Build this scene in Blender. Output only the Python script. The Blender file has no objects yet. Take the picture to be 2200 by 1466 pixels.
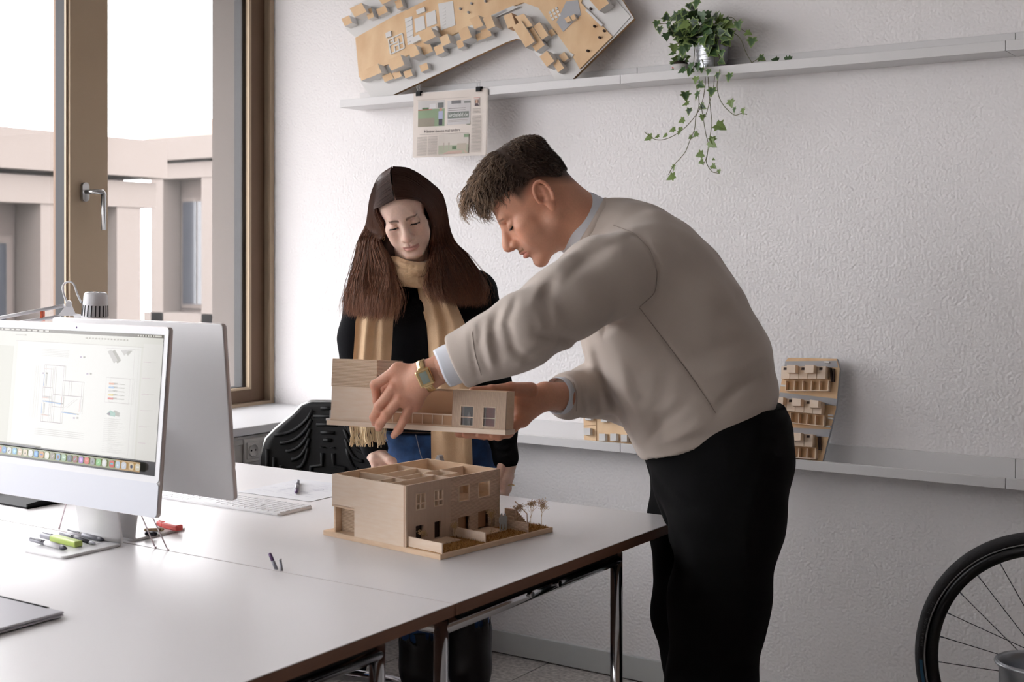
import bpy, bmesh, math, random
import numpy as np
from mathutils import Vector, Matrix, Euler

random.seed(7)
RNG = np.random.default_rng(11)
scene = bpy.context.scene
COL = scene.collection

# ------------------------------------------------------------------ camera
F = 2790.0                       # focal length in pixels of the 2200 px wide frame
CAM_H = 1.343
YAW = math.atan(1870.0 / 2790.0)  # view axis is turned this far to the left of the wall normal
SN, CS = math.sin(YAW), math.cos(YAW)
cam_d = bpy.data.cameras.new('camera')
cam_d.sensor_width = 36.0
cam_d.lens = F / 2200.0 * 36.0
cam_d.shift_y = -178.0 / 2200.0
cam_d.clip_start = 0.05
cam_d.clip_end = 200
cam_d.dof.use_dof = True
cam_d.dof.focus_distance = 3.25
cam_d.dof.aperture_fstop = 7.1
cam = bpy.data.objects.new('camera', cam_d)
COL.objects.link(cam)
cam.location = (0, 0, CAM_H)
cam.rotation_euler = (math.radians(90), 0, YAW)
scene.camera = cam

# ------------------------------------------------------------------ light
world = bpy.data.worlds.new('overcast_sky')
scene.world = world
world.use_nodes = True
_bg = world.node_tree.nodes['Background']
_bg.inputs[0].default_value = (1.0, 0.972, 0.992, 1)
_bg.inputs[1].default_value = 8.9
scene.view_settings.view_transform = 'Standard'
scene.view_settings.look = 'None'
scene.view_settings.exposure = 0.0
scene.view_settings.gamma = 1.0
scene.view_settings.use_curve_mapping = False
scene.cycles.max_bounces = 3
scene.cycles.diffuse_bounces = 3
scene.cycles.glossy_bounces = 3
scene.cycles.transmission_bounces = 3
scene.cycles.transparent_max_bounces = 8
scene.cycles.caustics_reflective = False
scene.cycles.caustics_refractive = False
scene.cycles.adaptive_threshold = 0.04
scene.cycles.use_denoising = True

# ------------------------------------------------------------------ placing
CAMV = Vector((0, 0, CAM_H))
def ray(px, py):
    dx = (px - 1100.0) / F
    return Vector((-SN + CS * dx, CS + SN * dx, (555.0 - py) / F))
def at(px, py, d): return CAMV + ray(px, py) * d
def on_z(px, py, z):
    r = ray(px, py); return CAMV + r * ((z - CAM_H) / r.z)
def on_Y(px, py, Y):
    r = ray(px, py); return CAMV + r * (Y / r.y)
def on_X(px, py, X):
    r = ray(px, py); return CAMV + r * (X / r.x)
def on_plane(px, py, o, n):
    r = ray(px, py); return CAMV + r * ((o - CAMV).dot(n) / r.dot(n))

# ------------------------------------------------------------------ materials
MATS = {}
def lin(c):
    return tuple((x / 12.92 if x <= 0.04045 else ((x + 0.055) / 1.055) ** 2.4) for x in c)
def rgb(r, g, b): return lin((r / 255.0, g / 255.0, b / 255.0))
def mat(name, col, rough=0.6, metal=0.0, bump=0.0, bscale=200.0, bdist=0.001, var=0.0, vscale=6.0, spec=0.5,
        stretch=(1, 1, 1), sheen=0.0, col2=None, detail=3.0, sss=0.0, coat=0.0):
    m = bpy.data.materials.new(name); m.use_nodes = True
    nt = m.node_tree; b = nt.nodes['Principled BSDF']
    b.inputs['Roughness'].default_value = rough
    b.inputs['Metallic'].default_value = metal
    b.inputs['Specular IOR Level'].default_value = spec
    if sheen: b.inputs['Sheen Weight'].default_value = sheen; b.inputs['Sheen Roughness'].default_value = 0.4
    if coat: b.inputs['Coat Weight'].default_value = coat
    if sss:
        b.inputs['Subsurface Weight'].default_value = sss
        b.inputs['Subsurface Radius'].default_value = (1.0, 0.35, 0.2)
        b.inputs['Subsurface Scale'].default_value = 0.006
    b.inputs['Base Color'].default_value = (*col, 1)
    tc = nt.nodes.new('ShaderNodeTexCoord'); mp = nt.nodes.new('ShaderNodeMapping')
    mp.inputs['Scale'].default_value = stretch
    nt.links.new(tc.outputs['Object'], mp.inputs[0])
    if var or col2:
        nz = nt.nodes.new('ShaderNodeTexNoise'); nz.inputs['Scale'].default_value = vscale
        nz.inputs['Detail'].default_value = detail
        nt.links.new(mp.outputs[0], nz.inputs['Vector'])
        rp = nt.nodes.new('ShaderNodeValToRGB')
        c2 = col2 if col2 else tuple(x * (1 - var) for x in col)
        rp.color_ramp.elements[0].color = (*c2, 1); rp.color_ramp.elements[0].position = 0.32
        rp.color_ramp.elements[1].color = (*col, 1); rp.color_ramp.elements[1].position = 0.68
        nt.links.new(nz.outputs['Fac'], rp.inputs[0]); nt.links.new(rp.outputs[0], b.inputs['Base Color'])
    if bump:
        n2 = nt.nodes.new('ShaderNodeTexNoise'); n2.inputs['Scale'].default_value = bscale
        n2.inputs['Detail'].default_value = 0.5
        nt.links.new(mp.outputs[0], n2.inputs['Vector'])
        bp = nt.nodes.new('ShaderNodeBump'); bp.inputs['Strength'].default_value = bump
        bp.inputs['Distance'].default_value = bdist
        nt.links.new(n2.outputs['Fac'], bp.inputs['Height']); nt.links.new(bp.outputs[0], b.inputs['Normal'])
    MATS[name] = m
    return m

def emit_mat(name, strength):
    m = bpy.data.materials.new(name); m.use_nodes = True
    nt = m.node_tree; b = nt.nodes['Principled BSDF']
    at_ = nt.nodes.new('ShaderNodeAttribute'); at_.attribute_name = 'tint'
    nt.links.new(at_.outputs['Color'], b.inputs['Emission Color'])
    b.inputs['Emission Strength'].default_value = strength
    b.inputs['Base Color'].default_value = (0.01, 0.01, 0.01, 1); b.inputs['Roughness'].default_value = 0.15
    MATS[name] = m
def print_mat(name, rough=0.8):
    m = bpy.data.materials.new(name); m.use_nodes = True
    nt = m.node_tree; b = nt.nodes['Principled BSDF']
    at_ = nt.nodes.new('ShaderNodeAttribute'); at_.attribute_name = 'tint'
    nt.links.new(at_.outputs['Color'], b.inputs['Base Color'])
    b.inputs['Roughness'].default_value = rough; b.inputs['Specular IOR Level'].default_value = 0.3
    MATS[name] = m

def ribbed(name, col, axis, pitch, depth=0.0006, rough=0.7, col2=None):
    """timber cladding of fine battens: wave along one object axis"""
    m = mat(name, col, rough); nt = m.node_tree; b = nt.nodes['Principled BSDF']
    tc = nt.nodes.new('ShaderNodeTexCoord'); w = nt.nodes.new('ShaderNodeTexWave')
    w.bands_direction = axis; w.inputs['Scale'].default_value = 0.314 / pitch
    nt.links.new(tc.outputs['Object'], w.inputs['Vector'])
    bp = nt.nodes.new('ShaderNodeBump'); bp.inputs['Distance'].default_value = depth; bp.inputs['Strength'].default_value = 1.0
    nt.links.new(w.outputs['Fac'], bp.inputs['Height']); nt.links.new(bp.outputs[0], b.inputs['Normal'])
    rp = nt.nodes.new('ShaderNodeValToRGB')
    c2 = col2 if col2 else tuple(x * 0.55 for x in col)
    rp.color_ramp.elements[0].color = (*c2, 1); rp.color_ramp.elements[0].position = 0.1
    rp.color_ramp.elements[1].color = (*col, 1); rp.color_ramp.elements[1].position = 0.5
    nt.links.new(w.outputs['Fac'], rp.inputs[0]); nt.links.new(rp.outputs[0], b.inputs['Base Color'])
    return m

# ------------------------------------------------------------------ mesh building
class MB:
    def __init__(s): s.v = []; s.f = []; s.m = []; s.sm = []; s.tint = []
    def add(s, vs, fs, m=0, smooth=False, col=None):
        o = len(s.v); s.v += [tuple(v) for v in vs]
        for f in fs:
            s.f.append(tuple(i + o for i in f)); s.m.append(m); s.sm.append(smooth); s.tint.append(col)
        return s
    def box(s, x0, x1, y0, y1, z0, z1, m=0, M=None, col=None):
        vs = [Vector((x, y, z)) for z in (z0, z1) for y in (y0, y1) for x in (x0, x1)]
        if M is not None: vs = [M @ v for v in vs]
        return s.add(vs, [(0, 2, 3, 1), (4, 5, 7, 6), (0, 1, 5, 4), (2, 6, 7, 3), (0, 4, 6, 2), (1, 3, 7, 5)], m, False, col)
    def prism(s, pts, z0, z1, m=0, M=None, mtop=None, smooth=False):
        n = len(pts); vs = [Vector((p[0], p[1], z0)) for p in pts] + [Vector((p[0], p[1], z1)) for p in pts]
        if M is not None: vs = [M @ v for v in vs]
        a = sum(pts[i][0] * pts[(i + 1) % n][1] - pts[(i + 1) % n][0] * pts[i][1] for i in range(n))
        o = len(s.v); s.v += [tuple(v) for v in vs]
        bot = tuple(range(n)); top = tuple(range(n, 2 * n))
        if a > 0: bot = bot[::-1]
        else: top = top[::-1]
        def put(f, mm, sm=False): s.f.append(tuple(i + o for i in f)); s.m.append(mm); s.sm.append(sm); s.tint.append(None)
        put(bot, m); put(top, m if mtop is None else mtop)
        for i in range(n):
            j = (i + 1) % n
            put((i, j, j + n, i + n) if a > 0 else (j, i, i + n, j + n), m, smooth)
        return s
    def tube(s, pts, r, n=10, m=0, caps=True, closed=False, smooth=True):
        pts = [Vector(p) for p in pts]; k = len(pts)
        rs = r if isinstance(r, (list, tuple)) else [r] * k
        tan = []
        for i in range(k):
            a = pts[(i - 1) % k] if (closed or i > 0) else pts[i]
            b = pts[(i + 1) % k] if (closed or i < k - 1) else pts[i]
            t = b - a; tan.append(t.normalized() if t.length > 1e-9 else Vector((0, 0, 1)))
        up = Vector((0, 0, 1)) if abs(tan[0].z) < 0.9 else Vector((1, 0, 0))
        nrm = tan[0].cross(up).normalized(); o = len(s.v)
        for i in range(k):
            nrm = (nrm - tan[i] * nrm.dot(tan[i])); nrm = nrm.normalized() if nrm.length > 1e-6 else tan[i].orthogonal().normalized()
            bn = tan[i].cross(nrm)
            for j in range(n):
                a = 2 * math.pi * j / n
                s.v.append(tuple(pts[i] + (nrm * math.cos(a) + bn * math.sin(a)) * rs[i]))
        for i in range(k if closed else k - 1):
            i2 = (i + 1) % k
            for j in range(n):
                j2 = (j + 1) % n
                s.f.append((o + i * n + j, o + i * n + j2, o + i2 * n + j2, o + i2 * n + j)); s.m.append(m); s.sm.append(smooth); s.tint.append(None)
        if caps and not closed:
            s.f.append(tuple(o + j for j in range(n))[::-1]); s.m.append(m); s.sm.append(False); s.tint.append(None)
            s.f.append(tuple(o + (k - 1) * n + j for j in range(n))); s.m.append(m); s.sm.append(False); s.tint.append(None)
        return s
    def lathe(s, prof, n=32, m=0, M=None, smooth=True):
        """prof: (r, z) list around local z"""
        o = len(s.v); k = len(prof)
        for r, z in prof:
            for j in range(n):
                a = 2 * math.pi * j / n; v = Vector((r * math.cos(a), r * math.sin(a), z))
                s.v.append(tuple(M @ v if M is not None else v))
        for i in range(k - 1):
            for j in range(n):
                j2 = (j + 1) % n
                s.f.append((o + i * n + j, o + i * n + j2, o + (i + 1) * n + j2, o + (i + 1) * n + j)); s.m.append(m); s.sm.append(smooth); s.tint.append(None)
        for i, rev in ((0, True), (k - 1, False)):
            if prof[i][0] > 1e-5:
                f = tuple(o + i * n + j for j in range(n)); s.f.append(f[::-1] if rev else f); s.m.append(m); s.sm.append(False); s.tint.append(None)
        return s
    def quad(s, pts, m=0, col=None):
        return s.add(pts, [tuple(range(len(pts)))], m, False, col)
    def mesh(s, name, mats):
        me = bpy.data.meshes.new(name); me.from_pydata(s.v, [], s.f)
        for mm in mats: me.materials.append(MATS[mm])
        me.polygons.foreach_set('material_index', s.m)
        me.polygons.foreach_set('use_smooth', s.sm)
        if any(c is not None for c in s.tint):
            a = me.color_attributes.new('tint', 'FLOAT_COLOR', 'CORNER'); d = []
            for p, c in zip(me.polygons, s.tint):
                c = c or (1, 1, 1)
                d += [c[0], c[1], c[2], 1.0] * p.loop_total
            a.data.foreach_set('color', d)
        me.update(); return me
    def build(s, name, mats, parent=None, bevel=0.0, segs=2, origin=None):
        if isinstance(mats, str): mats = [mats]
        if origin is not None:
            o = Vector(origin); s.v = [tuple(Vector(v) - o) for v in s.v]
        ob = bpy.data.objects.new(name, s.mesh(name, mats)); COL.objects.link(ob)
        if origin is not None: ob.location = origin
        if parent is not None: ob.parent = parent
        if bevel:
            b = ob.modifiers.new('bevel', 'BEVEL'); b.width = bevel; b.segments = segs; b.limit_method = 'ANGLE'
            b.angle_limit = math.radians(40); b.harden_normals = False
        return ob

def tag(o, label, cat, group=None, kind=None):
    if label: o['label'] = label
    if cat: o['category'] = cat
    if group: o['group'] = group
    if kind: o['kind'] = kind
    return o
def empty(name, loc=(0, 0, 0), rz=0.0, M=None):
    o = bpy.data.objects.new(name, None); COL.objects.link(o)
    o.empty_display_size = 0.05
    if M is not None: o.matrix_world = M
    else: o.location = loc; o.rotation_euler = (0, 0, rz)
    return o
def struct(o):
    o['kind'] = 'structure'; return o
def link_copy(o, parent=None):
    c = o.copy(); COL.objects.link(c); c.parent = parent; return c
def copy_tree(o, parent=None):
    c = link_copy(o, parent)
    for ch in list(o.children): copy_tree(ch, c)
    return c

_font_cache = {}
def text_polys(txt, size):
    """flat text outlines as (verts, faces, width)"""
    k = (txt, size)
    if k in _font_cache: return _font_cache[k]
    cu = bpy.data.curves.new('lettering', 'FONT'); cu.body = txt; cu.size = size; cu.resolution_u = 2
    ob = bpy.data.objects.new('lettering', cu); COL.objects.link(ob)
    dg = bpy.context.evaluated_depsgraph_get(); dg.update()
    me = bpy.data.meshes.new_from_object(ob.evaluated_get(dg))
    vs = [tuple(v.co) for v in me.vertices]; fs = [tuple(p.vertices) for p in me.polygons]
    bpy.data.objects.remove(ob); bpy.data.curves.remove(cu); bpy.data.meshes.remove(me)
    w = max([v[0] for v in vs], default=0)
    _font_cache[k] = (vs, fs, w); return _font_cache[k]

class Print(MB):
    """flat printed marks in a local plane: x right, y up, z out; every layer is lifted a hair"""
    def __init__(s, M, lift=0.00008): super().__init__(); s.M = M; s.k = 0; s.lift = lift
    def _z(s): s.k += 1; return s.lift * (1 + s.k * 0.1)
    def rect(s, x0, y0, x1, y1, c): z = s._z(); return s.quad([s.M @ Vector(p) for p in ((x0, y0, z), (x1, y0, z), (x1, y1, z), (x0, y1, z))], 0, c)
    def poly(s, pts, c): z = s._z(); return s.quad([s.M @ Vector((p[0], p[1], z)) for p in pts], 0, c)
    def line(s, a, b, w, c):
        a = Vector((a[0], a[1])); b = Vector((b[0], b[1])); d = (b - a); n = Vector((-d.y, d.x)).normalized() * (w / 2)
        return s.poly([a + n, a - n, b - n, b + n], c)
    def disc(s, x, y, r, c, n=14): return s.poly([(x + r * math.cos(2 * math.pi * i / n), y + r * math.sin(2 * math.pi * i / n)) for i in range(n)], c)
    def text(s, txt, x, y, size, c, width=None):
        vs, fs, w = text_polys(txt, size); z = s._z(); k = 1.0 if not width or w == 0 else width / w
        return s.add([s.M @ Vector((x + v[0] * k, y + v[1], z)) for v in vs], fs, 0, False, c)

def frame(o, x, y):
    """matrix with origin o and local x, y axes"""
    x = Vector(x).normalized(); y = Vector(y); y = (y - x * y.dot(x)).normalized(); z = x.cross(y)
    return Matrix(((x.x, y.x, z.x, o[0]), (x.y, y.y, z.y, o[1]), (x.z, y.z, z.z, o[2]), (0, 0, 0, 1)))

# ---- palette
mat('plaster', rgb(246, 243, 243), 0.9, bump=0.8, bscale=120, bdist=0.003, spec=0.2)
mat('wall_brown', rgb(110, 92, 80), 0.7)
mat('ceiling_paint', rgb(247, 246, 246), 0.95, spec=0.2)
mat('baseboard_paint', rgb(205, 207, 206), 0.5)
mat('sill_white', rgb(236, 236, 238), 0.35)
mat('duct_grey', rgb(206, 203, 199), 0.45)
mat('terrazzo', rgb(222, 216, 210), 0.5, col2=rgb(164, 158, 154), vscale=70, detail=6)
mat('grout', rgb(70, 66, 64), 0.9)
mat('frame_shaded', rgb(106, 82, 64), 0.42, metal=0.35, bump=0.05, bscale=600, bdist=0.0004)  # frame metal in its shaded tone; the shade is put into the colour
mat('frame_lit', rgb(176, 156, 132), 0.45, metal=0.3)  # same frame metal in its lit tone; the light is put into the colour
mat('gasket', rgb(34, 34, 38), 0.6)
mat('steel', rgb(200, 200, 200), 0.28, metal=1.0)
mat('chrome', rgb(215, 215, 218), 0.1, metal=1.0)
mat('zinc', rgb(176, 178, 182), 0.36, metal=0.85, bump=0.1, bscale=60, bdist=0.001)
mat('shelf_white', rgb(226, 224, 224), 0.45)
mat('laminate', rgb(244, 241, 242), 0.36, bump=0.02, bscale=900, bdist=0.0003)
mat('brown_edge', rgb(132, 95, 76), 0.5)
mat('black_plastic', rgb(18, 18, 20), 0.65, spec=0.25)
mat('black_rubber', rgb(20, 20, 22), 0.6, bump=0.1, bscale=300, bdist=0.0005)
mat('white_plastic', rgb(232, 231, 234), 0.35)
mat('imac_white', rgb(228, 229, 232), 0.3)
mat('imac_silver', rgb(236, 235, 236), 0.4, metal=0.0)
mat('imac_edge', rgb(196, 186, 184), 0.35, metal=0.4)
mat('imac_chin', rgb(216, 219, 227), 0.35)
mat('model_wood', rgb(246, 218, 188), 0.65, col2=rgb(238, 206, 172), vscale=30, stretch=(1, 1, 6))
mat('model_wood_pale', rgb(251, 231, 210), 0.6, col2=rgb(247, 223, 198), vscale=26, stretch=(1, 1, 7))
mat('plywood', rgb(238, 206, 164), 0.55, col2=rgb(222, 182, 138), vscale=7, stretch=(2, 1, 1), detail=6)
mat('ply_edge', rgb(190, 150, 104), 0.6, col2=rgb(160, 118, 76), vscale=60, stretch=(0.2, 0.2, 6))
mat('card_white', rgb(228, 226, 224), 0.75)
mat('card_grey', rgb(176, 176, 180), 0.75)
mat('turf', rgb(205, 154, 88), 0.95, col2=rgb(160, 108, 50), vscale=260, bump=0.9, bscale=420, bdist=0.003)
mat('twig', rgb(206, 170, 124), 0.8)
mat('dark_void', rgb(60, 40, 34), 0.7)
mat('figure_grey', rgb(190, 198, 198), 0.7)
mat('paper', rgb(238, 238, 242), 0.8)
mat('newsprint', rgb(226, 216, 208), 0.85)
mat('facade', rgb(98, 88, 83), 0.8)
mat('facade_light', rgb(108, 99, 94), 0.8)
mat('facade_glass', rgb(48, 52, 60), 0.15, spec=0.8)
mat('court', rgb(120, 116, 110), 0.9)
mat('roof_tile', rgb(128, 104, 90), 0.8)
mat('leaf_green', rgb(74, 104, 58), 0.45, col2=rgb(44, 72, 40), vscale=40)
mat('leaf_light', rgb(132, 150, 84), 0.45, col2=rgb(92, 122, 60), vscale=40)
mat('leaf_dark', rgb(52, 74, 50), 0.45, col2=rgb(34, 54, 36), vscale=40)
mat('vine', rgb(110, 110, 76), 0.7)
mat('soil', rgb(50, 38, 32), 0.95, bump=1.0, bscale=200, bdist=0.004)
mat('ceramic', rgb(228, 226, 224), 0.3)
mat('tyre', rgb(38, 37, 40), 0.75, bump=0.6, bscale=260, bdist=0.0015)
mat('rim_black', rgb(14, 14, 18), 0.35)
mat('reflex_grey', rgb(150, 150, 148), 0.5)
mat('tyre_blue', rgb(50, 84, 108), 0.6)
mat('highlighter_green', rgb(190, 212, 110), 0.35)
mat('highlighter_red', rgb(235, 96, 90), 0.35)
mat('pencil_wood', rgb(206, 176, 140), 0.6)
mat('pen_grey', rgb(150, 150, 158), 0.35, metal=0.2)
mat('pen_dark', rgb(50, 48, 60), 0.4)
mat('pen_purple', rgb(96, 70, 110), 0.4)
mat('orange_wire', rgb(226, 100, 60), 0.5)
mat('wire_rose', rgb(214, 198, 202), 0.35, metal=0.4)
mat('slab_grey', rgb(200, 198, 204), 0.45, metal=0.1)
mat('model_figure', rgb(200, 205, 205), 0.7)
mat('red_print', rgb(190, 70, 60), 0.6)
mat('brick_wood', rgb(208, 166, 130), 0.7)
mat('clear_plastic', rgb(215, 220, 225), 0.1, spec=0.6)
print_mat('print'); emit_mat('screen_light', 0.62)

def glass_mat(name, tint=(1, 1, 1), refl=0.07):
    m = bpy.data.materials.new(name); m.use_nodes = True; nt = m.node_tree
    nt.nodes.remove(nt.nodes['Principled BSDF']); out = nt.nodes['Material Output']
    tr = nt.nodes.new('ShaderNodeBsdfTransparent'); tr.inputs[0].default_value = (*tint, 1)
    gl = nt.nodes.new('ShaderNodeBsdfGlossy'); gl.inputs['Roughness'].default_value = 0.02
    mx = nt.nodes.new('ShaderNodeMixShader'); mx.inputs[0].default_value = refl
    nt.links.new(tr.outputs[0], mx.inputs[1]); nt.links.new(gl.outputs[0], mx.inputs[2]); nt.links.new(mx.outputs[0], out.inputs[0])
    MATS[name] = m
glass_mat('window_glass', (0.97, 0.98, 0.98)); glass_mat('model_glass', (0.93, 0.93, 0.92), 0.1)

# ================================================================== the room
WALL_Y = 3.65; WIN_X = -3.56; SILL_X = -3.115; SILL_Z = 0.785; CEIL = 3.15
ROOM_X1 = 3.4; ROOM_Y0 = -8.0

b = MB(); b.box(WIN_X - 0.3, ROOM_X1, ROOM_Y0, WALL_Y + 0.2, -0.12, -0.012); floor = struct(b.build('floor', 'grout'))
TS = 0.45
tile_me = None
jx0 = -2.30
for i in range(-3, 4):
    for j in range(0, 4):
        x1 = jx0 + (i + 1) * TS; y1 = WALL_Y - j * TS
        if tile_me is None:
            t = MB(); t.box(-TS + 0.004, 0, -TS + 0.004, 0, -0.012, 0.0); tile_me = t.mesh('floor_tile', ['terrazzo'])
        o = bpy.data.objects.new('floor_tile', tile_me); COL.objects.link(o); o.location = (x1, y1, 0); o.parent = floor
# remaining floor, beyond what can be picked apart
b = MB()
b.box(jx0 + 4 * TS + 0.004, ROOM_X1, ROOM_Y0, WALL_Y, -0.012, 0); b.box(WIN_X, jx0 + 4 * TS, ROOM_Y0, WALL_Y - 4 * TS, -0.012, 0)
b.build('terrazzo_field', 'terrazzo', floor)

b = MB(); b.box(WIN_X - 0.02, ROOM_X1, WALL_Y, WALL_Y + 0.2, -0.1, CEIL + 0.1); struct(b.build('wall_back', 'plaster'))
b = MB(); b.box(ROOM_X1, ROOM_X1 + 0.15, ROOM_Y0, WALL_Y + 0.2, -0.1, CEIL + 0.1); struct(b.build('wall_right', 'wall_brown'))
b = MB(); b.box(WIN_X - 0.3, ROOM_X1 + 0.15, ROOM_Y0 - 0.15, ROOM_Y0, -0.1, CEIL + 0.1); struct(b.build('wall_front', 'plaster'))
b = MB(); b.box(WIN_X - 0.3, ROOM_X1 + 0.15, ROOM_Y0 - 0.15, WALL_Y + 0.2, CEIL, CEIL + 0.15); struct(b.build('ceiling', 'ceiling_paint'))
b = MB(); b.box(SILL_X + 0.02, ROOM_X1, WALL_Y - 0.013, WALL_Y, 0.004, 0.078); struct(b.build('baseboard_back', 'baseboard_paint', bevel=0.002))

# parapet under the windows, with the sill board and the cable duct front
b = MB()
b.box(WIN_X - 0.3, SILL_X - 0.025, ROOM_Y0, WALL_Y, 0, SILL_Z - 0.03)
wall_left = struct(b.build('wall_left', 'plaster'))
b = MB(); b.box(WIN_X - 0.3, WIN_X, ROOM_Y0, WALL_Y, 2.65, CEIL)
b.build('lintel', 'plaster', wall_left)
b = MB(); b.box(WIN_X - 0.04, SILL_X, ROOM_Y0, WALL_Y - 0.001, SILL_Z - 0.028, SILL_Z); struct(b.build('trim_1', 'sill_white', bevel=0.003))
b = MB()
b.box(SILL_X - 0.025, SILL_X - 0.012, ROOM_Y0, WALL_Y - 0.002, 0.60, SILL_Z - 0.032)
b.box(SILL_X - 0.014, SILL_X - 0.008, ROOM_Y0, WALL_Y - 0.002, 0.605, 0.625)
b.box(SILL_X - 0.014, SILL_X - 0.008, ROOM_Y0, WALL_Y - 0.002, SILL_Z - 0.058, SILL_Z - 0.04)
struct(b.build('trim_2', 'duct_grey', bevel=0.001))

def window(n, y0, y1, handle):
    """one tall light between y0 and y1: outer frame, sash, dark outer rebate, pane"""
    z0, z1 = SILL_Z, 2.65
    w = struct(empty('window_%d' % n, (WIN_X, (y0 + y1) / 2, z0)))
    off = Vector((WIN_X, (y0 + y1) / 2, z0)); a, c = y0 - off.y, y1 - off.y; h = z1 - z0
    def ring(nm, ma, x0, x1, ya, yb, za, zb, wl, wr, wb, wt, bev=0.003):
        m = MB(); m.box(x0, x1, ya, ya + wl, za, zb); m.box(x0, x1, yb - wr, yb, za, zb)
        m.box(x0, x1, ya + wl, yb - wr, za, za + wb); m.box(x0, x1, ya + wl, yb - wr, zb - wt, zb)
        return m.build(nm, ma, w, bevel=bev)
    return w, off, a, c, h, ring

# right-hand light (between mullion and back wall)
w, off, a, c, h, ring = window(1, 2.86, WALL_Y - 0.002, False)
ring('outer_frame', 'frame_lit', -0.06, 0.012, a, c, 0, h, 0.001, 0.022, 0.012, 0.03)
ring('frame', 'frame_shaded', -0.07, -0.018, a, c - 0.02, 0.01, h - 0.03, 0.001, 0.078, 0.052, 0.06)
ring('glazing_bead', 'frame_lit', -0.03, -0.012, a, c - 0.098, 0.06, h - 0.09, 0.001, 0.012, 0.008, 0.01, 0.001)
ring('gasket', 'gasket', -0.075, -0.036, a, c - 0.106, 0.05, h - 0.1, 0.001, 0.02, 0.02, 0.02, 0)
m = MB(); m.box(-0.036, -0.03, a, c - 0.1, 0.06, h - 0.09); m.build('pane', 'window_glass', w)
# left-hand light
w, off, a, c, h, ring = window(2, 1.94, 2.86, True)
m = MB(); m.box(-0.07, 0.014, c - 0.152, c, 0.0, h); mull = m.build('mullion', 'frame_lit', w, bevel=0.003)
m = MB(); m.box(-0.052, -0.004, c - 0.158, c - 0.152, 0.0, h); m.build('gasket', 'gasket', w)
m = MB(); m.box(-0.004, 0.004, c - 0.160, c - 0.152, 0.0, h); m.build('glazing_bead', 'frame_lit', w)
ring('frame', 'frame_shaded', -0.07, 0.0, a, c - 0.152, 0, h, 0.08, 0.001, 0.06, 0.07)
m = MB(); m.box(-0.036, -0.03, a + 0.08, c - 0.157, 0.05, h - 0.06); m.build('pane', 'window_glass', w)
# lever handle: rosette on the mullion, neck and grip
hp = on_X(180, 413, WIN_X + 0.014) - off
hd = MB(); pts = []
for i in range(24):
    t = 2 * math.pi * i / 24; pts.append((0.0135 * math.cos(t), 0.0135 * math.sin(t) + (0.018 if math.sin(t) > 0 else -0.018)))
Mh = Matrix.Translation(hp) @ Matrix(((0, 0, 1, 0), (1, 0, 0, 0), (0, 1, 0, 0), (0, 0, 0, 1)))
hd.prism(pts, 0, 0.012, 0, Mh)
hd.tube([hp + Vector((0.01, 0, 0)), hp + Vector((0.05, 0.0, 0)), hp + Vector((0.056, 0.01, 0)), hp + Vector((0.057, 0.03, 0.0)), hp + Vector((0.057, 0.034, -0.006)), hp + Vector((0.057, 0.034, -0.125))],
        [0.0075, 0.0075, 0.008, 0.0085, 0.0085, 0.0085], 14)
hd.build('handle', 'steel', mull)
# the same strip of windows goes on towards the camera
yy = 1.94; n = 3
while yy > ROOM_Y0 + 0.6:
    w, off, a, c, h, ring = window(n, yy - 0.86, yy, False)
    ring('frame', 'frame_shaded', -0.07, 0.012, a, c, 0, h, 0.06, 0.06, 0.06, 0.07)
    m = MB(); m.box(-0.036, -0.03, a + 0.06, c - 0.06, 0.05, h - 0.06); m.build('pane', 'window_glass', w)
    yy -= 0.86; n += 1
m = MB(); m.box(WIN_X - 0.3, WIN_X, ROOM_Y0, yy, SILL_Z - 0.03, 2.65); m.build('pier', 'plaster', wall_left)
# outer reveal column beside the right-hand light
m = MB(); m.box(WIN_X - 0.235, WIN_X - 0.078, WALL_Y - 0.09, WALL_Y + 0.5, -1, 4.2); struct(m.build('trim_3', 'facade_light'))

# unseen overhang, added to keep high sky light off the wall near the window
m = MB(); m.box(WIN_X - 1.1, WIN_X - 0.0, 1.0, WALL_Y + 1.5, 2.68, 2.9); struct(m.build('sky_shield', 'facade_light'))
# sockets in the duct
def socket(y, z, lab):
    s = empty('wall_socket', (SILL_X - 0.012, y, z))
    m = MB(); m.box(0, 0.008, -0.040, 0.040, -0.040, 0.040); m.build('cover_plate', 'duct_grey', s, bevel=0.003)
    m = MB(); m.box(0.008, 0.011, -0.028, 0.028, -0.028, 0.028); m.build('socket_frame', 'duct_grey', s, bevel=0.002)
    Mx = Matrix(((0, 0, 1, 0), (1, 0, 0, 0), (0, 1, 0, 0), (0, 0, 0, 1)))
    m = MB(); m.lathe([(0.0215, 0.0112), (0.0215, 0.0135), (0.0195, 0.0135), (0.0185, 0.0118), (0.0, 0.0116)], 28, 0, Mx); r = m.build('socket_well', 'duct_grey', s)
    for k in (-1, 1):
        m = MB(); m.lathe([(0.0028, 0.0117), (0.0028, 0.0126), (0, 0.0126)], 12, 0, Matrix.Translation((0, k * 0.0095, 0)) @ Mx); m.build('contact_hole', 'gasket', s)
    for k in (-1, 1):
        m = MB(); m.box(0.0118, 0.0135, -0.002, 0.002, k * 0.019 - 0.002, k * 0.019 + 0.002); m.build('earth_clip', 'steel', s)
    tag(s, lab, 'socket')
sp = on_X(545, 968, SILL_X)
socket(sp.y, sp.z, 'white wall socket in the cable duct under the window sill')

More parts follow.
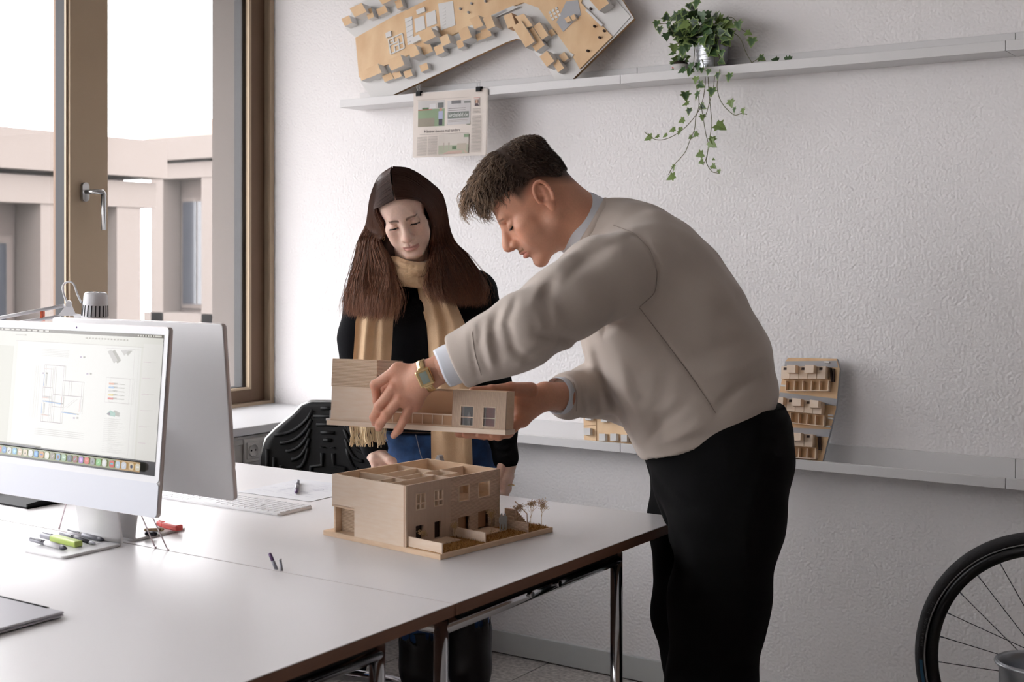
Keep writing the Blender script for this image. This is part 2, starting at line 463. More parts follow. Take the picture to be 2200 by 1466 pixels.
# ------------------------------------------------------------------ what lies outside
g = MB(); g.box(-60, 40, -60, 60, -4.6, -4.5); struct(g.build('courtyard_ground', 'court'))
def wing(name, lab, o, ax, n, bays, bw, ztop, skip=()):
    """a long block: ax runs along the front, n points out of the front; bays of columns with recessed glazing"""
    ax = Vector(ax).normalized(); n = Vector(n).normalized(); Lw = bays * bw
    e = empty(name, o); M = frame((0, 0, 0), ax, (0, 0, 1))
    zb = -4.5 - o[2]
    def bx(m, x0, x1, z0, z1, d0, d1): # d: distance out of the front
        vs = []
        for dd in (d0, d1):
            for z in (z0, z1):
                for x in (x0, x1): vs.append(ax * x + n * dd + Vector((0, 0, z)))
        m.add(vs, [(0, 1, 3, 2), (4, 6, 7, 5), (0, 4, 5, 1), (2, 3, 7, 6), (0, 2, 6, 4), (1, 5, 7, 3)])
    m = MB(); bx(m, -0.4, Lw + 0.4, zb, ztop - 0.1, -6, -0.5); m.build('wall', 'facade', e)
    m = MB(); bx(m, -0.6, Lw + 0.6, ztop - 0.55, ztop, -6, 0.25); m.build('parapet', 'facade_light', e)
    m = MB(); bx(m, -0.5, Lw + 0.5, ztop - 1.0, ztop - 0.62, -0.5, 0.12); m.build('beam', 'facade_light', e)
    m = MB(); bx(m, -0.5, Lw + 0.5, ztop - 4.9, ztop - 4.3, -0.5, 0.1); m.build('spandrel', 'facade_light', e)
    for i in range(bays + 1):
        m = MB(); bx(m, i * bw - 0.22, i * bw + 0.22, zb, ztop - 1.0, -0.45, 0.1); m.build('column', 'facade_light', e)
    for i in range(bays):
        m = MB(); bx(m, i * bw + 0.3, (i + 1) * bw - 0.3, ztop - 4.2, ztop - 1.45, -0.5, -0.42); f = m.build('window', 'facade', e)
        for k in range(2):
            m = MB(); x0 = i * bw + 0.36 + k * (bw - 0.72) / 2; bx(m, x0, x0 + (bw - 0.72) / 2 - 0.05, ztop - 4.1, ztop - 1.55, -0.42, -0.40); m.build('pane', 'facade_glass', f)
    tag(e, lab, 'building', 'buildings across the courtyard')
    return e
e = wing('office_building', 'pale office wing with column bays running along the courtyard, seen left of the window handle', (-15.5, -0.2, 0), (0, 1, 0), (1, 0, 0), 10, 1.3, 3.1)
e = wing('office_building', 'pale office wing with tiled roof closing the courtyard, between window handle and back wall', (-25.3, 22, 0), (1, 0, 0), (0, -1, 0), 6, 1.8, 4.3)
m = MB(); v = [(-1.0, 0.1, 4.3), (11.4, 0.1, 4.3), (11.4, 6, 4.3), (-1, 6, 4.3), (1.2, 3.0, 5.6), (9, 3.0, 5.6)]
m.add(v, [(0, 1, 5, 4), (1, 2, 5), (2, 3, 4, 5), (3, 0, 4), (3, 2, 1, 0)]); m.build('roof', 'roof_tile', e)

# ================================================================== picture ledges
LEDGE_Y = 3.529; LX = [-3.111, -1.9615, -0.816, 0.33]
pos = ['leftmost', 'middle', 'rightmost']
def ledge(i, z, where):
    x0, x1 = LX[i] + 0.0008, LX[i + 1] - 0.0008
    e = empty('picture_ledge', ((x0 + x1) / 2, WALL_Y, z)); hw = (x1 - x0) / 2; d = WALL_Y - LEDGE_Y
    m = MB(); m.box(-hw, hw, -d + 0.012, -0.012, 0.0, 0.012); m.build('bottom_board', 'shelf_white', e)
    m = MB(); m.box(-hw, hw, -d, -d + 0.012, 0.0, 0.0275); m.build('front_lip', 'shelf_white', e, bevel=0.001)
    m = MB(); m.box(-hw, hw, -0.012, -0.0005, 0.0, 0.064); m.build('back_board', 'shelf_white', e, bevel=0.001)
    tag(e, where, 'shelf', 'white picture ledges on the back wall')
UP_Z, LO_Z = 1.884, 0.741
ledge(0, UP_Z, 'white picture ledge carrying the big wooden site model and the newspaper')
ledge(1, UP_Z, 'white picture ledge carrying the potted ivy')
ledge(2, UP_Z, 'short visible end of white picture ledge at the upper right edge')
ledge(0, LO_Z, 'low white picture ledge left of the man, beginning behind the woman')
ledge(1, LO_Z, 'low white picture ledge behind the man carrying the terraced housing model')
ledge(2, LO_Z, 'low white picture ledge above the bicycle wheel at the right edge')

# ================================================================== desks
TZ = 0.75
T_X1 = -1.322; T_X0 = -3.085; T_Y1 = 2.683; SEAM = 1.798; T_Y0 = 0.90
def desk(y0, y1, legs, lab):
    e = empty('desk', ((T_X0 + T_X1) / 2, (y0 + y1) / 2, 0)); ox, oy = e.location.x, e.location.y
    x0, x1 = T_X0 - ox, T_X1 - ox; ya, yb = y0 - oy, y1 - oy
    m = MB(); m.box(x0, x1, ya, yb, TZ - 0.0215, TZ - 0.0012); m.build('tabletop', 'brown_edge', e)
    m = MB(); m.box(x0, x1, ya, yb, TZ - 0.0012, TZ); m.build('laminate_top', 'laminate', e)
    la, lb = legs[0] - oy, legs[1] - oy
    xr, xl = x1 - 0.055, x0 + 0.055; tz = 0.692
    m = MB()
    for xx in (xr, xl):
        m.tube([(xx, la, tz), (xx, lb, tz)], 0.014, 14)
    for yy_ in (la, lb): m.tube([(xl, yy_, tz), (xr, yy_, tz)], 0.0125, 14)
    m.build('frame', 'chrome', e)
    for xx in (xr, xl):
        for yy_ in (la, lb):
            m = MB(); m.tube([(xx, yy_, 0.012), (xx, yy_, tz + 0.014)], 0.0135, 16); lg = m.build('leg', 'chrome', e)
            m = MB(); m.lathe([(0.018, 0.0), (0.018, 0.008), (0.012, 0.014)], 18, 0, Matrix.Translation((xx, yy_, 0))); m.build('foot', 'black_plastic', lg)
    mid = (la + lb) / 2
    for yy_ in (mid - 0.05, mid + 0.05):
        m = MB(); m.tube([(xr + 0.012, yy_, tz + 0.004), (xr + 0.021, yy_, tz + 0.004)], 0.006, 10); m.build('bolt', 'chrome', e)
        m = MB(); m.box(xr - 0.012, xr + 0.012, yy_ - 0.012, yy_ + 0.012, tz + 0.012, TZ - 0.0215); m.build('bracket', 'black_plastic', e)
    m = MB(); m.box(xr - 0.02, xr + 0.02, la + 0.03, lb - 0.03, tz + 0.015, TZ - 0.0215); m.build('rail', 'black_plastic', e)
    tag(e, lab, 'desk', 'white desks pushed together')
    return e
desk(SEAM + 0.0022, T_Y1, (1.83, 2.46), 'white desk with brown edge carrying the wooden house model')
desk(T_Y0, SEAM - 0.0022, (1.02, 1.655), 'white desk with brown edge nearest the viewer')

# ================================================================== swivel chair
cp = Vector((-2.78, 3.10, 0))
ch = empty('swivel_chair', cp, math.radians(24))
m = MB()
def chair_outline(k=1.0):
    half = [(0.0, 0.885), (0.055, 0.884), (0.085, 0.872), (0.11, 0.845), (0.14, 0.82), (0.170, 0.795), (0.200, 0.765), (0.217, 0.71), (0.222, 0.62), (0.22, 0.54), (0.21, 0.49), (0.0, 0.48)]
    p = half + [(-x, z) for x, z in half[-2:0:-1]]
    return [(x * k, (z - 0.68) * k + 0.68) for x, z in p]
def back_y(x, z): return -0.35 * x * x - 0.04 * (z - 0.6)    # shell wraps a little towards the sitter
ol = chair_outline()
m = MB(); n = len(ol)
hz = [(z, x) for x, z in ol[:12]][::-1]; zs_ = np.linspace(0.48, 0.885, 26); NX = 18
ws_ = np.interp(zs_, [q[0] for q in hz], [max(q[1], 0.02) for q in hz]); ws_[0] = 0.20; ws_[-1] = 0.05
vs = []; fs = []
for side_ in (0, 1):
    for zz_, w_ in zip(zs_, ws_):
        for k in range(NX):
            xx = w_ * (2 * k / (NX - 1) - 1); vs.append((xx, back_y(xx, zz_) + 0.016 * side_, zz_))
NZ = len(zs_)
for side_ in (0, 1):
    o_ = side_ * NZ * NX
    for a in range(NZ - 1):
        for k in range(NX - 1):
            q = (o_ + a * NX + k, o_ + a * NX + k + 1, o_ + (a + 1) * NX + k + 1, o_ + (a + 1) * NX + k); fs.append(q if side_ == 0 else q[::-1])
o_ = NZ * NX
for a in range(NZ - 1):
    fs.append((a * NX, (a + 1) * NX, (a + 1) * NX + o_, a * NX + o_)); b_ = a * NX + NX - 1; fs.append((b_, b_ + o_, b_ + NX + o_, b_ + NX))
for k in range(NX - 1):
    fs.append((k, k + o_, k + 1 + o_, k + 1)); b_ = (NZ - 1) * NX + k; fs.append((b_, b_ + 1, b_ + 1 + o_, b_ + o_))
m.add(vs, fs, 0, True)
me_back = m.build('backrest', 'black_rubber', ch)
rimp = [Vector((x, back_y(x, z) + 0.012, z)) for x, z in chair_outline(1.012)]
m = MB(); m.tube(rimp, 0.006, 8, closed=True); m.build('rim', 'steel', ch)
# moulded ribs on the front of the back
def rib(pts, r=0.0062):
    mm = MB(); P = [Vector((x, back_y(x, z) - 0.001, z)) for x, z in pts]
    mm.tube(P, r, 8); mm.build('rib', 'black_rubber', me_back)
for k in range(4):
    z = 0.868 - k * 0.026; wv = [0.02, 0.045, 0.035, 0.022][k]; rib([(-wv, z), (wv, z)])
rib([(-0.013, 0.766), (0.013, 0.766)])
for s in (-1, 1):
    for k in range(5):
        a0 = (s * (0.048 + 0.004 * k), 0.862 - 0.030 * k); a1 = (s * (0.172 - 0.018 * k), 0.780 - 0.026 * k)
        pts = []
        for i in range(9):
            t = i / 8; x = a0[0] + (a1[0] - a0[0]) * t; z = a0[1] + (a1[1] - a0[1]) * (t ** 0.6); pts.append((x, z - 0.012 * math.sin(math.pi * t)))
        rib(pts)
    for k in range(5): rib([(s * (0.196 - 0.022 * k), 0.735 - 0.026 * k), (s * (0.200 - 0.022 * k), 0.56)])
    rib([(s * 0.016, 0.745), (s * 0.016, 0.742)], 0.009)
    rib([(s * 0.018, 0.725), (s * 0.018, 0.685), (s * 0.055, 0.680), (s * 0.055, 0.64)], 0.007)
    rib([(s * 0.02, 0.62), (s * 0.11, 0.615)])
m = MB(); m.prism([(0.23 * math.copysign(abs(math.cos(t)) ** 0.6, math.cos(t)), -0.24 + 0.22 * math.copysign(abs(math.sin(t)) ** 0.6, math.sin(t))) for t in [2 * math.pi * i / 32 for i in range(32)]], 0.43, 0.47, smooth=True)
m.build('seat', 'black_rubber', ch, bevel=0.008)
m = MB(); m.tube([(0, 0.02, 0.56), (0, 0.05, 0.50), (0, 0.03, 0.42), (0, -0.12, 0.41), (0, -0.22, 0.42)], 0.016, 10); m.build('back_strut', 'chrome', ch)
m = MB(); m.tube([(0, -0.22, 0.08), (0, -0.22, 0.25)], 0.026, 16); m.tube([(0, -0.22, 0.25), (0, -0.22, 0.43)], 0.015, 16); m.build('gas_column', 'chrome', ch)
for i in range(5):
    a = 2 * math.pi * i / 5 + 1.35; d = Vector((math.cos(a), math.sin(a), 0)); c0 = Vector((0, -0.22, 0))
    m = MB(); m.tube([c0 + Vector((0, 0, 0.10)), c0 + d * 0.16 + Vector((0, 0, 0.092)), c0 + d * 0.31 + Vector((0, 0, 0.072))], [0.02, 0.017, 0.014], 12); arm = m.build('base_arm', 'chrome', ch)
    m = MB(); ax = Vector((-d.y, d.x, 0)); cc = c0 + d * 0.31 + Vector((0, 0, 0.028))
    m.tube([cc - ax * 0.024, cc - ax * 0.006], 0.028, 18); m.tube([cc + ax * 0.006, cc + ax * 0.024], 0.028, 18); m.tube([cc, cc + Vector((0, 0, 0.05))], 0.007, 10)
    m.build('castor', 'black_plastic', arm)
tag(ch, 'black rubber swivel chair with moulded ribs and chrome base behind the desk', 'chair')

# ================================================================== all-in-one computers
def computer(loc, rz, lab, screen):
    """24-inch all-in-one: local -y is the screen side"""
    e = empty('desktop_computer', loc, rz)
    W, HH, bot = 0.547, 0.366, 0.095
    tilt = math.radians(5.0)
    # foot: flat plate whose back bends up into the stand
    m = MB(); hw = 0.065
    def rr(x0, x1, y0, y1, r, n=5):
        out = []
        for cx, cy, a0 in ((x1 - r, y1 - r, 0), (x0 + r, y1 - r, 90), (x0 + r, y0 + r, 180), (x1 - r, y0 + r, 270)):
            for i in range(n + 1):
                a = math.radians(a0 + 90 * i / n); out.append((cx + r * math.cos(a), cy + r * math.sin(a)))
        return out
    m.prism(rr(-hw, hw, -0.0735, 0.0735, 0.012), 0.0, 0.0055, smooth=True); m.build('foot', 'imac_silver', e, bevel=0.001)
    m = MB()
    prof = [(0.070, 0.003), (0.0735, 0.008), (0.0725, 0.02), (0.066, 0.06), (0.048, 0.15), (0.036, 0.22)]
    prof = [(0.010, 0.0028), (0.024, 0.004), (0.034, 0.009), (0.040, 0.018), (0.0445, 0.03), (0.05, 0.06), (0.058, 0.11), (0.066, 0.19)] if False else prof
    th = 0.006; vs = []; fs = []
    for i, (y, z) in enumerate(prof):
        for x in (-hw, hw): vs.append((x, y, z))
        for x in (-hw, hw): vs.append((x, y - th, z + (0.004 if i == 0 else 0)))
    for i in range(len(prof) - 1):
        a = i * 4; b2 = a + 4
        fs += [(a, a + 1, b2 + 1, b2), (a + 2, b2 + 2, b2 + 3, a + 3), (a, b2, b2 + 2, a + 2), (a + 1, a + 3, b2 + 3, b2 + 1)]
    m.add(vs, fs, 0, True); m.build('stand', 'imac_silver', e)
    # panel, tilted back about its lower edge
    Mp = Matrix.Translation((0, -0.022, bot)) @ Matrix.Rotation(-tilt, 4, 'X')
    def panel(nm, ma, x0, x1, z0, z1, y0, y1, r=0.009, bev=0.0):
        mm = MB(); pts = rr(x0, x1, z0, z1, r); Mz = Mp @ Matrix(((1, 0, 0, 0), (0, 0, -1, 0), (0, 1, 0, 0), (0, 0, 0, 1)))
        mm.prism(pts, -y1, -y0, 0, Mz, smooth=True); return mm.build(nm, ma, e, bevel=bev)
    panel('back_shell', 'imac_silver', -W / 2, W / 2, 0, HH, 0.0016, 0.0115, bev=0.0015)
    panel('edge_band', 'imac_edge', -W / 2 - 0.0003, W / 2 + 0.0003, -0.0003, HH + 0.0003, 0.002, 0.0105)
    panel('bezel', 'imac_white', -W / 2 + 0.0004, W / 2 - 0.0004, 0.066, HH - 0.0004, 0.0, 0.0018, 0.008)
    ck = panel('chin', 'imac_chin', -W / 2 + 0.0004, W / 2 - 0.0004, 0.0004, 0.0662, 0.0, 0.0018, 0.008)
    # camera dot, power button, stand joint
    Mf = Mp @ Matrix(((1, 0, 0, 0), (0, 0, -1, 0), (0, 1, 0, 0), (0, 0, 0, 1)))   # local x, y(up), z(out of the screen)
    p = Print(Mf, 0.0001); p.disc(0, HH - 0.0085, 0.0022, rgb(90, 70, 110)); p.build('camera_dot', 'print', e)
    Mb = Mp @ Matrix.Translation((0, 0.0115, 0)) @ Matrix(((-1, 0, 0, 0), (0, 0, 1, 0), (0, 1, 0, 0), (0, 0, 0, 1)))
    m = MB(); m.lathe([(0.006, 0.0), (0.006, 0.0006), (0.0, 0.0006)], 20, 0, Mb @ Matrix.Translation((-W / 2 + 0.03, 0.028, 0)))
    m.build('power_button', 'imac_white', e)
    p = Print(Mb @ Matrix.Translation((0, 0, 0.0007)), 0.0001); cx, cy = -W / 2 + 0.03, 0.028
    for i in range(20):
        a = math.radians(120 + 300 * i / 20); b_ = math.radians(120 + 300 * (i + 1) / 20)
        p.line((cx + 0.0026 * math.cos(a), cy + 0.0026 * math.sin(a)), (cx + 0.0026 * math.cos(b_), cy + 0.0026 * math.sin(b_)), 0.0005, rgb(120, 120, 125))
    p.line((cx, cy + 0.0008), (cx, cy + 0.0038), 0.0005, rgb(120, 120, 125)); p.build('power_symbol', 'print', e)
    m = MB(); m.tube([Mp @ Vector((-0.03, 0.012, 0.165)), Mp @ Vector((0.03, 0.012, 0.165))], 0.012, 16); m.tube([Mp @ Vector((0, 0.012, 0.165)), Vector((0, 0.036, 0.22))], 0.008, 12); m.build('hinge', 'imac_silver', e)
    sw, sz0, sz1 = W / 2 - 0.0125, 0.079, HH - 0.0155
    s_ = Print(Mf, 0.0003); s_.rect(-sw, sz0, sw, sz1, rgb(8, 8, 10)); scr = s_.build('screen', 'screen_light', e)
    if screen: screen(Mf, sw, sz0, sz1, scr)
    tag(e, lab, 'computer', 'all-in-one computers back to back')
    return e

def desktop_picture(M, sw, z0, z1, parent):
    p = Print(M, 0.0006); H_ = z1 - z0; W_ = 2 * sw
    X = lambda u: -sw + W_ * u
    Y = lambda v: z0 + H_ * v
    cream = rgb(240, 238, 228); pap = rgb(248, 246, 240)
    p.rect(X(0), Y(0), X(1), Y(1), rgb(24, 20, 30))
    p.rect(X(0), Y(0.975), X(1), Y(1), rgb(96, 88, 70))
    p.rect(X(0), Y(0.10), X(1), Y(0.975), cream)
    p.rect(X(0.02), Y(0.10), X(0.12), Y(0.86), rgb(226, 224, 210))
    p.rect(X(0.145), Y(0.105), X(0.885), Y(0.90), pap)
    p.rect(X(0.895), Y(0.10), X(1), Y(0.93), rgb(246, 243, 236))
    # menu words and status icons
    x = 0.03
    for w_ in (0.012, 0.03, 0.02, 0.022, 0.028, 0.02, 0.03, 0.026, 0.024):
        p.rect(X(x), Y(0.982), X(x + w_), Y(0.993), rgb(225, 220, 210)); x += w_ + 0.012
    for k in range(7): p.rect(X(0.86 + 0.014 * k), Y(0.982), X(0.868 + 0.014 * k), Y(0.993), rgb(230, 226, 215))
    p.rect(X(0.956), Y(0.982), X(0.992), Y(0.993), rgb(230, 226, 215))
    for k in range(14): p.rect(X(0.56 + 0.018 * k), Y(0.945), X(0.568 + 0.018 * k), Y(0.955), rgb(222, 216, 208))
    p.rect(X(0.13), Y(0.945), X(0.19), Y(0.953), rgb(205, 200, 192))
    lg = rgb(205, 196, 196); rd = rgb(226, 150, 130); bl = rgb(130, 170, 220); dk = rgb(170, 150, 160)
    L = lambda a, b, c, w=0.0006: p.line((X(a[0]), Y(a[1])), (X(b[0]), Y(b[1])), w, c)
    # floor plan: a tall block with a wing to the right
    for a, b in (((0.33, 0.73), (0.45, 0.73)), ((0.33, 0.30), (0.33, 0.73)), ((0.45, 0.30), (0.45, 0.73)), ((0.33, 0.30), (0.45, 0.30)),
                 ((0.375, 0.30), (0.375, 0.72)), ((0.395, 0.30), (0.395, 0.72)), ((0.45, 0.62), (0.565, 0.62)), ((0.565, 0.38), (0.565, 0.62)),
                 ((0.395, 0.51), (0.565, 0.51)), ((0.33, 0.56), (0.375, 0.56)), ((0.33, 0.49), (0.375, 0.49)), ((0.395, 0.42), (0.45, 0.42)), ((0.49, 0.51), (0.49, 0.62))):
        L(a, b, dk, 0.0009)
    for a, b in (((0.333, 0.70), (0.37, 0.70)), ((0.333, 0.48), (0.37, 0.48)), ((0.45, 0.40), (0.45, 0.50)), ((0.335, 0.35), (0.372, 0.35)), ((0.56, 0.40), (0.56, 0.49))): L(a, b, rd, 0.0009)
    for a, b in (((0.335, 0.455), (0.447, 0.445)), ((0.455, 0.385), (0.545, 0.378)), ((0.335, 0.57), (0.335, 0.66)), ((0.333, 0.36), (0.333, 0.44))): L(a, b, bl, 0.002)
    L((0.47, 0.42), (0.53, 0.49), lg)
    for k in range(5): L((0.31, 0.80 + 0.012 * k), (0.46, 0.80 + 0.012 * k), rgb(224, 219, 215), 0.0005)
    for k in range(4): L((0.30, 0.20 + 0.014 * k), (0.58, 0.20 + 0.014 * k), rgb(222, 217, 214), 0.0005)
    for k in range(3): L((0.262 + 0.013 * k, 0.32), (0.262 + 0.013 * k, 0.72), rgb(228, 223, 218), 0.0005)
    for a in ((0.545, 0.80), (0.59, 0.68), (0.53, 0.345), (0.325, 0.66)): p.rect(X(a[0]), Y(a[1]), X(a[0] + 0.012), Y(a[1] + 0.012), rgb(176, 160, 186))
    # title block at the right of the sheet
    p.poly([(X(.705), Y(.86)), (X(.725), Y(.875)), (X(.765), Y(.80)), (X(.745), Y(.775))], rgb(200, 196, 190))
    p.poly([(X(.78), Y(.875)), (X(.825), Y(.875)), (X(.80), Y(.835))], rgb(205, 201, 196))
    for k, c in enumerate((rgb(236, 160, 120), rgb(150, 190, 230), rgb(215, 212, 208), rgb(236, 214, 120), rgb(226, 60, 50))):
        p.rect(X(0.725), Y(0.62 - 0.027 * k), X(0.755), Y(0.633 - 0.027 * k), c); p.rect(X(0.762), Y(0.623 - 0.027 * k), X(0.795), Y(0.629 - 0.027 * k), rgb(222, 217, 214))
    for a, b in (((.71, .67), (.845, .67)), ((.71, .49), (.845, .49)), ((.71, .49), (.71, .67)), ((.845, .49), (.845, .67)), ((.86, .12), (.86, .885)), ((.70, .885), (.86, .885)), ((.145, .905), (.885, .905))): L(a, b, rgb(215, 205, 205))
    p.poly([(X(.725), Y(.405)), (X(.745), Y(.435)), (X(.775), Y(.42)), (X(.775), Y(.39)), (X(.745), Y(.395))], rgb(150, 196, 180))
    p.poly([(X(.725), Y(.405)), (X(.745), Y(.425)), (X(.745), Y(.395))], rgb(120, 110, 125))
    for k in range(18): L((.715, .37 - .014 * k), (.715 + random.uniform(.05, .10), .37 - .014 * k), rgb(208, 203, 200), 0.0005)
    for k in range(6): L((.915, .80 - .115 * k), (.955, .80 - .115 * k), rgb(222, 190, 205), 0.0006)
    p.rect(X(0.0), Y(0.094), X(0.32), Y(0.108), rgb(22, 18, 30))
    # dock of icons
    p.rect(X(0.03), Y(0.018), X(0.935), Y(0.086), rgb(150, 158, 110))
    p.rect(X(0.80), Y(0.018), X(0.935), Y(0.086), rgb(210, 170, 110))
    cols = [(240, 240, 235), (220, 120, 100), (70, 140, 210), (230, 232, 230), (120, 190, 235), (230, 200, 170), (240, 220, 190), (235, 238, 240), (60, 140, 220), (220, 150, 60), (245, 245, 225), (150, 140, 120), (120, 170, 220), (160, 200, 160), (30, 60, 90), (150, 40, 36), (170, 110, 210), (235, 80, 60), (150, 150, 150), (130, 210, 120), (240, 240, 236), (225, 60, 40), (200, 220, 235), (225, 230, 240), (240, 215, 170), (236, 226, 200)]
    for i, c in enumerate(cols):
        x = 0.045 + i * 0.0342 + (0.008 if i > 20 else 0) + (0.008 if i > 23 else 0)
        xa, xb, ya, yb = X(x), X(x + 0.0265), Y(0.028), Y(0.077); k = 0.0028
        p.poly([(xa + k, ya), (xb - k, ya), (xb, ya + k), (xb, yb - k), (xb - k, yb), (xa + k, yb), (xa, yb - k), (xa, ya + k)], rgb(*c))
        c2 = tuple(255 - v if i % 3 == 0 else min(255, v + 70) for v in c)
        if i % 4 == 0: p.disc((xa + xb) / 2, (ya + yb) / 2, 0.0038, rgb(*c2), 10)
        elif i % 4 == 1: p.rect(xa + 0.003, (ya + yb) / 2 - 0.001, xb - 0.003, (ya + yb) / 2 + 0.002, rgb(*c2))
        elif i % 4 == 2: p.poly([(xa + 0.004, ya + 0.004), (xb - 0.004, ya + 0.004), ((xa + xb) / 2, yb - 0.004)], rgb(*c2))
        else: p.line((xa + 0.004, ya + 0.004), (xb - 0.004, yb - 0.004), 0.0016, rgb(*c2))
    p.build('screen_image', 'screen_light', parent)

c1 = Vector((-2.2205, 1.7030, TZ)); c2 = Vector((-2.232, 1.886, TZ))
computer(c1, math.radians(0.5), 'white all-in-one computer with a floor plan on its lit screen', desktop_picture)
computer(c2, math.radians(180), 'white all-in-one computer seen from behind, blank silver back', None)

# ================================================================== house model on the desk
def win_wall(m, M, L, H, th, holes, mi=0):
    """wall along local x (0..L), z (0..H), thickness th in +y, with rectangular holes (x0,x1,z0,z1)"""
    xs = sorted({0, L, *[h[0] for h in holes], *[h[1] for h in holes]}); zs = sorted({0, H, *[h[2] for h in holes], *[h[3] for h in holes]})
    for i in range(len(xs) - 1):
        for j in range(len(zs) - 1):
            cx, cz = (xs[i] + xs[i + 1]) / 2, (zs[j] + zs[j + 1]) / 2
            if any(h[0] < cx < h[1] and h[2] < cz < h[3] for h in holes): continue
            m.box(xs[i], xs[i + 1], 0, th, zs[j], zs[j + 1], mi, M)
ribbed('cladding_v', rgb(242, 216, 194), 'Y', 0.0022, col2=rgb(206, 172, 146))
ribbed('cladding_h', rgb(242, 216, 194), 'Z', 0.0026, col2=rgb(206, 172, 146))
ribbed('cladding_h_pale', rgb(240, 216, 190), 'Z', 0.0030, col2=rgb(206, 172, 140))
ribbed('cladding_x', rgb(240, 214, 190), 'X', 0.0022, col2=rgb(206, 174, 148))

def twig_tree(parent, base, h, nm='model_tree', seed=0, mt='twig', spread=1.0):
    rd = random.Random(seed); m = MB(); base = Vector(base)
    def grow(p, d, L, r, lv):
        q = p + d * L; m.tube([p, (p + q) / 2 + Vector((rd.uniform(-1, 1), rd.uniform(-1, 1), 0)) * L * 0.06, q], [r, r * 0.8, r * 0.6], 4, caps=False)
        if lv == 0:
            for _ in range(2):
                c = q + Vector((rd.uniform(-1, 1), rd.uniform(-1, 1), rd.uniform(-1, 1))) * 0.004; s_ = 0.0007
                m.add([c + Vector((s_, 0, 0)), c + Vector((-s_, s_, 0)), c + Vector((-s_, -s_, 0)), c + Vector((0, 0, s_ * 1.5)), c - Vector((0, 0, s_ * 1.5))], [(0, 1, 3), (1, 2, 3), (2, 0, 3), (1, 0, 4), (2, 1, 4), (0, 2, 4)])
            return
        for k in range(3 if lv > 1 else 4):
            v = Vector((rd.uniform(-1, 1), rd.uniform(-1, 1), rd.uniform(0.1, 1.1))) * spread; grow(q, (d * 0.8 + v * 0.7).normalized(), L * rd.uniform(0.55, 0.8), r * 0.62, lv - 1)
    grow(base, Vector((0, 0, 1)), h * 0.36, 0.0008, 4)
    return m.build(nm, mt, parent)

HM = Matrix.Translation((-1.5362, 2.0393, TZ)) @ Matrix.Rotation(math.radians(-7.5), 4, 'Z')
hm = empty('house_model', M=HM)
# local: x runs back to the left as negative numbers, y away from the viewer, z up
m = MB(); m.box(-0.351, 0, 0, 0.347, 0, 0.0105); m.build('base_plate', 'model_wood', hm, bevel=0.0006)
B0 = 0.0105; HH_ = 0.1235; x1 = -0.099; x0 = -0.322; y1 = 0.285; th = 0.005; fl = 0.058
# front wall (towards viewer-left): plain sheet, stepped over the recess
m = MB(); m.prism([(x0, B0 + fl), (x0 + 0.070, B0 + fl), (x0 + 0.070, B0), (x1 - th, B0), (x1 - th, B0 + HH_), (x0, B0 + HH_)], 0, th, 0, Matrix(((1, 0, 0, 0), (0, 0, 1, 0), (0, 1, 0, 0), (0, 0, 0, 1))))
m.build('plain_wall', 'model_wood_pale', hm)
m = MB(); m.box(x0 + 0.006, x0 + 0.072, 0.022, 0.026, B0, B0 + fl); m.build('recessed_wall', 'cladding_h_pale', hm)
m = MB(); m.box(x0, x0 + 0.07, 0.0, 0.05, B0 + fl - 0.003, B0 + fl + 0.002); m.build('overhang_soffit', 'model_wood', hm)
m = MB(); m.box(x0, x0 + th, th, y1 - th, B0, B0 + HH_); m.build('far_wall', 'model_wood', hm)
m = MB(); m.box(x0, x1, y1 - th, y1, B0, B0 + HH_); m.build('rear_wall', 'model_wood', hm)
m = MB(); m.box(x0 + th, x1 - th, th, y1 - th, B0 + fl - 0.002, B0 + fl + 0.002); m.build('upper_floor', 'model_wood', hm)
# window front facing right: two cladding panels
FM = Matrix.Translation((x1, 0, B0)) @ Matrix(((0, -1, 0, 0), (1, 0, 0, 0), (0, 0, 1, 0), (0, 0, 0, 1)))   # local x along +y, thickness inwards
half = 0.132
W1 = [(0.030, 0.058, 0.069, 0.104), (0.082, 0.110, 0.069, 0.104)]; D1 = [(0.030, 0.052, 0.004, 0.038), (0.084, 0.104, 0.004, 0.038)]
W2 = [(0.155 - half, 0.190 - half, 0.068, 0.104), (0.216 - half, 0.254 - half, 0.068, 0.104)]; D2 = [(0.155 - half, 0.190 - half, 0.002, 0.036), (0.216 - half, 0.252 - half, 0.002, 0.04)]
m = MB(); win_wall(m, FM, half, HH_, th, W1 + D1); cv = m.build('cladding_panel', 'cladding_v', hm)
m = MB(); win_wall(m, FM @ Matrix.Translation((half, 0, 0)), y1 - half, HH_, th, W2 + D2); chp = m.build('cladding_panel', 'cladding_h', hm)
m = MB(); m.box(x1 - 0.0002, x1 + 0.0012, -0.0002, 0.004, B0, B0 + HH_); m.build('corner_strip', 'model_wood_pale', hm)
def wframe(w, off, cross):
    a, b_, c, d = w; m = MB(); t = 0.0022
    M_ = FM @ Matrix.Translation((off, -0.0006, 0))
    m.box(a, a + t, 0, 0.003, c, d, 0, M_); m.box(b_ - t, b_, 0, 0.003, c, d, 0, M_); m.box(a, b_, 0, 0.003, c, c + t, 0, M_); m.box(a, b_, 0, 0.003, d - t, d, 0, M_)
    if cross:
        m.box((a + b_) / 2 - t / 2, (a + b_) / 2 + t / 2, 0, 0.003, c, d, 0, M_); m.box(a, b_, 0, 0.003, c + (d - c) * 0.38 - t / 2, c + (d - c) * 0.38 + t / 2, 0, M_)
    f = m.build('window_frame', 'model_wood_pale', hm)
    m = MB(); m.box(a, b_, 0.0028, 0.0032, c, d, 0, M_); m.build('pane', 'model_glass', f)
for w in W1: wframe(w, 0, True)
for w in W2: wframe(w, half, False)
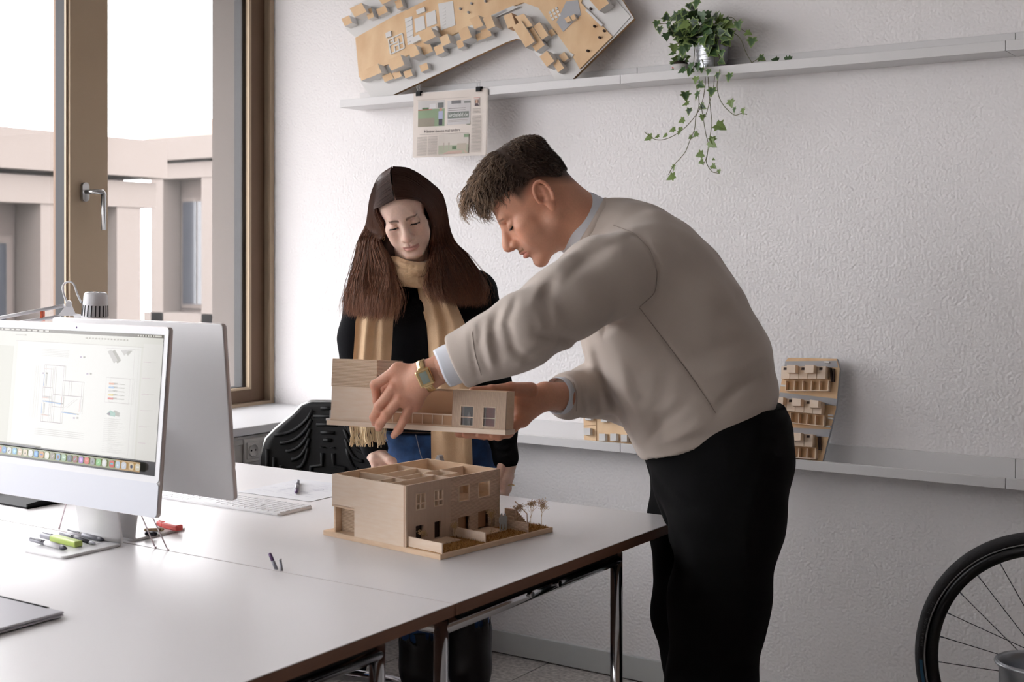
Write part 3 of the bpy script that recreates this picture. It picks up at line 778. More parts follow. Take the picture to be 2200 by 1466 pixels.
for w in D1:
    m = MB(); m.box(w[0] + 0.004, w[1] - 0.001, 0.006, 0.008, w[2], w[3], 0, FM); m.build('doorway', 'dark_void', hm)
for w in D2:
    m = MB(); m.box(w[0], w[1], 0.012, 0.014, w[2], w[3], 0, FM @ Matrix.Translation((half, 0, 0))); m.build('glazed_door', 'brick_wood', hm)
# rooms seen from above
def part_wall(a, b_, z=0.1195):
    m = MB(); ax, ay = a; bx, by = b_; t = 0.0015
    if abs(ax - bx) < abs(ay - by): m.box(ax - t, ax + t, min(ay, by), max(ay, by), B0 + fl, B0 + z)
    else: m.box(min(ax, bx), max(ax, bx), ay - t, ay + t, B0 + fl, B0 + z)
    m.build('partition', 'model_wood_pale', hm)
xm = -0.205
part_wall((xm, th), (xm, y1 - th)); part_wall((xm, 0.15), (x1 - th, 0.15)); part_wall((x0 + th, 0.075), (xm, 0.075)); part_wall((x0 + th, 0.19), (xm, 0.19))
part_wall((-0.26, 0.075), (-0.26, 0.19)); part_wall((-0.165, th), (-0.165, 0.15)); part_wall((xm, 0.07), (-0.165, 0.07)); part_wall((xm, 0.205), (-0.15, 0.205)); part_wall((-0.15, 0.15), (-0.15, 0.205)); part_wall((-0.235, th), (-0.235, 0.05), 0.112)
# roof rim edges
# terrace garden strip
m = MB(); m.box(x1 + 0.001, -0.006, 0.006, 0.34, B0, B0 + 0.0012); m.build('lawn', 'turf', hm)
rd = random.Random(3); m = MB()
for _ in range(2600):
    x = rd.uniform(x1 + 0.012, -0.004); y = rd.uniform(0.01, 0.343)
    if x < -0.06 and (y < 0.12 or 0.15 < y < 0.25): continue
    c = Vector((x, y, B0 + 0.001)); h_ = rd.uniform(0.002, 0.006); s_ = 0.0007; a = rd.uniform(0, 6.28); q = Vector((math.cos(a), math.sin(a), 0)) * s_
    tip = c + Vector((rd.uniform(-1, 1) * 0.002, rd.uniform(-1, 1) * 0.002, h_)); m.add([c + q, c - q, tip], [(0, 1, 2)])
o = m.build('turf_blades', 'turf', hm); o['kind'] = 'stuff'
def slab(nm, x0_, x1_, y0_, y1_, z0_, z1_, mt='model_wood_pale'):
    m = MB(); m.box(x0_, x1_, y0_, y1_, B0 + z0_, B0 + z1_); return m.build(nm, mt, hm)
slab('garden_wall', x1 + 0.002, -0.002, 0.0065, 0.0095, 0, 0.021)
slab('garden_wall', x1 + 0.002, -0.006, 0.136, 0.139, 0, 0.021)
slab('garden_wall', -0.045, -0.004, 0.268, 0.271, 0, 0.020, 'cladding_h'); slab('garden_wall', x1 + 0.001, -0.045, 0.268, 0.271, 0, 0.028, 'cladding_h')
slab('terrace', x1, -0.055, 0.03, 0.118, 0, 0.003, 'model_wood'); slab('terrace', x1, -0.050, 0.15, 0.25, 0, 0.003, 'model_wood')
for k in range(7): slab('stair_step', -0.098, -0.068, 0.300 + 0.0055 * k, 0.3055 + 0.0055 * k, 0, 0.036 - 0.005 * k, 'cladding_h')
m = MB(); m.tube([(-0.066, 0.298, B0 + 0.055), (-0.066, 0.338, B0 + 0.022), (-0.066, 0.339, B0)], 0.0011, 6); m.build('stair_rail', 'model_wood', hm)
for k, (x, y, h_) in enumerate([(-0.055, 0.292, 0.05), (-0.035, 0.314, 0.055), (-0.018, 0.330, 0.06), (-0.070, 0.112, 0.036), (-0.052, 0.205, 0.046), (-0.088, 0.035, 0.030)]):
    twig_tree(hm, (x, y, B0), h_, seed=20 + k, spread=1.0)
def figure(x, y, h, par, z=B0 + 0.003):
    m = MB(); k = h / 0.035
    sil = [(-0.004, 0), (-0.0015, 0), (-0.001, 0.013), (0.001, 0.013), (0.002, 0), (0.0045, 0), (0.0045, 0.016), (0.006, 0.017), (0.0062, 0.026), (0.004, 0.0295), (0.0022, 0.030), (0.0026, 0.0345), (0.0005, 0.036), (-0.0018, 0.0345), (-0.0016, 0.030), (-0.004, 0.0293), (-0.006, 0.026), (-0.0058, 0.016), (-0.0045, 0.015)]
    m.prism([(a * k, b_ * k) for a, b_ in sil], -0.0004, 0.0004, 0, Matrix.Translation((x, y, z)) @ Matrix.Rotation(math.radians(75), 4, 'Z') @ Matrix.Rotation(math.radians(90), 4, 'X'))
    return m.build('scale_figure', 'model_figure', par)
figure(-0.052, 0.238, 0.036, hm); figure(-0.050, 0.247, 0.035, hm)
# little stack of steps and a clear gable standing on the far edge of the roof opening
m = MB()
for k in range(3): m.box(-0.305 + 0.004 * k, -0.285 - 0.002 * k, 0.2905, 0.303, 0.128 + 0.005 * k, 0.133 + 0.005 * k)
m.box(-0.300, -0.296, 0.285, 0.289, 0.0105, 0.128)
m.build('roof_stack', 'card_grey', hm)
tag(hm, 'open wooden house model with garden strip standing on the desk', 'model')

# ================================================================== house model held in the air
UA = at(705, 909, 2.705); UB = at(1086, 931, 2.575); ux = (UB - UA); UL = ux.length
un = Vector((0, 0, 1)); UM = frame(UA, ux, ux.cross(Vector((0, 0, -1))))   # local x along the front edge, y to the back
if UM.col[2].z < 0: UM = frame(UA, ux, ux.cross(Vector((0, 0, 1))))
UM = UM @ Matrix.Rotation(math.radians(-5.0), 4, 'X')
um = empty('house_model', M=UM)
D = 0.15; tw = 0.100; thh = 0.128; rb = 0.118; rh = 0.074
m = MB(); m.prism([(-0.004, 0), (UL, 0), (UL, 0.058), (tw + 0.01, 0.09), (tw + 0.01, D), (-0.004, D)], -0.004, 0.006); m.build('base_plate', 'model_wood_pale', um, bevel=0.0005)
b0 = 0.006
m = MB(); m.box(0.003, 0.003 + tw, 0.004, 0.009, b0, b0 + thh - 0.057); m.build('plain_wall', 'model_wood_pale', um)
m = MB(); m.box(0.0015, 0.0045 + tw, 0.003, 0.010, b0 + thh - 0.057, b0 + thh); m.build('cladding_band', 'cladding_h_pale', um)
m = MB(); m.box(tw - 0.002, tw + 0.003, 0.009, D - 0.02, b0, b0 + thh - 0.057); m.build('side_wall', 'model_wood', um)
m = MB(); m.box(tw - 0.002, tw + 0.0045, 0.010, D - 0.02, b0 + thh - 0.057, b0 + thh); m.build('cladding_band', 'cladding_h', um)
m = MB(); m.box(0.003, 0.008, 0.009, D - 0.02, b0, b0 + thh); m.build('side_wall', 'model_wood', um)
m = MB(); m.box(0.003, tw + 0.003, D - 0.02, D - 0.015, b0, b0 + thh); m.build('rear_wall', 'model_wood', um)
m = MB(); m.box(0.004, tw + 0.002, 0.008, D - 0.018, b0 + thh - 0.012, b0 + thh - 0.008); m.build('flat_roof', 'model_wood', um)
# middle part set back behind a terrace
xr = UL - rb
m = MB(); m.box(tw + 0.003, xr, 0.060, 0.065, b0, b0 + rh); m.build('recessed_wall', 'brick_wood', um)
m = MB(); m.box(tw + 0.003, xr, 0.060, 0.085, b0 + rh - 0.004, b0 + rh); m.build('flat_roof', 'model_wood', um)
m = MB(); m.box(tw + 0.006, xr, 0.010, 0.060, b0, b0 + 0.003); m.build('terrace_deck', 'model_wood', um)
t0 = tw + 0.02; nb = 7; w_ = (xr - t0) / nb
for i in range(nb + 1):
    m = MB(); m.box(t0 + i * w_ - 0.0008, t0 + i * w_ + 0.0008, 0.010, 0.0125, b0, b0 + 0.023); m.build('railing_post', 'model_wood_pale', um)
m = MB(); m.box(t0, xr, 0.0098, 0.0128, b0 + 0.022, b0 + 0.0245); m.build('railing_cap', 'model_wood_pale', um)
for i in range(nb):
    m = MB(); m.box(t0 + i * w_ + 0.001, t0 + (i + 1) * w_ - 0.001, 0.011, 0.0118, b0 + 0.001, b0 + 0.022); m.build('railing_panel', 'brick_wood', um)
# right block with two windows
wins = [(0.018, 0.047, 0.003, 0.044), (0.066, 0.094, 0.003, 0.044)]
RM = Matrix.Translation((xr, 0.006, b0)); m = MB(); win_wall(m, RM, rb - 0.003, rh, 0.005, wins); m.build('cladding_panel', 'cladding_x', um)
m = MB(); m.box(UL - 0.008, UL - 0.003, 0.011, 0.050, b0, b0 + rh); m.build('side_wall', 'model_wood', um)
m = MB(); m.box(xr, xr + 0.004, 0.011, 0.075, b0, b0 + rh); m.build('side_wall', 'model_wood', um)
m = MB(); m.box(xr, UL - 0.003, 0.050, 0.055, b0, b0 + rh); m.build('rear_wall', 'model_wood', um)
m = MB(); m.box(xr - 0.0005, UL - 0.0025, 0.0055, 0.055, b0 + rh, b0 + rh + 0.002); m.build('flat_roof', 'model_wood', um)
for i, w in enumerate(wins):
    a, b_, c, d = w; m = MB(); t = 0.0017
    for bx in ((a, a + t, c, d), (b_ - t, b_, c, d), (a, b_, d - t, d), (a, b_, c, c + t), (a, b_, c + (d - c) * 0.42, c + (d - c) * 0.42 + t)): m.box(bx[0], bx[1], -0.0006, 0.002, bx[2], bx[3], 0, RM)
    f = m.build('window_frame', 'model_wood_pale', um)
    m = MB(); m.box(a, b_, 0.0022, 0.0026, c, d, 0, RM); m.build('pane', 'model_glass', f)
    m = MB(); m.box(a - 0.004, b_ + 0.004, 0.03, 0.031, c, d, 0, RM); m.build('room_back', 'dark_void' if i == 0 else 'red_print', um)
fg = figure(xr + 0.033, 0.016, 0.030, um, b0 + 0.001)
m = MB(); m.box(-0.012, 0.004, 0.012, 0.05, 0.004, 0.009); m.build('porch_slab', 'card_white', um)
m = MB(); m.box(-0.008, 0.003, 0.02, 0.03, 0.009, 0.026); m.build('porch_wall', 'card_grey', um)
tag(um, 'wooden house model with tall ribbed box, held up by the man', 'model')

# ================================================================== large site model on the upper ledge
SO = Vector((-2.4, LEDGE_Y + 0.036, UP_Z + 0.0125)); SN_ = Vector((0, -math.cos(math.radians(6.2)), math.sin(math.radians(6.2))))
SX = Vector((1, 0, 0)); SY = SN_.cross(SX) * 1.0
if SY.z < 0: SY = -SY
SM = Matrix(((SX.x, SY.x, SN_.x, SO.x), (SX.y, SY.y, SN_.y, SO.y), (SX.z, SY.z, SN_.z, SO.z), (0, 0, 0, 1)))
SMi = SM.inverted()
def sp_(px, py):
    q = SMi @ on_plane(px, py, SO + SN_ * 0.02, SN_); return (q.x, q.y)
def zz(x, y): return sp_(720 + x * 0.31818, y * 0.31818)         # measured in an enlarged crop of the photograph
sm = empty('site_model', M=SM)
base = [(zz(300, 645)[0] - 0.004, 0.001), (zz(300, 645)[0] - 0.03, 0.002), zz(165, 560), zz(135, 255), zz(60, 190), zz(120, 30), zz(330, -60), zz(900, -420), zz(1500, -520), zz(1920, -20), zz(2010, 120), (zz(1580, 540)[0] - 0.012, 0.001), (zz(1490, 520)[0] + 0.004, 0.002), zz(1420, 430), zz(1240, 262), zz(1215, 258), zz(1150, 280)]
m = MB(); m.prism(base, 0, 0.012, 0, mtop=1); m.build('base_board', ['ply_edge', 'card_white'], sm)
def ply(pts, h=0.007, z=0.012, nm='plywood_plate', mt=('plywood', 'plywood')):
    m = MB(); m.prism([zz(*p) for p in pts], z, z + h, 0, mtop=1); return m.build(nm, list(mt), sm)
ply([(160, 520), (135, 255), (390, 110), (860, -120), (1280, -220), (1700, -160), (1660, 20), (1870, 245), (1650, 465), (1590, 360), (1370, 50), (1270, 15), (1150, 60), (760, 250), (250, 480)])
ply([(1640, 0), (1660, -60), (1860, -40), (1990, 110), (1870, 245)], 0.003, 0.012, 'road_plate', ('card_white', 'card_white'))
ply([(1560, 10), (1640, 0), (1660, 100), (1540, 215), (1495, 150)], 0.0015, 0.019, 'yard_plate', ('card_grey', 'card_grey'))
ply([(695, 25), (795, 5), (812, 170), (715, 205)], 0.001, 0.019, 'yard_plate', ('card_grey', 'card_white'))
ply([(470, 125), (520, 110), (530, 290), (490, 305)], 0.001, 0.019, 'yard_plate', ('card_grey', 'card_white'))
def blk(pts, h, z=0.012, side='card_white', top='plywood', nm='building_block'):
    m = MB(); m.prism([zz(*p) for p in pts], z, z + h, 0, mtop=1); return m.build(nm, [side, top], sm)
def q4(x, y, dx, dy, ex, ey): return [(x, y), (x + dx, y + dy), (x + dx + ex, y + dy + ey), (x + ex, y + ey)]
E = [  # x, y, along (dx,dy), across (ex,ey), height
 (185, 500, 60, -25, 20, 55, .030), (250, 480, 80, -35, 25, 60, .042), (330, 520, 60, -25, 20, 40, .020), (395, 425, 90, -40, 28, 70, .045), (395, 500, 50, -20, 18, 40, .018),
 (475, 490, 50, -18, 14, 44, .020), (585, 450, 50, -22, 14, 44, .022), (530, 350, 60, -28, 30, 60, .048), (615, 250, 85, -40, 32, 60, .052), (600, 330, 60, -26, 20, 50, .024),
 (690, 330, 55, -24, 20, 55, .030), (745, 270, 55, -24, 22, 60, .044), (840, 290, 40, -18, 14, 50, .028), (875, 225, 65, -30, 30, 75, .048), (955, 150, 60, -26, 35, 70, .050),
 (960, 240, 40, -16, 14, 44, .020), (1040, 145, 55, -22, 30, 75, .046), (1000, 215, 60, -26, 18, 60, .026)]
for x, y, dx, dy, ex, ey, h in E: blk(q4(x, y, dx, dy, ex, ey), h)
F_ = [(1250, 130, 60, -20, 60, 80, .040), (1240, 200, 60, -40, 90, 140, .046), (1300, 240, 60, -45, 80, 120, .030), (1360, 190, 45, -30, 60, 90, .03), (1440, 215, 30, -20, 24, 36, .012), (1420, 400, 50, -40, 50, 70, .044), (1490, 440, 40, -30, 40, 60, .030), (1520, 380, 35, -26, 30, 44, .016)]
for x, y, dx, dy, ex, ey, h in F_: blk(q4(x, y, dx, dy, ex, ey), h)
blk(q4(1165, 120, 55, -20, 30, 85, ), .034, side='brick_wood'); blk(q4(1745, 10, 70, -50, 70, 80), .040); blk(q4(1560, 130, 30, -16, 16, 30), .012, .019); blk(q4(1600, 115, 26, -14, 14, 30), .012, .019)
for x, y, dx, dy, ex, ey, h in [(75, 140, 50, -24, 22, 50, .034), (145, 75, 80, -36, 34, 60, .046), (225, 80, 40, -18, 20, 60, .026), (290, 70, 60, -28, 20, 44, .020), (330, 0, 80, -40, 34, 50, .046), (420, 10, 40, -20, 20, 60, .026)]: blk(q4(x, y, dx, dy, ex, ey), h)
# white halls and paper plots on the plywood
for p, h in [(q4(520, 265, 175, -85, 12, 36), .012), (q4(535, 130, 65, -26, 10, 90), .002), (q4(612, 92, 65, -24, 10, 92), .002), (q4(552, 70, 55, -22, 6, 30), .006), (q4(345, 225, 36, -16, 4, 34), .006), (q4(420, 85, 5, -2, 80, -25), .002),
             (q4(860, 200, 300, -140, 6, 16), .003), (q4(1010, 125, 190, -85, 50, 5), .003), (q4(1690, 70, 12, -10, 110, 110), .004), (q4(1580, 370, 14, -14, 20, 16), .003)]:
    blk(p, h, .019, 'card_white', 'card_white', 'white_hall')
# laser-cut white pavilion grid
def bar(a, b_, w=4, h=.003):
    (x, y), (X_, Y_) = a, b_; L_ = math.hypot(X_ - x, Y_ - y); nx, ny = -(Y_ - y) / L_ * w, (X_ - x) / L_ * w
    blk([(x + nx, y + ny), (x - nx, y - ny), (X_ - nx, Y_ - ny), (X_ + nx, Y_ + ny)], h, .019, 'card_white', 'card_white', 'lattice_bar')
gx, gy = (362, 268), (92, -42); gv = (14, 98)
P_ = lambda u, v: (gx[0] + gy[0] * u + gv[0] * v, gx[1] + gy[1] * u + gv[1] * v)
for a, b_ in (((0, 0), (1, 0)), ((1, 0), (1, 1)), ((1, 1), (0, 1)), ((0, 1), (0, 0)), ((.33, 0), (.33, .4)), ((0, .4), (.6, .4)), ((.66, .2), (.66, 1)), ((.33, .6), (1, .6)), ((.33, .6), (.33, 1)), ((.1, .2), (.33, .2))): bar(P_(*a), P_(*b_))
for k in range(5): bar((474 + 4 * k, 150 + 34 * k), (520 + 3 * k, 128 + 34 * k), 3)
for k in range(6): bar((726 + 12 * k * 0, 60 + 22 * k), (746, 52 + 22 * k), 3, .002)
for k in range(3):
    for j in range(3): blk(q4(1440 + 22 * k + 10 * j, 82 - 14 * k + 22 * j, 14, -8, 8, 14), .002, .019, 'card_white', 'card_white', 'white_hall')
for x, y in ((850, 60), (925, 25), (905, 85), (1020, 10), (1820, 210), (1755, 180), (1790, 255), (1710, 345), (1730, 60)):
    c = zz(x, y); m = MB(); m.lathe([(0.004, 0.019), (0.004, 0.027), (0, 0.027)], 10, 0, Matrix.Translation((c[0], c[1], 0))); m.build('peg', 'card_grey' if x < 1500 else 'dark_void', sm)
for k in range(8): bar((1330 + 30 * k * 0.5, 240 + 22 * k * 0.5), (1385 + 15 * k, 200 + 11 * k), 2, .001) if k % 2 == 0 and k < 0 else None
tag(sm, 'large plywood site model with white blocks leaning on the upper ledge', 'model')

# ---- terraced housing model on the lower ledge
TO = Vector((-0.9, LEDGE_Y + 0.032, LO_Z + 0.0125)); TN = Vector((0, -math.cos(math.radians(11)), math.sin(math.radians(11)))); TY_ = Vector((0, math.sin(math.radians(11)), math.cos(math.radians(11))))
TM = Matrix(((1, 0, TN.x, TO.x), (0, TY_.y, TN.y, TO.y), (0, TY_.z, TN.z, TO.z), (0, 0, 0, 1))); TMi = TM.inverted()
tm = empty('terrace_model', M=TM)
def tt(x, y):
    q = TMi @ on_plane(1650 + x * 0.17731, 750 + y * 0.17731, TO + TN * 0.015, TN); return (q.x, q.y)
def tb(nm, pts, z0_, z1_, mats): m = MB(); m.prism([tt(*p) for p in pts], z0_, z1_, 0, mtop=min(1, len(mats) - 1)); return m.build(nm, mats, tm)
tb('base_board', [(240, 105), (830, 118), (865, 240), (820, 720), (655, 1365), (640, 1425), (62, 1415), (100, 700), (205, 150)], 0, 0.012, ['card_grey', 'plywood'])
for pts in ([(205, 148), (830, 142), (845, 225), (195, 222)], [(140, 525), (838, 605), (825, 690), (125, 620)], [(90, 945), (755, 975), (735, 1070), (85, 1040)]): tb('road_strip', pts, 0.012, 0.0135, ['card_grey', 'card_grey'])
def terrace_row(x0_, y0_, sl, n_, w, hh):
    for i in range(n_):
        xa = x0_ + i * w; ya = y0_ + sl * i * w
        tb('row_house', [(xa, ya), (xa + w - 6, ya + sl * w), (xa + w - 12, ya + sl * w + hh), (xa - 6, ya + hh)], 0.012, 0.042, ['model_wood', 'model_wood_pale'])
        if i % 2 == 1: tb('attic_box', [(xa - 6, ya - 6), (xa + w - 8, ya - 4 + sl * w), (xa + w - 12, ya + hh * .60), (xa - 10, ya + hh * .60)], 0.042, 0.066, ['model_wood', 'model_wood_pale'])
        else:
            tb('roof_light', [(xa + w * .25, ya + hh * .1), (xa + w * .6, ya + hh * .1), (xa + w * .58, ya + hh * .3), (xa + w * .23, ya + hh * .3)], 0.042, 0.0428, ['dark_void', 'dark_void'])
    for i in range(n_ + 1):
        xa = x0_ + 30 + i * w * 0.95; ya = y0_ + sl * i * w + hh + 18
        tb('garden_fence', [(xa, ya), (xa + 9, ya), (xa + 4, ya + hh * .8), (xa - 5, ya + hh * .8)], 0.012, 0.030, ['model_wood', 'model_wood_pale'])
    tb('garden_fence', [(x0_ + 30, y0_ + hh * 1.88), (x0_ + 30 + n_ * w * .95, y0_ + hh * 1.88 + sl * n_ * w), (x0_ + 30 + n_ * w * .95, y0_ + hh * 1.94 + sl * n_ * w), (x0_ + 30, y0_ + hh * 1.94)], 0.012, 0.030, ['model_wood', 'model_wood_pale'])
terrace_row(205, 225, 0.0, 5, 108, 150); terrace_row(60, 590, 0.10, 6, 106, 150); terrace_row(60, 1020, 0.05, 5, 106, 150)
for k, (x, y) in enumerate(((690, 150), (165, 435), (735, 795), (735, 830), (705, 930))): tb('toy_car', [(x, y), (x + 58, y + 4), (x + 58, y + 24), (x, y + 20)], 0.0135, 0.021, ['card_white', 'card_white'])
for pts in ([(755, 232), (775, 232), (790, 400), (770, 400)], [(795, 240), (805, 240), (805, 400), (795, 400)], [(610, 1065), (640, 1065), (645, 1230), (620, 1230)]): tb('retaining_strip', pts, 0.012, 0.022, ['dark_void', 'dark_void'])
tag(tm, 'tapering terraced housing model of small wooden boxes, right of the man', 'model')

# ---- small block model half hidden by the sweatshirt
VO = Vector((-1.9, LEDGE_Y + 0.028, LO_Z + 0.0125)); VM = Matrix(((1, 0, TN.x, VO.x), (0, TY_.y, TN.y, VO.y), (0, TY_.z, TN.z, VO.z), (0, 0, 0, 1))); VMi = VM.inverted()
vm = empty('block_model', M=VM)
def vv(px, py):
    q = VMi @ on_plane(px, py, VO + TN * 0.008, TN); return (q.x, q.y)
def vb(nm, pts, z0_, z1_, mats): m = MB(); m.prism([vv(*p) for p in pts], z0_, z1_, 0, mtop=min(1, len(mats) - 1)); return m.build(nm, mats, vm)
vb('base_board', [(1253, 870), (1420, 880), (1425, 968), (1255, 953)], 0, 0.008, ['ply_edge', 'plywood'])
for x, y in ((1260, 921), (1292, 933), (1316, 933), (1339, 935), (1262, 889), (1296, 893), (1262, 948)): vb('white_block', [(x, y), (x + 13, y), (x + 13, y + 15), (x, y + 15)], 0.008, 0.024, ['card_white', 'card_white'])
for pts in ([(1280, 872), (1282, 872), (1283, 955), (1281, 955)], [(1254, 915), (1280, 913), (1280, 914.5), (1254, 916.5)]): vb('score_line', pts, 0.0075, 0.0083, ['ply_edge', 'ply_edge'])
tag(vm, 'small plywood block model with white cubes on the low ledge', 'model')

# ================================================================== newspaper page clipped to the ledge
NP = LEDGE_Y - 0.0035
tl, tr, bl_, br_ = on_Y(889, 201, NP), on_Y(1047, 190, NP), on_Y(882, 338, NP), on_Y(1043, 334, NP)
NW = (tr - tl).length; NH = ((tl - bl_).length + (tr - br_).length) / 2
NM = frame(tl, (tr - tl), (tl - bl_))
news = empty('newspaper_page', M=NM)
def nwave(x, y): return 0.0012 + 0.004 * (-y / NH) ** 2 * (0.6 + 0.4 * math.sin(9 * x / NW)) + 0.0012 * math.sin(14 * x / NW + 2 * y / NH)
def sheet(nm, ma, x0, x1, y0, y1, lift, n=18, th=0.0002, par=None, skew=0.0):
    m = MB(); vs = []
    for z in (lift, lift - th):
        for j in range(n + 1):
            for i in range(n + 1):
                x = x0 + (x1 - x0) * i / n; y = y0 + (y1 - y0) * j / n; vs.append((x + skew * y, y, nwave(x, y) + z))
    N1 = n + 1; fs = []
    for j in range(n):
        for i in range(n):
            a = j * N1 + i; fs.append((a, a + 1, a + N1 + 1, a + N1)); b2 = a + N1 * N1; fs.append((b2, b2 + N1, b2 + N1 + 1, b2 + 1))
    m.add(vs, fs, 0, True); return m.build(nm, ma, par)
pg = sheet('page', 'newsprint', 0, NW, -NH, 0, 0.0, par=news)
sheet('folded_page', 'newsprint', 0.004, NW + 0.004, -NH - 0.001, -0.002, -0.0012, par=news)
class Bent(Print):
    def _bend(s, z): pass
    def rect(s, x0, y0, x1, y1, c, n=6):
        z = s._z()
        for j in range(n):
            for i in range(n):
                xa, xb = x0 + (x1 - x0) * i / n, x0 + (x1 - x0) * (i + 1) / n; ya, yb = y0 + (y1 - y0) * j / n, y0 + (y1 - y0) * (j + 1) / n
                s.quad([(xa, ya, nwave(xa, ya) + z), (xb, ya, nwave(xb, ya) + z), (xb, yb, nwave(xb, yb) + z), (xa, yb, nwave(xa, yb) + z)], 0, c)
    def poly(s, pts, c):
        z = s._z(); s.quad([(p[0], p[1], nwave(p[0], p[1]) + z) for p in pts], 0, c)
    def text(s, txt, x, y, size, c, width=None):
        vs, fs, w = text_polys(txt, size); z = s._z(); k = 1.0 if not width or w == 0 else width / w
        s.add([(x + v[0] * k, y + v[1], nwave(x + v[0] * k, y + v[1]) + z) for v in vs], fs, 0, False, c)
p = Bent(Matrix(), 0.00035)
U = lambda u: NW * u
V_ = lambda v: -NH * v
ink = rgb(120, 112, 110); ink2 = rgb(168, 158, 152)
p.rect(U(.07), V_(.53), U(.435), V_(.13), rgb(146, 164, 136)); p.rect(U(.07), V_(.26), U(.435), V_(.13), rgb(206, 202, 200)); p.rect(U(.07), V_(.53), U(.30), V_(.40), rgb(158, 150, 136))
p.rect(U(.23), V_(.25), U(.31), V_(.18), rgb(224, 222, 222)); p.rect(U(.13), V_(.27), U(.22), V_(.235), rgb(92, 118, 90)); p.rect(U(.07), V_(.275), U(.26), V_(.262), rgb(190, 110, 100))
p.rect(U(.35), V_(.42), U(.41), V_(.30), rgb(176, 180, 206)); p.disc(U(.38), V_(.275), NW * .018, rgb(196, 150, 132)); p.rect(U(.355), V_(.52), U(.405), V_(.42), rgb(86, 84, 92)); p.rect(U(.34), V_(.25), U(.42), V_(.17), rgb(120, 122, 120))
p.rect(U(.475), V_(.52), U(.785), V_(.15), rgb(206, 202, 202)); p.poly([(U(.475), V_(.52)), (U(.785), V_(.53)), (U(.785), V_(.48)), (U(.475), V_(.50))], rgb(120, 134, 104)); p.rect(U(.53), V_(.20), U(.66), V_(.15), rgb(130, 128, 130)); p.rect(U(.70), V_(.20), U(.785), V_(.17), rgb(140, 142, 138))
for k in range(2): p.rect(U(.485), V_(.275 + .03 * k), U(.72), V_(.268 + .03 * k), ink)
p.rect(U(.48), V_(.425), U(.765), V_(.325), rgb(128, 134, 128)); p.text('kirchsfeld.de', U(.49), V_(.40), NH * .085, rgb(236, 234, 232), U(.265))
for k in range(2): p.rect(U(.485), V_(.455 + .022 * k), U(.75), V_(.449 + .022 * k), ink2)
p.text('Häuser bauen mal anders', U(.165), V_(.625), NH * .066, rgb(96, 90, 90), U(.49))
p.rect(U(.10), V_(.655), U(.77), V_(.650), ink2)
for k in range(17):
    y = .69 + .0175 * k
    p.rect(U(.065), V_(y + .006), U(.065 + .145), V_(y), ink2, 2); p.rect(U(.225), V_(y + .006), U(.345), V_(y), ink2, 2)
p.rect(U(.365), V_(.965), U(.775), V_(.665), rgb(206, 198, 190)); p.rect(U(.365), V_(.965), U(.775), V_(.83), rgb(176, 178, 158)); p.rect(U(.43), V_(.90), U(.52), V_(.79), rgb(178, 166, 156)); p.rect(U(.62), V_(.90), U(.75), V_(.81), rgb(186, 176, 162)); p.poly([(U(.42), V_(.965)), (U(.77), V_(.965)), (U(.73), V_(.91)), (U(.50), V_(.92))], rgb(196, 170, 158)); p.rect(U(.71), V_(.72), U(.775), V_(.67), rgb(140, 160, 132)); p.rect(U(.55), V_(.90), U(.61), V_(.85), rgb(104, 124, 96))
p.rect(U(.835), V_(.255), U(.905), V_(.15), rgb(196, 186, 182)); p.disc(U(.868), V_(.185), NW * .02, rgb(206, 168, 148)); p.poly([(U(.842), V_(.255)), (U(.90), V_(.255)), (U(.885), V_(.215)), (U(.852), V_(.215))], rgb(92, 80, 84)); p.rect(U(.845), V_(.215), U(.856), V_(.165), rgb(110, 84, 70)); p.rect(U(.882), V_(.215), U(.893), V_(.165), rgb(110, 84, 70))
p.text('FREIRAUM', U(.83), V_(.135), NH * .022, rgb(200, 120, 110), U(.08)) if False else p.rect(U(.83), V_(.135), U(.91), V_(.128), rgb(214, 150, 140), 2)
for k in range(4): p.rect(U(.815), V_(.30 + .02 * k), U(.925), V_(.294 + .02 * k), ink2, 2)
for k in range(30):
    y = .40 + .0185 * k; p.rect(U(.81), V_(y + .006), U(.935), V_(y), ink2, 2)
p.rect(U(.07), V_(.115), U(.77), V_(.112), ink2)
p.build('printed_image', 'print', pg)
tag(news, 'yellowed newspaper page with photographs hanging from the upper ledge', 'newspaper')
def clip(px, py, lab):
    c = on_Y(px, py, NP - 0.004); e = empty('binder_clip', c)
    m = MB(); m.prism([(-0.006, -0.008), (0.009, -0.004), (0.009, 0.010), (-0.006, 0.008)], -0.0095, 0.0095, 0, Matrix(((0, 0, 1, 0), (1, 0, 0, 0), (0, 1, 0, 0), (0, 0, 0, 1)))); m.build('clip_body', 'black_plastic', e, bevel=0.001)
    for s in (-1, 1):
        m = MB(); pts = [(-0.005, 0.004 * (s > 0) - 0.004, 0.009), (-0.006, -0.004 + 0.006 * (s > 0), 0.02), (-0.003, -0.005 + 0.010 * (s > 0), 0.029), (0.003, -0.005 + 0.010 * (s > 0), 0.029), (0.006, -0.004 + 0.006 * (s > 0), 0.02), (0.005, 0.004 * (s > 0) - 0.004, 0.009)]
        m.tube(pts, 0.0006, 6); m.build('wire_handle', 'steel', e)
    tag(e, lab, 'clip', 'binder clips holding the newspaper')
clip(900, 202, 'black binder clip at the left corner of the newspaper'); clip(1029, 192, 'black binder clip at the right corner of the newspaper')

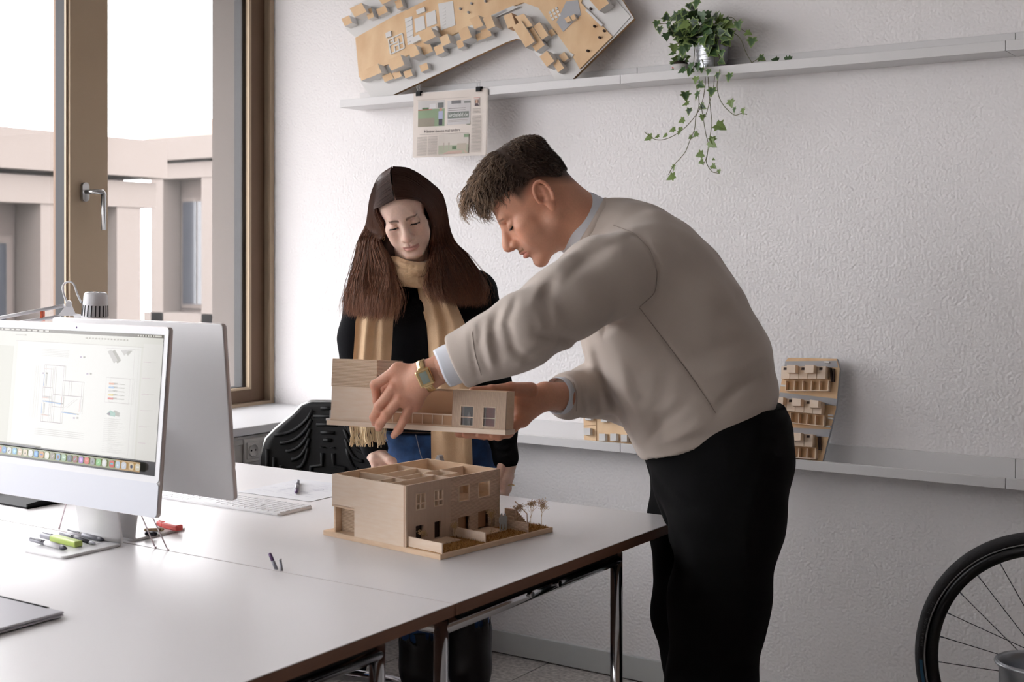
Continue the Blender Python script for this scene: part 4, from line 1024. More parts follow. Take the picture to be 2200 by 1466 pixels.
# ================================================================== potted ivy
LZ = UP_Z + 0.012
def lathe_pot(nm, x, y, r0, r1, h, ma, rings=0):
    prof = [(0.0, 0.0), (r0, 0.0)]
    n = 22
    for i in range(n + 1):
        t = i / n; r = r0 + (r1 - r0) * t
        if rings: r += 0.0016 * math.sin(2 * math.pi * rings * t)
        prof.append((r, h * t))
    prof += [(r1 + 0.0035, h), (r1 + 0.0035, h - 0.004), (r1 - 0.003, h - 0.002), (r1 - 0.004, h - 0.018), (0.0, h - 0.02)]
    m = MB(); m.lathe(prof, 40); return m
bp = on_Y(1530, 136, 3.592); bp.z = LZ
iv = empty('ivy_plant', (bp.x, bp.y, LZ))
m = lathe_pot('bucket', 0, 0, 0.041, 0.052, 0.112, 'zinc', 8); bucket = m.build('bucket', 'zinc', iv)
m = MB(); m.lathe([(0.0, 0.094), (0.046, 0.094), (0.0, 0.098)], 24); m.build('soil', 'soil', iv)
leaf_sh = [(0, 0), (.16, -.10), (.42, -.12), (.36, .12), (.62, .26), (.34, .40), (.26, .62), (0, 1.0)]
leaf_pts = leaf_sh + [(-x, y) for x, y in leaf_sh[-2:0:-1]]
def leaf_mesh(nm, ma, edge):
    m = MB(); n = len(leaf_pts); c = (0, .3, -0.05)
    def zf(x, y): return 0.10 * abs(x) - 0.12 * (y - .3) ** 2
    P1 = [(x, y, zf(x, y)) for x, y in leaf_pts]; P2 = [(x * .74, .28 + (y - .28) * .74, zf(x * .74, .28 + (y - .28) * .74) + 0.004) for x, y in leaf_pts]
    vs = P1 + P2 + [(0, .28, 0.0)]
    m.add(vs, [(i, (i + 1) % n, n + (i + 1) % n, n + i) for i in range(n)], 1 if edge else 0, False)
    m.add(vs, [(n + i, n + (i + 1) % n, 2 * n) for i in range(n)], 0, False)
    return m.mesh(nm, [ma, 'leaf_light'])
LM = [leaf_mesh('ivy_leaf', 'leaf_dark', True), leaf_mesh('ivy_leaf', 'leaf_green', True), leaf_mesh('ivy_leaf', 'leaf_light', False), leaf_mesh('ivy_leaf', 'leaf_green', False)]
rl = random.Random(5)
def leaf(par, off, p, size, direction, kind=None, face=None):
    """p world point of the stalk end; direction the tip points to; faces the room"""
    d = Vector(direction).normalized(); nrm = Vector(face) if face else Vector((rl.uniform(-.7, .5), -1, rl.uniform(-.2, .9)))
    z = (nrm - d * nrm.dot(d)).normalized(); x = d.cross(z)
    k = kind if kind is not None else rl.choice([0, 1, 1, 2, 3])
    o = bpy.data.objects.new('leaf', LM[k]); COL.objects.link(o)
    q = Vector(p) - off
    o.matrix_world = Matrix(((x.x * size, d.x * size, z.x * size, q.x), (x.y * size, d.y * size, z.y * size, q.y), (x.z * size, d.z * size, z.z * size, q.z), (0, 0, 0, 1)))
    o.parent = par; return o
IVO = Vector((bp.x, bp.y, LZ))
def catmull(P, n=8):
    P = [Vector(p) for p in P]; P = [P[0] * 2 - P[1]] + P + [P[-1] * 2 - P[-2]]; out = []
    for i in range(1, len(P) - 2):
        for k in range(n):
            t = k / n; a, b_, c, d = P[i - 1], P[i], P[i + 1], P[i + 2]
            out.append(0.5 * ((2 * b_) + (c - a) * t + (2 * a - 5 * b_ + 4 * c - d) * t * t + (3 * b_ - a - 3 * c + d) * t ** 3))
    out.append(P[-2]); return out
def zi(x, y): return (1350 + x * 0.28660, y * 0.28660)     # enlarged crop of the plant
def vine(pts, Y0, Y1, r=0.0011):
    n = len(pts); P = []
    for i, p_ in enumerate(pts):
        x, y = zi(*p_); P.append(on_Y(x, y, Y0 + (Y1 - Y0) * min(1, i / max(1, n - 1) * 2.2)))
    C_ = catmull(P, 6); m = MB(); m.tube([c - IVO for c in C_], r, 5); m.build('vine', 'vine', iv); return C_
HY = LEDGE_Y - 0.02
V1 = vine([(560, 330), (590, 420), (600, 640), (615, 810), (625, 930), (605, 1060), (590, 1170), (585, 1220), (625, 1285), (680, 1300)], 3.57, HY)
V2 = vine([(500, 330), (490, 540), (530, 760), (505, 880), (495, 970), (455, 1070), (420, 1150), (340, 1240), (300, 1310)], 3.56, HY - 0.01)
V3 = vine([(520, 330), (575, 560), (560, 740), (515, 850), (410, 970), (290, 1040), (200, 1045), (120, 990)], 3.56, HY - 0.02)
V4 = vine([(660, 260), (680, 430), (685, 530), (665, 650), (700, 770), (790, 860), (850, 850), (890, 860)], 3.56, HY)
V5 = vine([(640, 330), (645, 600), (610, 760), (570, 880), (545, 800), (530, 770)], 3.56, HY - 0.01)
V6 = vine([(560, 880), (580, 1000), (600, 1090), (585, 1180), (560, 1240)], HY, HY)
V7 = vine([(700, 250), (780, 245), (840, 290), (880, 390), (925, 470)], 3.58, LEDGE_Y + 0.01)
V8 = vine([(925, 470), (980, 440), (1030, 455)], LEDGE_Y, LEDGE_Y)
V9 = vine([(430, 320), (370, 320), (330, 230), (290, 180), (230, 180)], 3.56, 3.54)
V10 = vine([(690, 200), (760, 130), (810, 160), (850, 220), (920, 260)], 3.58, 3.56)
hang = [(445, 355, 46, 'd'), (460, 540, 44, 'd'), (400, 530, 44, 'l'), (505, 600, 40, 'd'), (545, 640, 46, 'r'), (515, 715, 52, 'd'), (430, 720, 54, 'd'), (430, 780, 40, 'l'), (560, 800, 40, 'r'), (625, 690, 52, 'd'), (755, 580, 50, 'd'), (670, 570, 44, 'd'), (770, 775, 46, 'd'), (795, 825, 32, 'd'), (860, 835, 36, 'd'), (455, 835, 40, 'd'), (400, 905, 36, 'l'), (330, 975, 36, 'l'), (275, 1018, 30, 'l'), (215, 1025, 28, 'l'), (150, 1035, 48, 'l'), (390, 970, 26, 'd'), (380, 995, 26, 'd'), (505, 1010, 34, 'l'), (690, 950, 66, 'r'), (630, 1050, 40, 'd'), (630, 1080, 56, 'r'), (535, 1160, 44, 'l'), (545, 1215, 30, 'l'), (640, 1250, 34, 'r'), (640, 1195, 16, 'r'), (680, 1285, 24, 'd'), (340, 1255, 36, 'd'), (320, 1330, 52, 'l'), (555, 880, 34, 'd'), (465, 1030, 24, 'l'), (600, 540, 34, 'd'), (550, 525, 30, 'd'),
        (925, 315, 54, 'd'), (1000, 440, 44, 'r'), (825, 190, 56, 'd'), (900, 250, 40, 'r'), (760, 190, 56, 'r'), (285, 125, 50, 'u'), (210, 180, 44, 'd'), (235, 225, 44, 'd'), (285, 275, 46, 'd'), (300, 185, 34, 'd'), (510, 30, 56, 'd'), (455, 45, 36, 'd'), (365, 235, 44, 'd'), (470, 500, 46, 'd'), (520, 500, 50, 'd'), (600, 380, 60, 'd'), (640, 400, 60, 'r'), (700, 400, 44, 'd'), (700, 465, 40, 'r'), (340, 360, 50, 'd'), (330, 400, 46, 'l'), (410, 380, 70, 'd')]
DV = {'d': (0, -.2, -1), 'l': (-.9, -.1, -.5), 'r': (.9, -.1, -.5), 'u': (.1, 0, 1)}
for x, y, s, dd in hang:
    px, py = zi(x, y); Yl = HY - 0.01 if y > 480 else 3.535
    d = Vector(DV[dd]) + Vector((rl.uniform(-.3, .3), 0, rl.uniform(-.2, .2))); sz = s * 0.2866 * 1.45 / F * 3.9
    p_ = on_Y(px, py, Yl) - d.normalized() * sz * .4
    leaf(iv, IVO, p_, sz, d, 2 if y > 850 else None)
for k in range(120):       # the bushy head over the bucket
    a = rl.uniform(0, 6.28); rr_ = rl.random() ** .5
    cx, cy = 540 + 210 * rr_ * math.cos(a), 205 + 135 * rr_ * math.sin(a) + 0.12 * (210 * rr_ * math.cos(a))
    px, py = zi(cx, cy); Yl = rl.uniform(3.52, 3.60)
    d = Vector((math.cos(a) * .8, rl.uniform(-.6, .1), rl.uniform(-1, .3)))
    leaf(iv, IVO, on_Y(px, py, Yl), rl.uniform(.022, .042), d, rl.choice([0, 0, 0, 1, 1, 3, 2]))
tag(iv, 'trailing ivy in a ribbed zinc bucket on the upper ledge', 'plant')
# little white cactus-print pot
q = on_Y(1462, 152, 3.575); wp = empty('cactus_pot', (q.x, q.y, LZ)); WPO = Vector((q.x, q.y, LZ))
m = MB(); m.lathe([(0, 0), (0.026, 0), (0.029, 0.004), (0.030, 0.036), (0.028, 0.0365), (0.027, 0.030), (0, 0.028)], 32); m.build('pot', 'ceramic', wp)
m = MB(); m.lathe([(0.0, 0.031), (0.027, 0.031), (0.02, 0.045), (0.0, 0.05)], 20); m.build('soil', 'soil', wp)
p = Print(Matrix.Translation((-0.012, -0.0285, 0.0)) @ Matrix.Rotation(math.radians(-22), 4, 'Z') @ Matrix.Rotation(math.radians(90), 4, 'X'), 0.001)
for x, y, r, c in ((0, .012, .003, rgb(96, 128, 96)), (0, .017, .003, rgb(96, 128, 96)), (-.004, .018, .002, rgb(110, 140, 106)), (.005, .019, .0022, rgb(110, 140, 106)), (0, .022, .0024, rgb(96, 128, 96)), (0, .0265, .0022, rgb(206, 96, 100)), (-.005, .022, .0016, rgb(214, 110, 110)), (.006, .0235, .0016, rgb(206, 96, 100))): p.disc(x, y, r, c)
p.build('cactus_print', 'print', wp)
for k in range(26):
    a = rl.uniform(0, 6.28); r = rl.uniform(.004, .024); pt = WPO + Vector((r * math.cos(a) - .006, r * math.sin(a) * .6, rl.uniform(.036, .062)))
    leaf(wp, WPO, pt, rl.uniform(.012, .022), (math.cos(a), -.3, rl.uniform(-.4, .8)), rl.choice([1, 2, 3]))
tag(wp, 'small white pot with a cactus print beside the zinc bucket', 'plant pot')
sl = on_Y(1686, 130, LEDGE_Y + 0.03); e = empty('ivy_sprig', (sl.x, sl.y, LZ)); SLO = Vector((sl.x, sl.y, LZ))
m = MB(); m.tube([(-.03, 0.0, .002), (-.01, .0, .012), (.02, 0, .022)], .0009, 5); m.build('vine', 'vine', e)
for k in range(3): leaf(e, SLO, SLO + Vector((-.02 + .02 * k, -.0, .021)), .022, (1 if k % 2 else -1, -.2, .15), 3)
tag(e, 'tiny ivy sprig peeping over the upper ledge', 'plant')

# ================================================================== keyboard, paper, pens
ka, kb, kc = Vector((-2.1047, 2.1801, 0)), Vector((-2.1104, 2.2908, 0)), Vector((-2.512, 2.1812, 0))
KM = frame((-2.1050, 2.1800, TZ), Vector((1, 0.0, 0)), Vector((0, 1, 0)))
kb_ = empty('keyboard', M=KM)
m = MB(); m.prism([(-0.410, 0.006), (-0.404, 0.0), (-0.006, 0.0), (0.0, 0.006), (0.0, 0.109), (-0.006, 0.115), (-0.404, 0.115), (-0.410, 0.109)], 0.0, 0.006, smooth=False); m.build('tray', 'imac_silver', kb_, bevel=0.001)
key_me = {}
def key(x, y, w, h):
    k = (round(w, 4), round(h, 4))
    if k not in key_me:
        m = MB(); i_ = 0.0007; m.add([(0, 0, 0), (w, 0, 0), (w, h, 0), (0, h, 0), (i_, i_, .0017), (w - i_, i_, .0017), (w - i_, h - i_, .0017), (i_, h - i_, .0017)], [(4, 5, 6, 7), (0, 1, 5, 4), (1, 2, 6, 5), (2, 3, 7, 6), (3, 0, 4, 7)]); key_me[k] = m.mesh('key', ['white_plastic'])
    o = bpy.data.objects.new('key', key_me[k]); COL.objects.link(o); o.location = (x, y, 0.006); o.parent = kb_
for r in range(6):
    y = 0.006 + r * 0.0178; h = 0.0155
    for c in range(21):
        x = -0.405 + c * 0.01925
        if r == 0 and 5 <= c <= 9:
            if c == 5: key(x, y, 0.01925 * 5 - 0.0024, h)
            continue
        key(x, y, 0.0168, h)
tag(kb_, 'slim white keyboard on the desk behind the computers', 'keyboard')

def flat_sheet(nm, M, w, h, lab, cat, draw, layers=1):
    e = empty(nm, M=M)
    for k in range(layers):
        m = MB(); m.box(-.004 * k, w - .003 * k, .003 * k, h + .006 * k, 0.0006 * (layers - 1 - k), 0.0006 * (layers - 1 - k) + 0.0003); m.build('sheet', 'paper', e)
    p = Print(Matrix.Translation((0, 0, 0.0006 * (layers - 1) + 0.0003)), 0.00015); draw(p, w, h); p.build('drawing', 'print', e)
    return tag(e, lab, cat)
PM = frame((-2.405, 2.345, TZ + 0.0003), Vector((1, 0.02, 0)), Vector((-.12, 1, 0)))
def plan(p, w, h):
    g = rgb(170, 166, 186)
    for k in range(40):
        x, y = random.uniform(.02, w - .05), random.uniform(.02, h - .03); p.line((x, y), (x + random.uniform(.01, .05), y + random.uniform(-.003, .003)), .0007, g)
    for k in range(10):
        x, y = random.uniform(.05, w - .08), random.uniform(.04, h - .09); p.line((x, y), (x, y + random.uniform(.02, .06)), .0007, g)
    for i in range(10):
        a, b_ = math.radians(18 * i), math.radians(18 * (i + 1)); p.line((w * .62 + .02 * math.cos(a), h * .55 + .02 * math.sin(a)), (w * .62 + .02 * math.cos(b_), h * .55 + .02 * math.sin(b_)), .0007, g)
flat_sheet('drawing_sheet', PM, 0.24, 0.225, 'white sheet with a pencilled plan lying by the keyboard', 'paper', plan, 2)

def pen(a, b_, r, mats, lab, cat='pen', clip_=True, group=None, tip=True):
    """a tail end, b writing end"""
    a, b_ = Vector(a), Vector(b_); L_ = (b_ - a).length; d = (b_ - a).normalized()
    M = frame(a, d.orthogonal(), d.cross(d.orthogonal())); M = Matrix(((M[0][0], M[0][1], d.x, a.x), (M[1][0], M[1][1], d.y, a.y), (M[2][0], M[2][1], d.z, a.z), (0, 0, 0, 1)))
    e = empty('pen', M=M)
    m = MB(); m.lathe([(r * .6, 0.0), (r * .95, 0.002), (r * .95, L_ * .42)], 14); m.build('cap', mats[0], e)
    m = MB(); m.lathe([(r * .9, L_ * .42), (r, L_ * .43), (r, L_ * .86)], 14); m.build('barrel', mats[1], e)
    m = MB(); m.lathe([(r, L_ * .86), (r * .85, L_ * .93), (r * .3, L_), (0, L_)], 14); m.build('tip', mats[2], e)
    if clip_:
        m = MB(); m.box(-.0012, .0012, r * .9, r * .9 + .002, .004, L_ * .36); m.build('clip', mats[2], e)
    return tag(e, lab, cat, group)
a = on_z(640, 1034, TZ + .007); b_ = on_z(636, 1059, TZ + .007); d = (b_ - a)
pen(a, b_, .0052, ('pen_grey', 'pen_grey', 'pen_purple'), 'silver pen lying on the pencilled sheet')
fz = TZ + 0.0055
def onf(px, py, r): return on_z(px, py, fz + r)
pen(onf(66, 1159, .0055), onf(143, 1179, .0055), .0052, ('pen_grey', 'white_plastic', 'pen_dark'), 'silver mechanical pencil, frontmost on the computer foot')
def marker(a, b_, w, h, ma, capm, lab):
    a, b_ = Vector(a), Vector(b_); L_ = (b_ - a).length; d = (b_ - a).normalized(); z = Vector((0, 0, 1)); y = z.cross(d)
    M = Matrix(((d.x, y.x, 0, a.x), (d.y, y.y, 0, a.y), (d.z, y.z, 1, a.z), (0, 0, 0, 1))); e = empty('highlighter', M=M)
    m = MB(); m.box(L_ * .30, L_, -w / 2, w / 2, 0, h); m.build('barrel', ma, e, bevel=.003, segs=3)
    m = MB(); m.box(0, L_ * .30, -w * .42, w * .42, h * .08, h * .92); m.build('cap', capm, e, bevel=.003, segs=3)
    m = MB(); m.box(L_ * .02, L_ * .26, -w * .1, w * .1, h * .92, h * 1.05); m.build('clip', capm, e)
    return tag(e, lab, 'highlighter')
mk_a, mk_b = onf(88, 1157, 0.0), onf(166, 1177, 0.0)
marker(mk_a + Vector((0.0, .004, 0)), mk_b + Vector((0, .004, 0)), .019, .0125, 'highlighter_green', 'pen_grey', 'lime green highlighter on the computer foot')
pen(onf(130, 1146, .004) , onf(205, 1169, .004), .004, ('pen_grey', 'pen_dark', 'pen_grey'), 'black fine liner between the highlighter and the stand')
pen(onf(140, 1143, .005) + Vector((.0, .008, 0)), onf(218, 1162, .005) + Vector((0, .006, 0)), .005, ('white_plastic', 'pen_grey', 'pen_dark'), 'silver pen lying against the computer stand')
# behind: pens on the second computer's foot
marker(onf(306, 1138, 0) + Vector((0, .045, 0)), onf(374, 1144, 0) + Vector((0, .016, 0)), .018, .0125, 'highlighter_red', 'highlighter_red', 'red highlighter on the rear computer foot')
pen(onf(310, 1139, .0036), onf(353, 1138, .0036), .0036, ('pencil_wood', 'pencil_wood', 'pencil_wood'), 'plain wooden pencil on the rear computer foot', 'pencil', False)
pen(onf(312, 1147, .0045), onf(338, 1148, .0045), .0045, ('pen_dark', 'pen_dark', 'pen_dark'), 'short black marker on the rear computer foot')

# bent wires standing in the gap between the desks
def wire(pts, lab):
    e = empty('wire_bracket', pts[0]); o = Vector(pts[0]); m = MB(); m.tube([Vector(p_) - o for p_ in pts], .0014, 8); m.build('wire', 'wire_rose', e)
    m = MB(); m.tube([Vector((0, 0, -.02)), Vector((0, 0, .0035))], .0024, 8); m.build('plug', 'wire_rose', e)
    tag(e, lab, 'wire')
w1 = on_z(334, 1178, TZ); w2 = on_z(361, 1183, TZ); w3 = on_z(127, 1137, TZ); w4 = on_z(261, 1164, TZ); w5 = on_z(246, 1158, TZ)
for w_, tp, lab in ((w1, (300, 1100), 'thin wire leaning in the desk gap, second from the right'), (w2, (322, 1100), 'thin wire leaning in the desk gap, rightmost'), (w3, (140, 1090), 'thin wire leaning in the desk gap, left of the computer stand'), (w4, (236, 1098), 'thin wire leaning in the desk gap, right of the computer stand')):
    tp_ = on_Y(tp[0], tp[1], w_.y + 0.003); wire([w_, w_.lerp(tp_, .5), tp_, tp_ + (tp_ - w_).normalized() * .02], lab)
tp_ = on_Y(247, 1100, w5.y); wire([w5, tp_], 'short upright wire behind the computer stand')
# two stubs in the gap, right
a = on_z(596, 1224, TZ); b_ = on_Y(579, 1189, a.y)
pen(b_, a + Vector((0, 0, -.004)), .0035, ('pen_purple', 'pen_grey', 'pen_grey'), 'short purple-tipped pen stuck upright in the desk gap', 'pen', False)
a = on_z(607, 1227, TZ); b_ = on_Y(602, 1203, a.y)
e = empty('metal_peg', a); m = MB(); m.tube([(0, 0, -.01), b_ - a], [.003, .0025], 10); m.build('shaft', 'pen_grey', e); m = MB(); m.tube([(b_ - a) * .96, (b_ - a) * 1.08], .0032, 10); m.build('head', 'steel', e); tag(e, 'small metal peg standing beside the purple-tipped pen', 'peg')

# grey slab at the lower left, black tray behind the screen
e = empty('laptop', frame((-1.8055, 1.368, TZ), (1, 0, 0), (0, 1, 0)).translation)
m = MB(); m.box(-0.31, 0, -0.215, 0.0, 0.002, 0.006); m.build('base', 'slab_grey', e, bevel=.002)
m = MB(); m.box(-0.31, 0, -0.215, 0.0, 0.0066, 0.0105); m.build('lid', 'slab_grey', e, bevel=.002)
for x, y in ((-.29, -.2), (-.02, -.2), (-.29, -.015), (-.02, -.015)):
    m = MB(); m.lathe([(.006, 0), (.006, .003)], 12, 0, Matrix.Translation((x, y, 0))); m.build('foot', 'black_plastic', e)
m = MB(); m.tube([(-.27, -.002, .009), (-.04, -.002, .009)], .003, 8); m.build('hinge', 'black_plastic', e)
tag(e, 'closed grey laptop on the desk at the lower left', 'laptop')
e = empty('letter_tray', on_z(20, 1085, TZ)); m = MB()
m.box(-.16, .085, -.01, .20, 0, .004); m.build('tray_bottom', 'black_plastic', e)
m = MB(); m.prism([(-.01, 0), (.20, 0), (.20, .03), (-.01, .012)], .080, .085, 0, Matrix(((0, 0, 1, 0), (1, 0, 0, 0), (0, 1, 0, 0), (0, 0, 0, 1)))); m.build('side_wall', 'black_plastic', e)
m = MB(); m.prism([(-.01, 0), (.20, 0), (.20, .03), (-.01, .012)], -.16, -.155, 0, Matrix(((0, 0, 1, 0), (1, 0, 0, 0), (0, 1, 0, 0), (0, 0, 0, 1)))); m.build('side_wall', 'black_plastic', e)
m = MB(); m.box(-.16, .085, .195, .20, 0, .03); m.build('rear_wall', 'black_plastic', e)
tag(e, 'low black tray on the desk under the lit screen', 'tray')

# ================================================================== desk lamp
LPd = 3.05
lc = at(206, 628, LPd); top = lc
lamp = empty('desk_lamp', (lc.x, lc.y, TZ)); LO = Vector((lc.x, lc.y, TZ))
R_ = 0.0275; zt_ = top.z - TZ
Mt = Matrix.Translation((0, 0, zt_)) @ Matrix.Rotation(math.radians(4), 4, 'Y')
m = MB(); m.lathe([(0.0, 0.0), (R_ * .86, -.001), (R_ * .97, -.006), (R_, -.012), (R_ * 1.10, -.062), (R_ * 1.25, -.075), (R_ * 2.1, -.105), (R_ * 2.85, -.165), (R_ * 2.80, -.165), (R_ * 2.0, -.106), (R_ * 1.05, -.07)], 40, 0, Mt)
shade = m.build('shade', 'white_plastic', lamp)
for k in range(20):
    a = 2 * math.pi * k / 20; Ms = Mt @ Matrix.Rotation(a, 4, 'Z'); m = MB(); m.prism([(R_ * 1.02, -.030), (R_ * 1.02 + .0012, -.030), (R_ * 1.085 + .0012, -.056), (R_ * 1.085, -.056)], -.0012, .0012, 0, Ms @ Matrix(((1, 0, 0, 0), (0, 0, 1, 0), (0, 1, 0, 0), (0, 0, 0, 1)))); m.build('slot', 'gasket', shade)
for k in range(8):
    a = 2 * math.pi * k / 8; m = MB(); m.lathe([(.003, .0002), (.003, .0008), (0, .0008)], 8, 0, Mt @ Matrix.Translation((R_ * .55 * math.cos(a), R_ * .55 * math.sin(a), 0)) @ Matrix.Diagonal((1, 1, 1, 1))); m.build('vent_hole', 'gasket', shade)
def lp(px, py, d=LPd): return at(px, py, d) - LO
j1 = lp(146, 655); j2 = lp(158, 676); 
m = MB(); m.tube([lp(-140, 720), lp(0, 683), lp(138, 657)], .0042, 8); m.tube([lp(-140, 735), lp(30, 695), lp(130, 680)], .0042, 8); m.build('arm', 'white_plastic', lamp)
m = MB(); A = [lp(146, 652), lp(125, 679), lp(163, 679), lp(153, 655)]; n_ = Vector((SN, -CS, 0)) * .004
m.add([a_ + n_ for a_ in A] + [a_ - n_ for a_ in A], [(0, 1, 2, 3), (7, 6, 5, 4), (0, 4, 5, 1), (1, 5, 6, 2), (2, 6, 7, 3), (3, 7, 4, 0)]); m.tube([A[0] + n_ * 1.8 + Vector((.003, .002, -.002)), A[0] - n_ * 1.8], .007, 14); m.build('joint_plate', 'white_plastic', lamp)
m = MB(); m.tube([lp(160, 678), lp(185, 682), lp(200, 676)], .005, 8); m.build('neck', 'white_plastic', lamp)
m = MB(); m.tube(catmull([lp(144, 650), lp(137, 632), lp(135, 615), lp(145, 606), lp(158, 610), lp(166, 632), lp(175, 650), lp(180, 651)], 6), .0024, 8); m.build('cable', 'white_plastic', lamp)
m = MB(); m.tube([lp(176, 651), lp(182, 651)], .004, 10); m.build('cable_gland', 'gasket', lamp)
bx, by = lp(-140, 728).x, lp(-140, 728).y
m = MB(); m.tube([(bx, by, lp(-140, 728).z), (bx - .02, by, .05), (bx - .02, by, 0.0)], .0055, 8); m.lathe([(.07, 0), (.07, .012), (.012, .018), (.012, .05)], 32, 0, Matrix.Translation((bx - .02, by, 0))); m.build('base', 'white_plastic', lamp)
tag(lamp, 'white jointed desk lamp behind the computers by the window', 'lamp')
e = empty('wire_tie', at(90, 676, LPd)); m = MB()
for k in range(4):
    x = (k - 1.5) * .0022; m.tube([Vector((CS * x, SN * x, .012 - .002 * (k % 2))), Vector((CS * x * .3, SN * x * .3, 0)) - Vector((SN, -CS, 0)) * -.005, Vector((CS * x * 1.3, SN * x * 1.3, -.014)), Vector((CS * x, SN * x, -.016)) + Vector((-SN, CS, 0)) * .008, Vector((CS * x, SN * x, .012)) + Vector((-SN, CS, 0)) * .008, Vector((CS * x, SN * x, .012))], .001, 6)
m.build('twist', 'orange_wire', e); tag(e, 'orange wire tie wound round the lamp arm', 'wire tie')

# ================================================================== bicycle wheel and bin
WC = Vector((-0.639, 3.30, 0.345)); bw = empty('bicycle_wheel', (WC.x, WC.y, 0))
Wm = Matrix.Translation((0, 0, WC.z)) @ Matrix.Rotation(math.radians(90), 4, 'X')
def ring_prof(prof, ma, nm, n=120):
    m = MB(); k = len(prof); o = 0
    vs = []; fs = []
    for i in range(n):
        a = 2 * math.pi * i / n
        for r, z in prof: vs.append(Wm @ Vector((r * math.cos(a), r * math.sin(a), z)))
    for i in range(n):
        for j in range(k): fs.append((i * k + j, ((i + 1) % n) * k + j, ((i + 1) % n) * k + (j + 1) % k, i * k + (j + 1) % k))
    m.add(vs, fs, 0, True); return m.build(nm, ma, bw)
ty = [(.327 + .0175 * math.cos(2 * math.pi * i / 14), .0165 * math.sin(2 * math.pi * i / 14)) for i in range(14)]
tyre = ring_prof(ty, 'tyre', 'tyre')
rim = ring_prof([(.315, -.011), (.315, .011), (.296, .0105), (.287, .004), (.287, -.004), (.296, -.0105)], 'rim_black', 'rim')
for s in (-1, 1):
    m = MB(); ring_prof([(.318, s * .0142), (.318, s * .0152), (.3145, s * .0132), (.3145, s * .0122)], 'reflex_grey', 'reflective_band')
p = Print(Wm @ Matrix.Translation((0, 0, .0168)), .0004)
for i in range(14):
    a = math.radians(180 + 2 + i * 1.2); r0_, r1_ = .3205, .3285
    p.poly([(r0_ * math.cos(a), r0_ * math.sin(a)), (r1_ * math.cos(a), r1_ * math.sin(a)), (r1_ * math.cos(a + .0212), r1_ * math.sin(a + .0212)), (r0_ * math.cos(a + .0212), r0_ * math.sin(a + .0212))], rgb(52, 88, 112))
p.build('tyre_label', 'print', tyre)
p = Print(Wm @ Matrix.Translation((0, 0, .0168)), .0004)
for i, chx in enumerate('MARATHON PLUS'[::-1]):
    a = math.radians(155.0 + 1.7 * i); vs, fs, w = text_polys(chx, .009); c, s_ = math.cos(a), math.sin(a)
    tx, ty_ = s_, -c
    p.add([p.M @ Vector((.3205 * c + (v[1]) * c + (v[0] - .003) * tx, .3205 * s_ + v[1] * s_ + (v[0] - .003) * ty_, .0006)) for v in vs], fs, 0, False, rgb(96, 96, 100))
p.build('tyre_lettering', 'print', tyre)
for k in range(28):
    a = 2 * math.pi * k / 28 + .05; s = 1 if k % 2 else -1; h_ = a + (.9 if (k // 2) % 2 else -.9)
    m = MB(); p0 = Wm @ Vector((.29 * math.cos(a), .29 * math.sin(a), 0)); p1 = Wm @ Vector((.022 * math.cos(h_), .022 * math.sin(h_), s * .028)); m.tube([p0, p1], .001, 6, caps=False); sp = m.build('spoke', 'rim_black', bw)
    m = MB(); m.tube([p0, p0.lerp(p1, .045)], .002, 6); m.build('nipple', 'pen_grey', sp)
m = MB(); m.lathe([(.0, -.05), (.006, -.05), (.006, -.034), (.026, -.032), (.026, -.026), (.013, -.02), (.013, .02), (.026, .026), (.026, .032), (.006, .034), (.006, .05), (0, .05)], 24, 0, Wm); m.build('hub', 'rim_black', bw)
tag(bw, 'black bicycle wheel with thin spokes standing by the right wall shelf', 'bicycle wheel')
bc = on_z(2222, 1424, 0.47); bn = empty('waste_bin', (bc.x, bc.y, 0))
m = MB(); m.lathe([(0, 0.0), (.07, 0), (.075, .005), (.072, .46), (.074, .466), (.078, .47), (.076, .474), (.071, .468), (.067, .45), (.068, .01), (0, .008)], 48); m.build('body', 'zinc', bn)
m = MB(); m.tube([(.078 * math.cos(t), .078 * math.sin(t), .468) for t in [2 * math.pi * i / 40 for i in range(40)]], .004, 8, closed=True); m.build('rim', 'zinc', bn)
tag(bn, 'slim grey metal bin at the lower right corner', 'bin')

# ================================================================== people: implicit-surface modelling
def Lp(px, py, d):
    """camera-yawed room frame: x to the right, y away, z up"""
    return np.array([(px - 1100.0) / F * d, d, CAM_H + (555.0 - py) / F * d])

